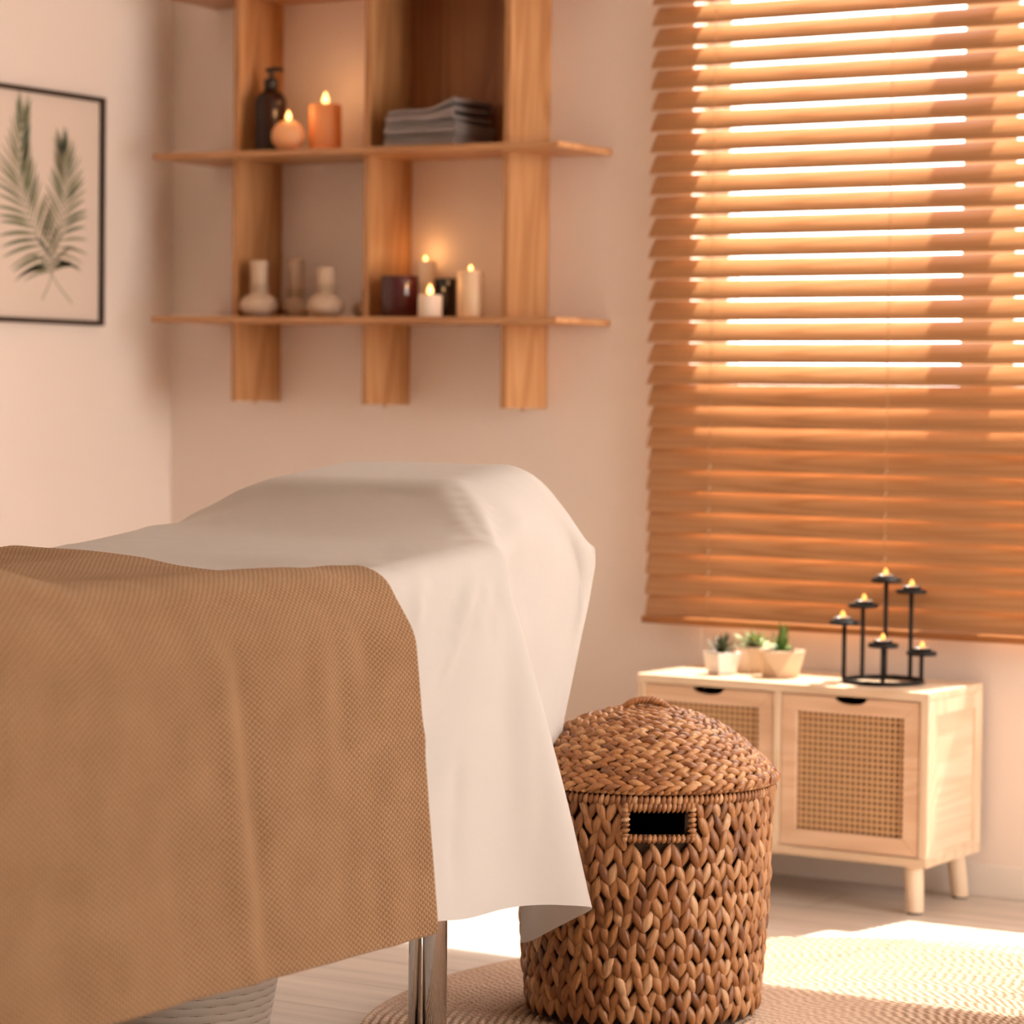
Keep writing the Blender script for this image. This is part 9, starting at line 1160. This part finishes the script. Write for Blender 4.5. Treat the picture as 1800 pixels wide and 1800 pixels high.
# ------------------------------------------------------------------ rug, storage basket
RX, RY, RR = -1.84, 4.10, .852
n, pr = 260, []
nr = 60; w = RR/nr
for k in range(nr):
    for q, h in ((0., .0035), (.2, .0085), (.5, .0105), (.8, .0085)): pr.append((max(.0005, (k+q)*w), h))
pr += [(RR-.001, .004), (RR, 0.)]
b = MB(); vs = []; fs = []
for r_, h in pr:
    for i in range(n):
        a = 2*PI*i/n; j_ = 1+.0016*math.sin(3*a+1)+.0010*math.sin(7*a); vs.append((RX+r_*j_*math.cos(a), RY+r_*j_*math.sin(a), h))
for j in range(len(pr)-1):
    for i in range(n): fs.append((j*n+i, j*n+(i+1) % n, (j+1)*n+(i+1) % n, (j+1)*n+i))
o = b.add(vs, fs).build('round_rug', 'jute', None, loc=(RX, RY, 0), smooth=True)
tag(o, 'round braided jute rug on the floor under the hamper', 'rug')
x, y = -2.775, 3.45; t = thing('storage_basket', 'grey woven basket standing on the floor under the massage table', 'basket', (x, y, 0))
prof = [(.150+.17*q, q) for q in [i*.02 for i in range(13)]]
MB().lathe([(.02, 0)]+prof+[(.1935, .245), (.189, .243)]+[(r-.006, q+.002) for r, q in prof[::-1]]+[(.02, .006)], (x, y, 0), 72).build('basket_body', 'greyweave', t, loc=(x, y, 0), smooth=True)
MB().tube([(x+.1925*math.cos(2*PI*i/64), y+.1925*math.sin(2*PI*i/64), .243) for i in range(64)], .006, 8, True).build('rim', 'greyweave', t, loc=(x, y, 0), smooth=True)

# ------------------------------------------------------------------ laundry hamper of plaited water hyacinth
KX, KY, KZ = -2.276, 4.060, .0118
hp = thing('laundry_hamper', 'brown plaited water hyacinth laundry hamper with domed lid on the rug', 'laundry hamper', (KX, KY, KZ)); ho = (KX, KY, KZ)
HH = .378                                                # height of the open rim
def hr(z): return np.interp(z, [0, .08, .22, .36, .42], [.1885, .1955, .2045, .2085, .2095])
def lump(b, C, T, W, Nn, ln, wd, th, bend=0.):
    """one plaited strand: a pointed, bellied leaf along T, wide along W, bulging along N"""
    ks = 7; ns = 6; vs = []; fs = []
    for k in range(ks):
        u = -1+2*k/(ks-1); s = max(.05, (1-abs(u)**1.9))**.85
        c = C+T*(u*ln/2)+Nn*(th*.35*(1-u*u))+W*(bend*(u*u))
        for i in range(ns):
            a = 2*PI*i/ns; vs.append(tuple(c+W*(math.cos(a)*wd/2*s)+Nn*(math.sin(a)*th/2*s)))
    for k in range(ks-1):
        for i in range(ns): fs.append((k*ns+i, k*ns+(i+1) % ns, (k+1)*ns+(i+1) % ns, (k+1)*ns+i))
    b.add(vs, fs+[tuple(range(ns))[::-1], tuple((ks-1)*ns+i for i in range(ns))])
Uz = Vector((0, 0, 1)); HOLE_A = math.radians(-54.3); hw, hz0, hz1 = .0480, .315, .356
def in_hole(a, z, mx=0., mz=0.):
    for h0 in (HOLE_A, HOLE_A+PI):
        d_ = (a-h0+PI) % (2*PI)-PI
        if abs(d_)*.208 < hw+mx and hz0-mz < z < hz1+mz: return True
    return False
b = MB(); ncol = 42; nrow = 14; rh = .0272
for r_ in range(nrow):
    for c_ in range(ncol):
        a0 = 2*PI*c_/ncol+.03*math.sin(r_*1.7); z = .0255+r_*(HH-.0475)/13+random.uniform(-.0025, .0025)
        if z > HH-.010: continue
        for sd in (-1, 1):
            a = a0+sd*2*PI/ncol*.25+random.uniform(-.008, .008); R = hr(z)
            if in_hole(a, z, .009, .015): continue
            Nn = Vector((math.cos(a), math.sin(a), 0)); W = Vector((-math.sin(a), math.cos(a), 0)); tl = sd*math.radians(random.uniform(16, 27))
            T = (Uz*math.cos(tl)+W*math.sin(tl)).normalized(); W2 = Nn.cross(T)
            wv = .0035*math.sin(PI*(c_+.5*sd))
            lump(b, Vector((KX, KY, KZ+z))+Nn*(R-.0035+random.uniform(-.0015, .0025)), T, W2, (Nn-T*.12).normalized(), .0480*random.uniform(.92, 1.12), .0168*random.uniform(.9, 1.1), .0092, random.uniform(-.0015, .0015))
body = b.build('body', 'hyacinth', hp, loc=ho, smooth=True)
# inside lining with the two real openings, coloured dark as inner shade
b = MB(); n = 180; zs = [0, .10, .20, .30, hz0-.006, hz0, (hz0+hz1)/2, hz1, hz1+.004, HH]; vs = []; fs = []
for z in zs:
    for i in range(n):
        a = 2*PI*i/n; R = hr(z)-.0085; vs.append((KX+R*math.cos(a), KY+R*math.sin(a), KZ+z))
for j in range(len(zs)-1):
    zm = (zs[j]+zs[j+1])/2
    for i in range(n):
        if in_hole(2*PI*(i+.5)/n, zm): continue
        fs.append((j*n+i, j*n+(i+1) % n, (j+1)*n+(i+1) % n, (j+1)*n+i))
fs.append(tuple(range(n))[::-1])
b.add(vs, fs).build('lining', 'hamper_shade', body, loc=ho, solid=.003)
# wrapped rim and handle surrounds
b = MB(); nw = 150
for i in range(nw):
    a = 2*PI*i/nw; z = HH-.008; R = hr(z); Nn = Vector((math.cos(a), math.sin(a), 0)); W = Vector((-math.sin(a), math.cos(a), 0)); T = (Uz+W*.28).normalized()
    lump(b, Vector((KX, KY, KZ+z))+Nn*(R+.0022), T, Nn.cross(T), Nn, .0200, .0105, .0070)
b.build('rim_wrap', 'hyacinth', hp, loc=ho, smooth=True)
for h0 in (HOLE_A, HOLE_A+PI):
    b = MB(); R = hr(.34)+.0005
    def wp(s, z): a = h0+s/R; return Vector((KX+R*math.cos(a), KY+R*math.sin(a), KZ+z)), Vector((math.cos(a), math.sin(a), 0)), Vector((-math.sin(a), math.cos(a), 0))
    for k in range(15):
        s = -hw-.004+(2*hw+.008)*k/14
        for zz, ln in ((hz1+.0045, .0200), (hz0-.0050, .0150)):
            c, Nn, W = wp(s, zz); T = (Uz+W*.2).normalized(); lump(b, c+Nn*.003, T, Nn.cross(T), Nn, ln, .0095, .0075)
    for sg in (-1, 1):
        for k in range(6):
            c, Nn, W = wp(sg*(hw+.0045), hz0+(hz1-hz0)*k/5); T = (W+Uz*.15).normalized(); lump(b, c+Nn*.003, T, Nn.cross(T), Nn, .0155, .0095, .0075)
    b.build('handle_rim', 'hyacinth', hp, loc=ho, smooth=True)
# domed lid
b = MB(); LZ = HH+.006; LH = .104; LR = .2125
lz = lambda r: LH*(1-(r/LR)**2.35)
nring = 14; prev = None; rad_ = []; s_ = 0.
# equal arc-length rings
samp = [(i/400*LR, lz(i/400*LR)) for i in range(401)]; acc = [0.]
for i in range(1, 401): acc.append(acc[-1]+math.hypot(samp[i][0]-samp[i-1][0], samp[i][1]-samp[i-1][1]))
for k in range(nring):
    s = acc[-1]*(k+.6)/nring; rad_.append(float(np.interp(s, acc, [p[0] for p in samp])))
pw = acc[-1]/nring
for k, r_ in enumerate(rad_):
    nl = max(5, int(2*PI*r_/.0235)); sl = -LH*2.35*(r_/LR)**1.35/LR; tn = math.hypot(1, sl)
    for i in range(nl):
        for sd in (-1, 1):
            a = 2*PI*(i+.5*(sd > 0))/nl+k*.37+random.uniform(-.03, .03)*.3; er = Vector((math.cos(a), math.sin(a), 0)); et = Vector((-math.sin(a), math.cos(a), 0))
            sr = (er+Uz*sl)/tn; Nn = (Uz-er*sl)/tn; rr = r_+sd*pw*.24/tn
            tl = sd*math.radians(random.uniform(15, 25)); T = (et*math.cos(tl)+sr*math.sin(tl)*-1).normalized()
            lump(b, Vector((KX, KY, KZ+LZ+lz(rr)))+er*rr+Nn*(.002+random.uniform(-.0012, .0022)), T, Nn.cross(T), (Nn+et*.10).normalized(), .0360*random.uniform(.9, 1.15), .0130*random.uniform(.9, 1.1), .0100)
lid = b.build('lid', 'hyacinth_lid', hp, loc=ho, smooth=True)
vs = []; fs = []; n = 96; R_ = [LR*i/14 for i in range(1, 15)]
for r_ in R_:
    for i in range(n): a = 2*PI*i/n; vs.append((KX+r_*math.cos(a), KY+r_*math.sin(a), KZ+LZ+lz(r_)-.002))
for j in range(13):
    for i in range(n): fs.append((j*n+i, j*n+(i+1) % n, (j+1)*n+(i+1) % n, (j+1)*n+i))
fs.append(tuple(range(n))); MB().add(vs, fs).build('lid_core', 'hamper_shade', lid, loc=ho, solid=.003)
b = MB(); nw = 120
for i in range(nw):
    a = 2*PI*i/nw; er = Vector((math.cos(a), math.sin(a), 0)); et = Vector((-math.sin(a), math.cos(a), 0)); T = (et+Uz*.30).normalized()
    lump(b, Vector((KX, KY, KZ+LZ-.001))+er*(LR-.001), T, er.cross(T), er, .0170, .0085, .0080)
b.build('lid_edge', 'hyacinth_lid', lid, loc=ho, smooth=True)
# twisted rope loop on top
b = MB(); ax = Vector((math.cos(math.radians(31)), math.sin(math.radians(31)), 0)); ns = 60
for ph in (0, 2*PI/3, 4*PI/3):
    path = []
    for i in range(ns+1):
        u = -1+2*i/ns; base = Vector((KX, KY, KZ+LZ+LH))+ax*(.043*u)+Uz*(.021*(1-abs(u)**2.6)-.002)
        a = ph+u*15; path.append(tuple(base+Uz*(.0032*math.cos(a))+Vector((-ax.y, ax.x, 0))*(.0032*math.sin(a))))
    b.tube(path, .0039, 7)
b.build('lid_handle', 'hyacinth_lid', lid, loc=ho, smooth=True)

# ------------------------------------------------------------------ light, sky, camera
w = bpy.data.worlds.new('sky'); S.world = w; w.use_nodes = True; bg = w.node_tree.nodes['Background']
bg.inputs['Color'].default_value = (1., .925, .855, 1); bg.inputs['Strength'].default_value = 9
sun = bpy.data.lights.new('sun', 'SUN'); sun.energy = 19; sun.color = (1., .90, .77); sun.angle = math.radians(.6)
so = bpy.data.objects.new('sun', sun); COL.objects.link(so)
dirv = Vector((-.196, -1., -math.tan(math.radians(61.5))))
so.rotation_euler = dirv.to_track_quat('-Z', 'Y').to_euler(); so.location = (0, 8, 6)

cam = bpy.data.cameras.new('camera'); cobj = bpy.data.objects.new('camera', cam); COL.objects.link(cobj); S.camera = cobj
yaw, pit, rol = [math.radians(v) for v in (32.02444, 2.16140, .68586)]
fw = Vector((-math.sin(yaw)*math.cos(pit), math.cos(yaw)*math.cos(pit), -math.sin(pit))); rt = Vector((math.cos(yaw), math.sin(yaw), 0)); up = rt.cross(fw)
r2 = rt*math.cos(rol)+up*math.sin(rol); u2 = up*math.cos(rol)-rt*math.sin(rol)
cobj.matrix_world = Matrix(((r2.x, u2.x, -fw.x, 0), (r2.y, u2.y, -fw.y, 0), (r2.z, u2.z, -fw.z, 1.0), (0, 0, 0, 1)))
cam.sensor_width = 36; cam.sensor_fit = 'HORIZONTAL'; cam.lens = 100; cam.clip_end = 60
cam.dof.use_dof = True; cam.dof.focus_distance = 4.25; cam.dof.aperture_fstop = 4.0
vs_ = S.view_settings; vs_.view_transform = 'Standard'; vs_.look = 'None'; vs_.gamma = 1; vs_.use_curve_mapping = False; vs_.exposure = 0.36
S.cycles.use_denoising = True; S.cycles.max_bounces = 10; S.cycles.diffuse_bounces = 6; S.cycles.transparent_max_bounces = 16; S.cycles.sample_clamp_indirect = 6.
S.cycles.caustics_reflective = False; S.cycles.caustics_refractive = False
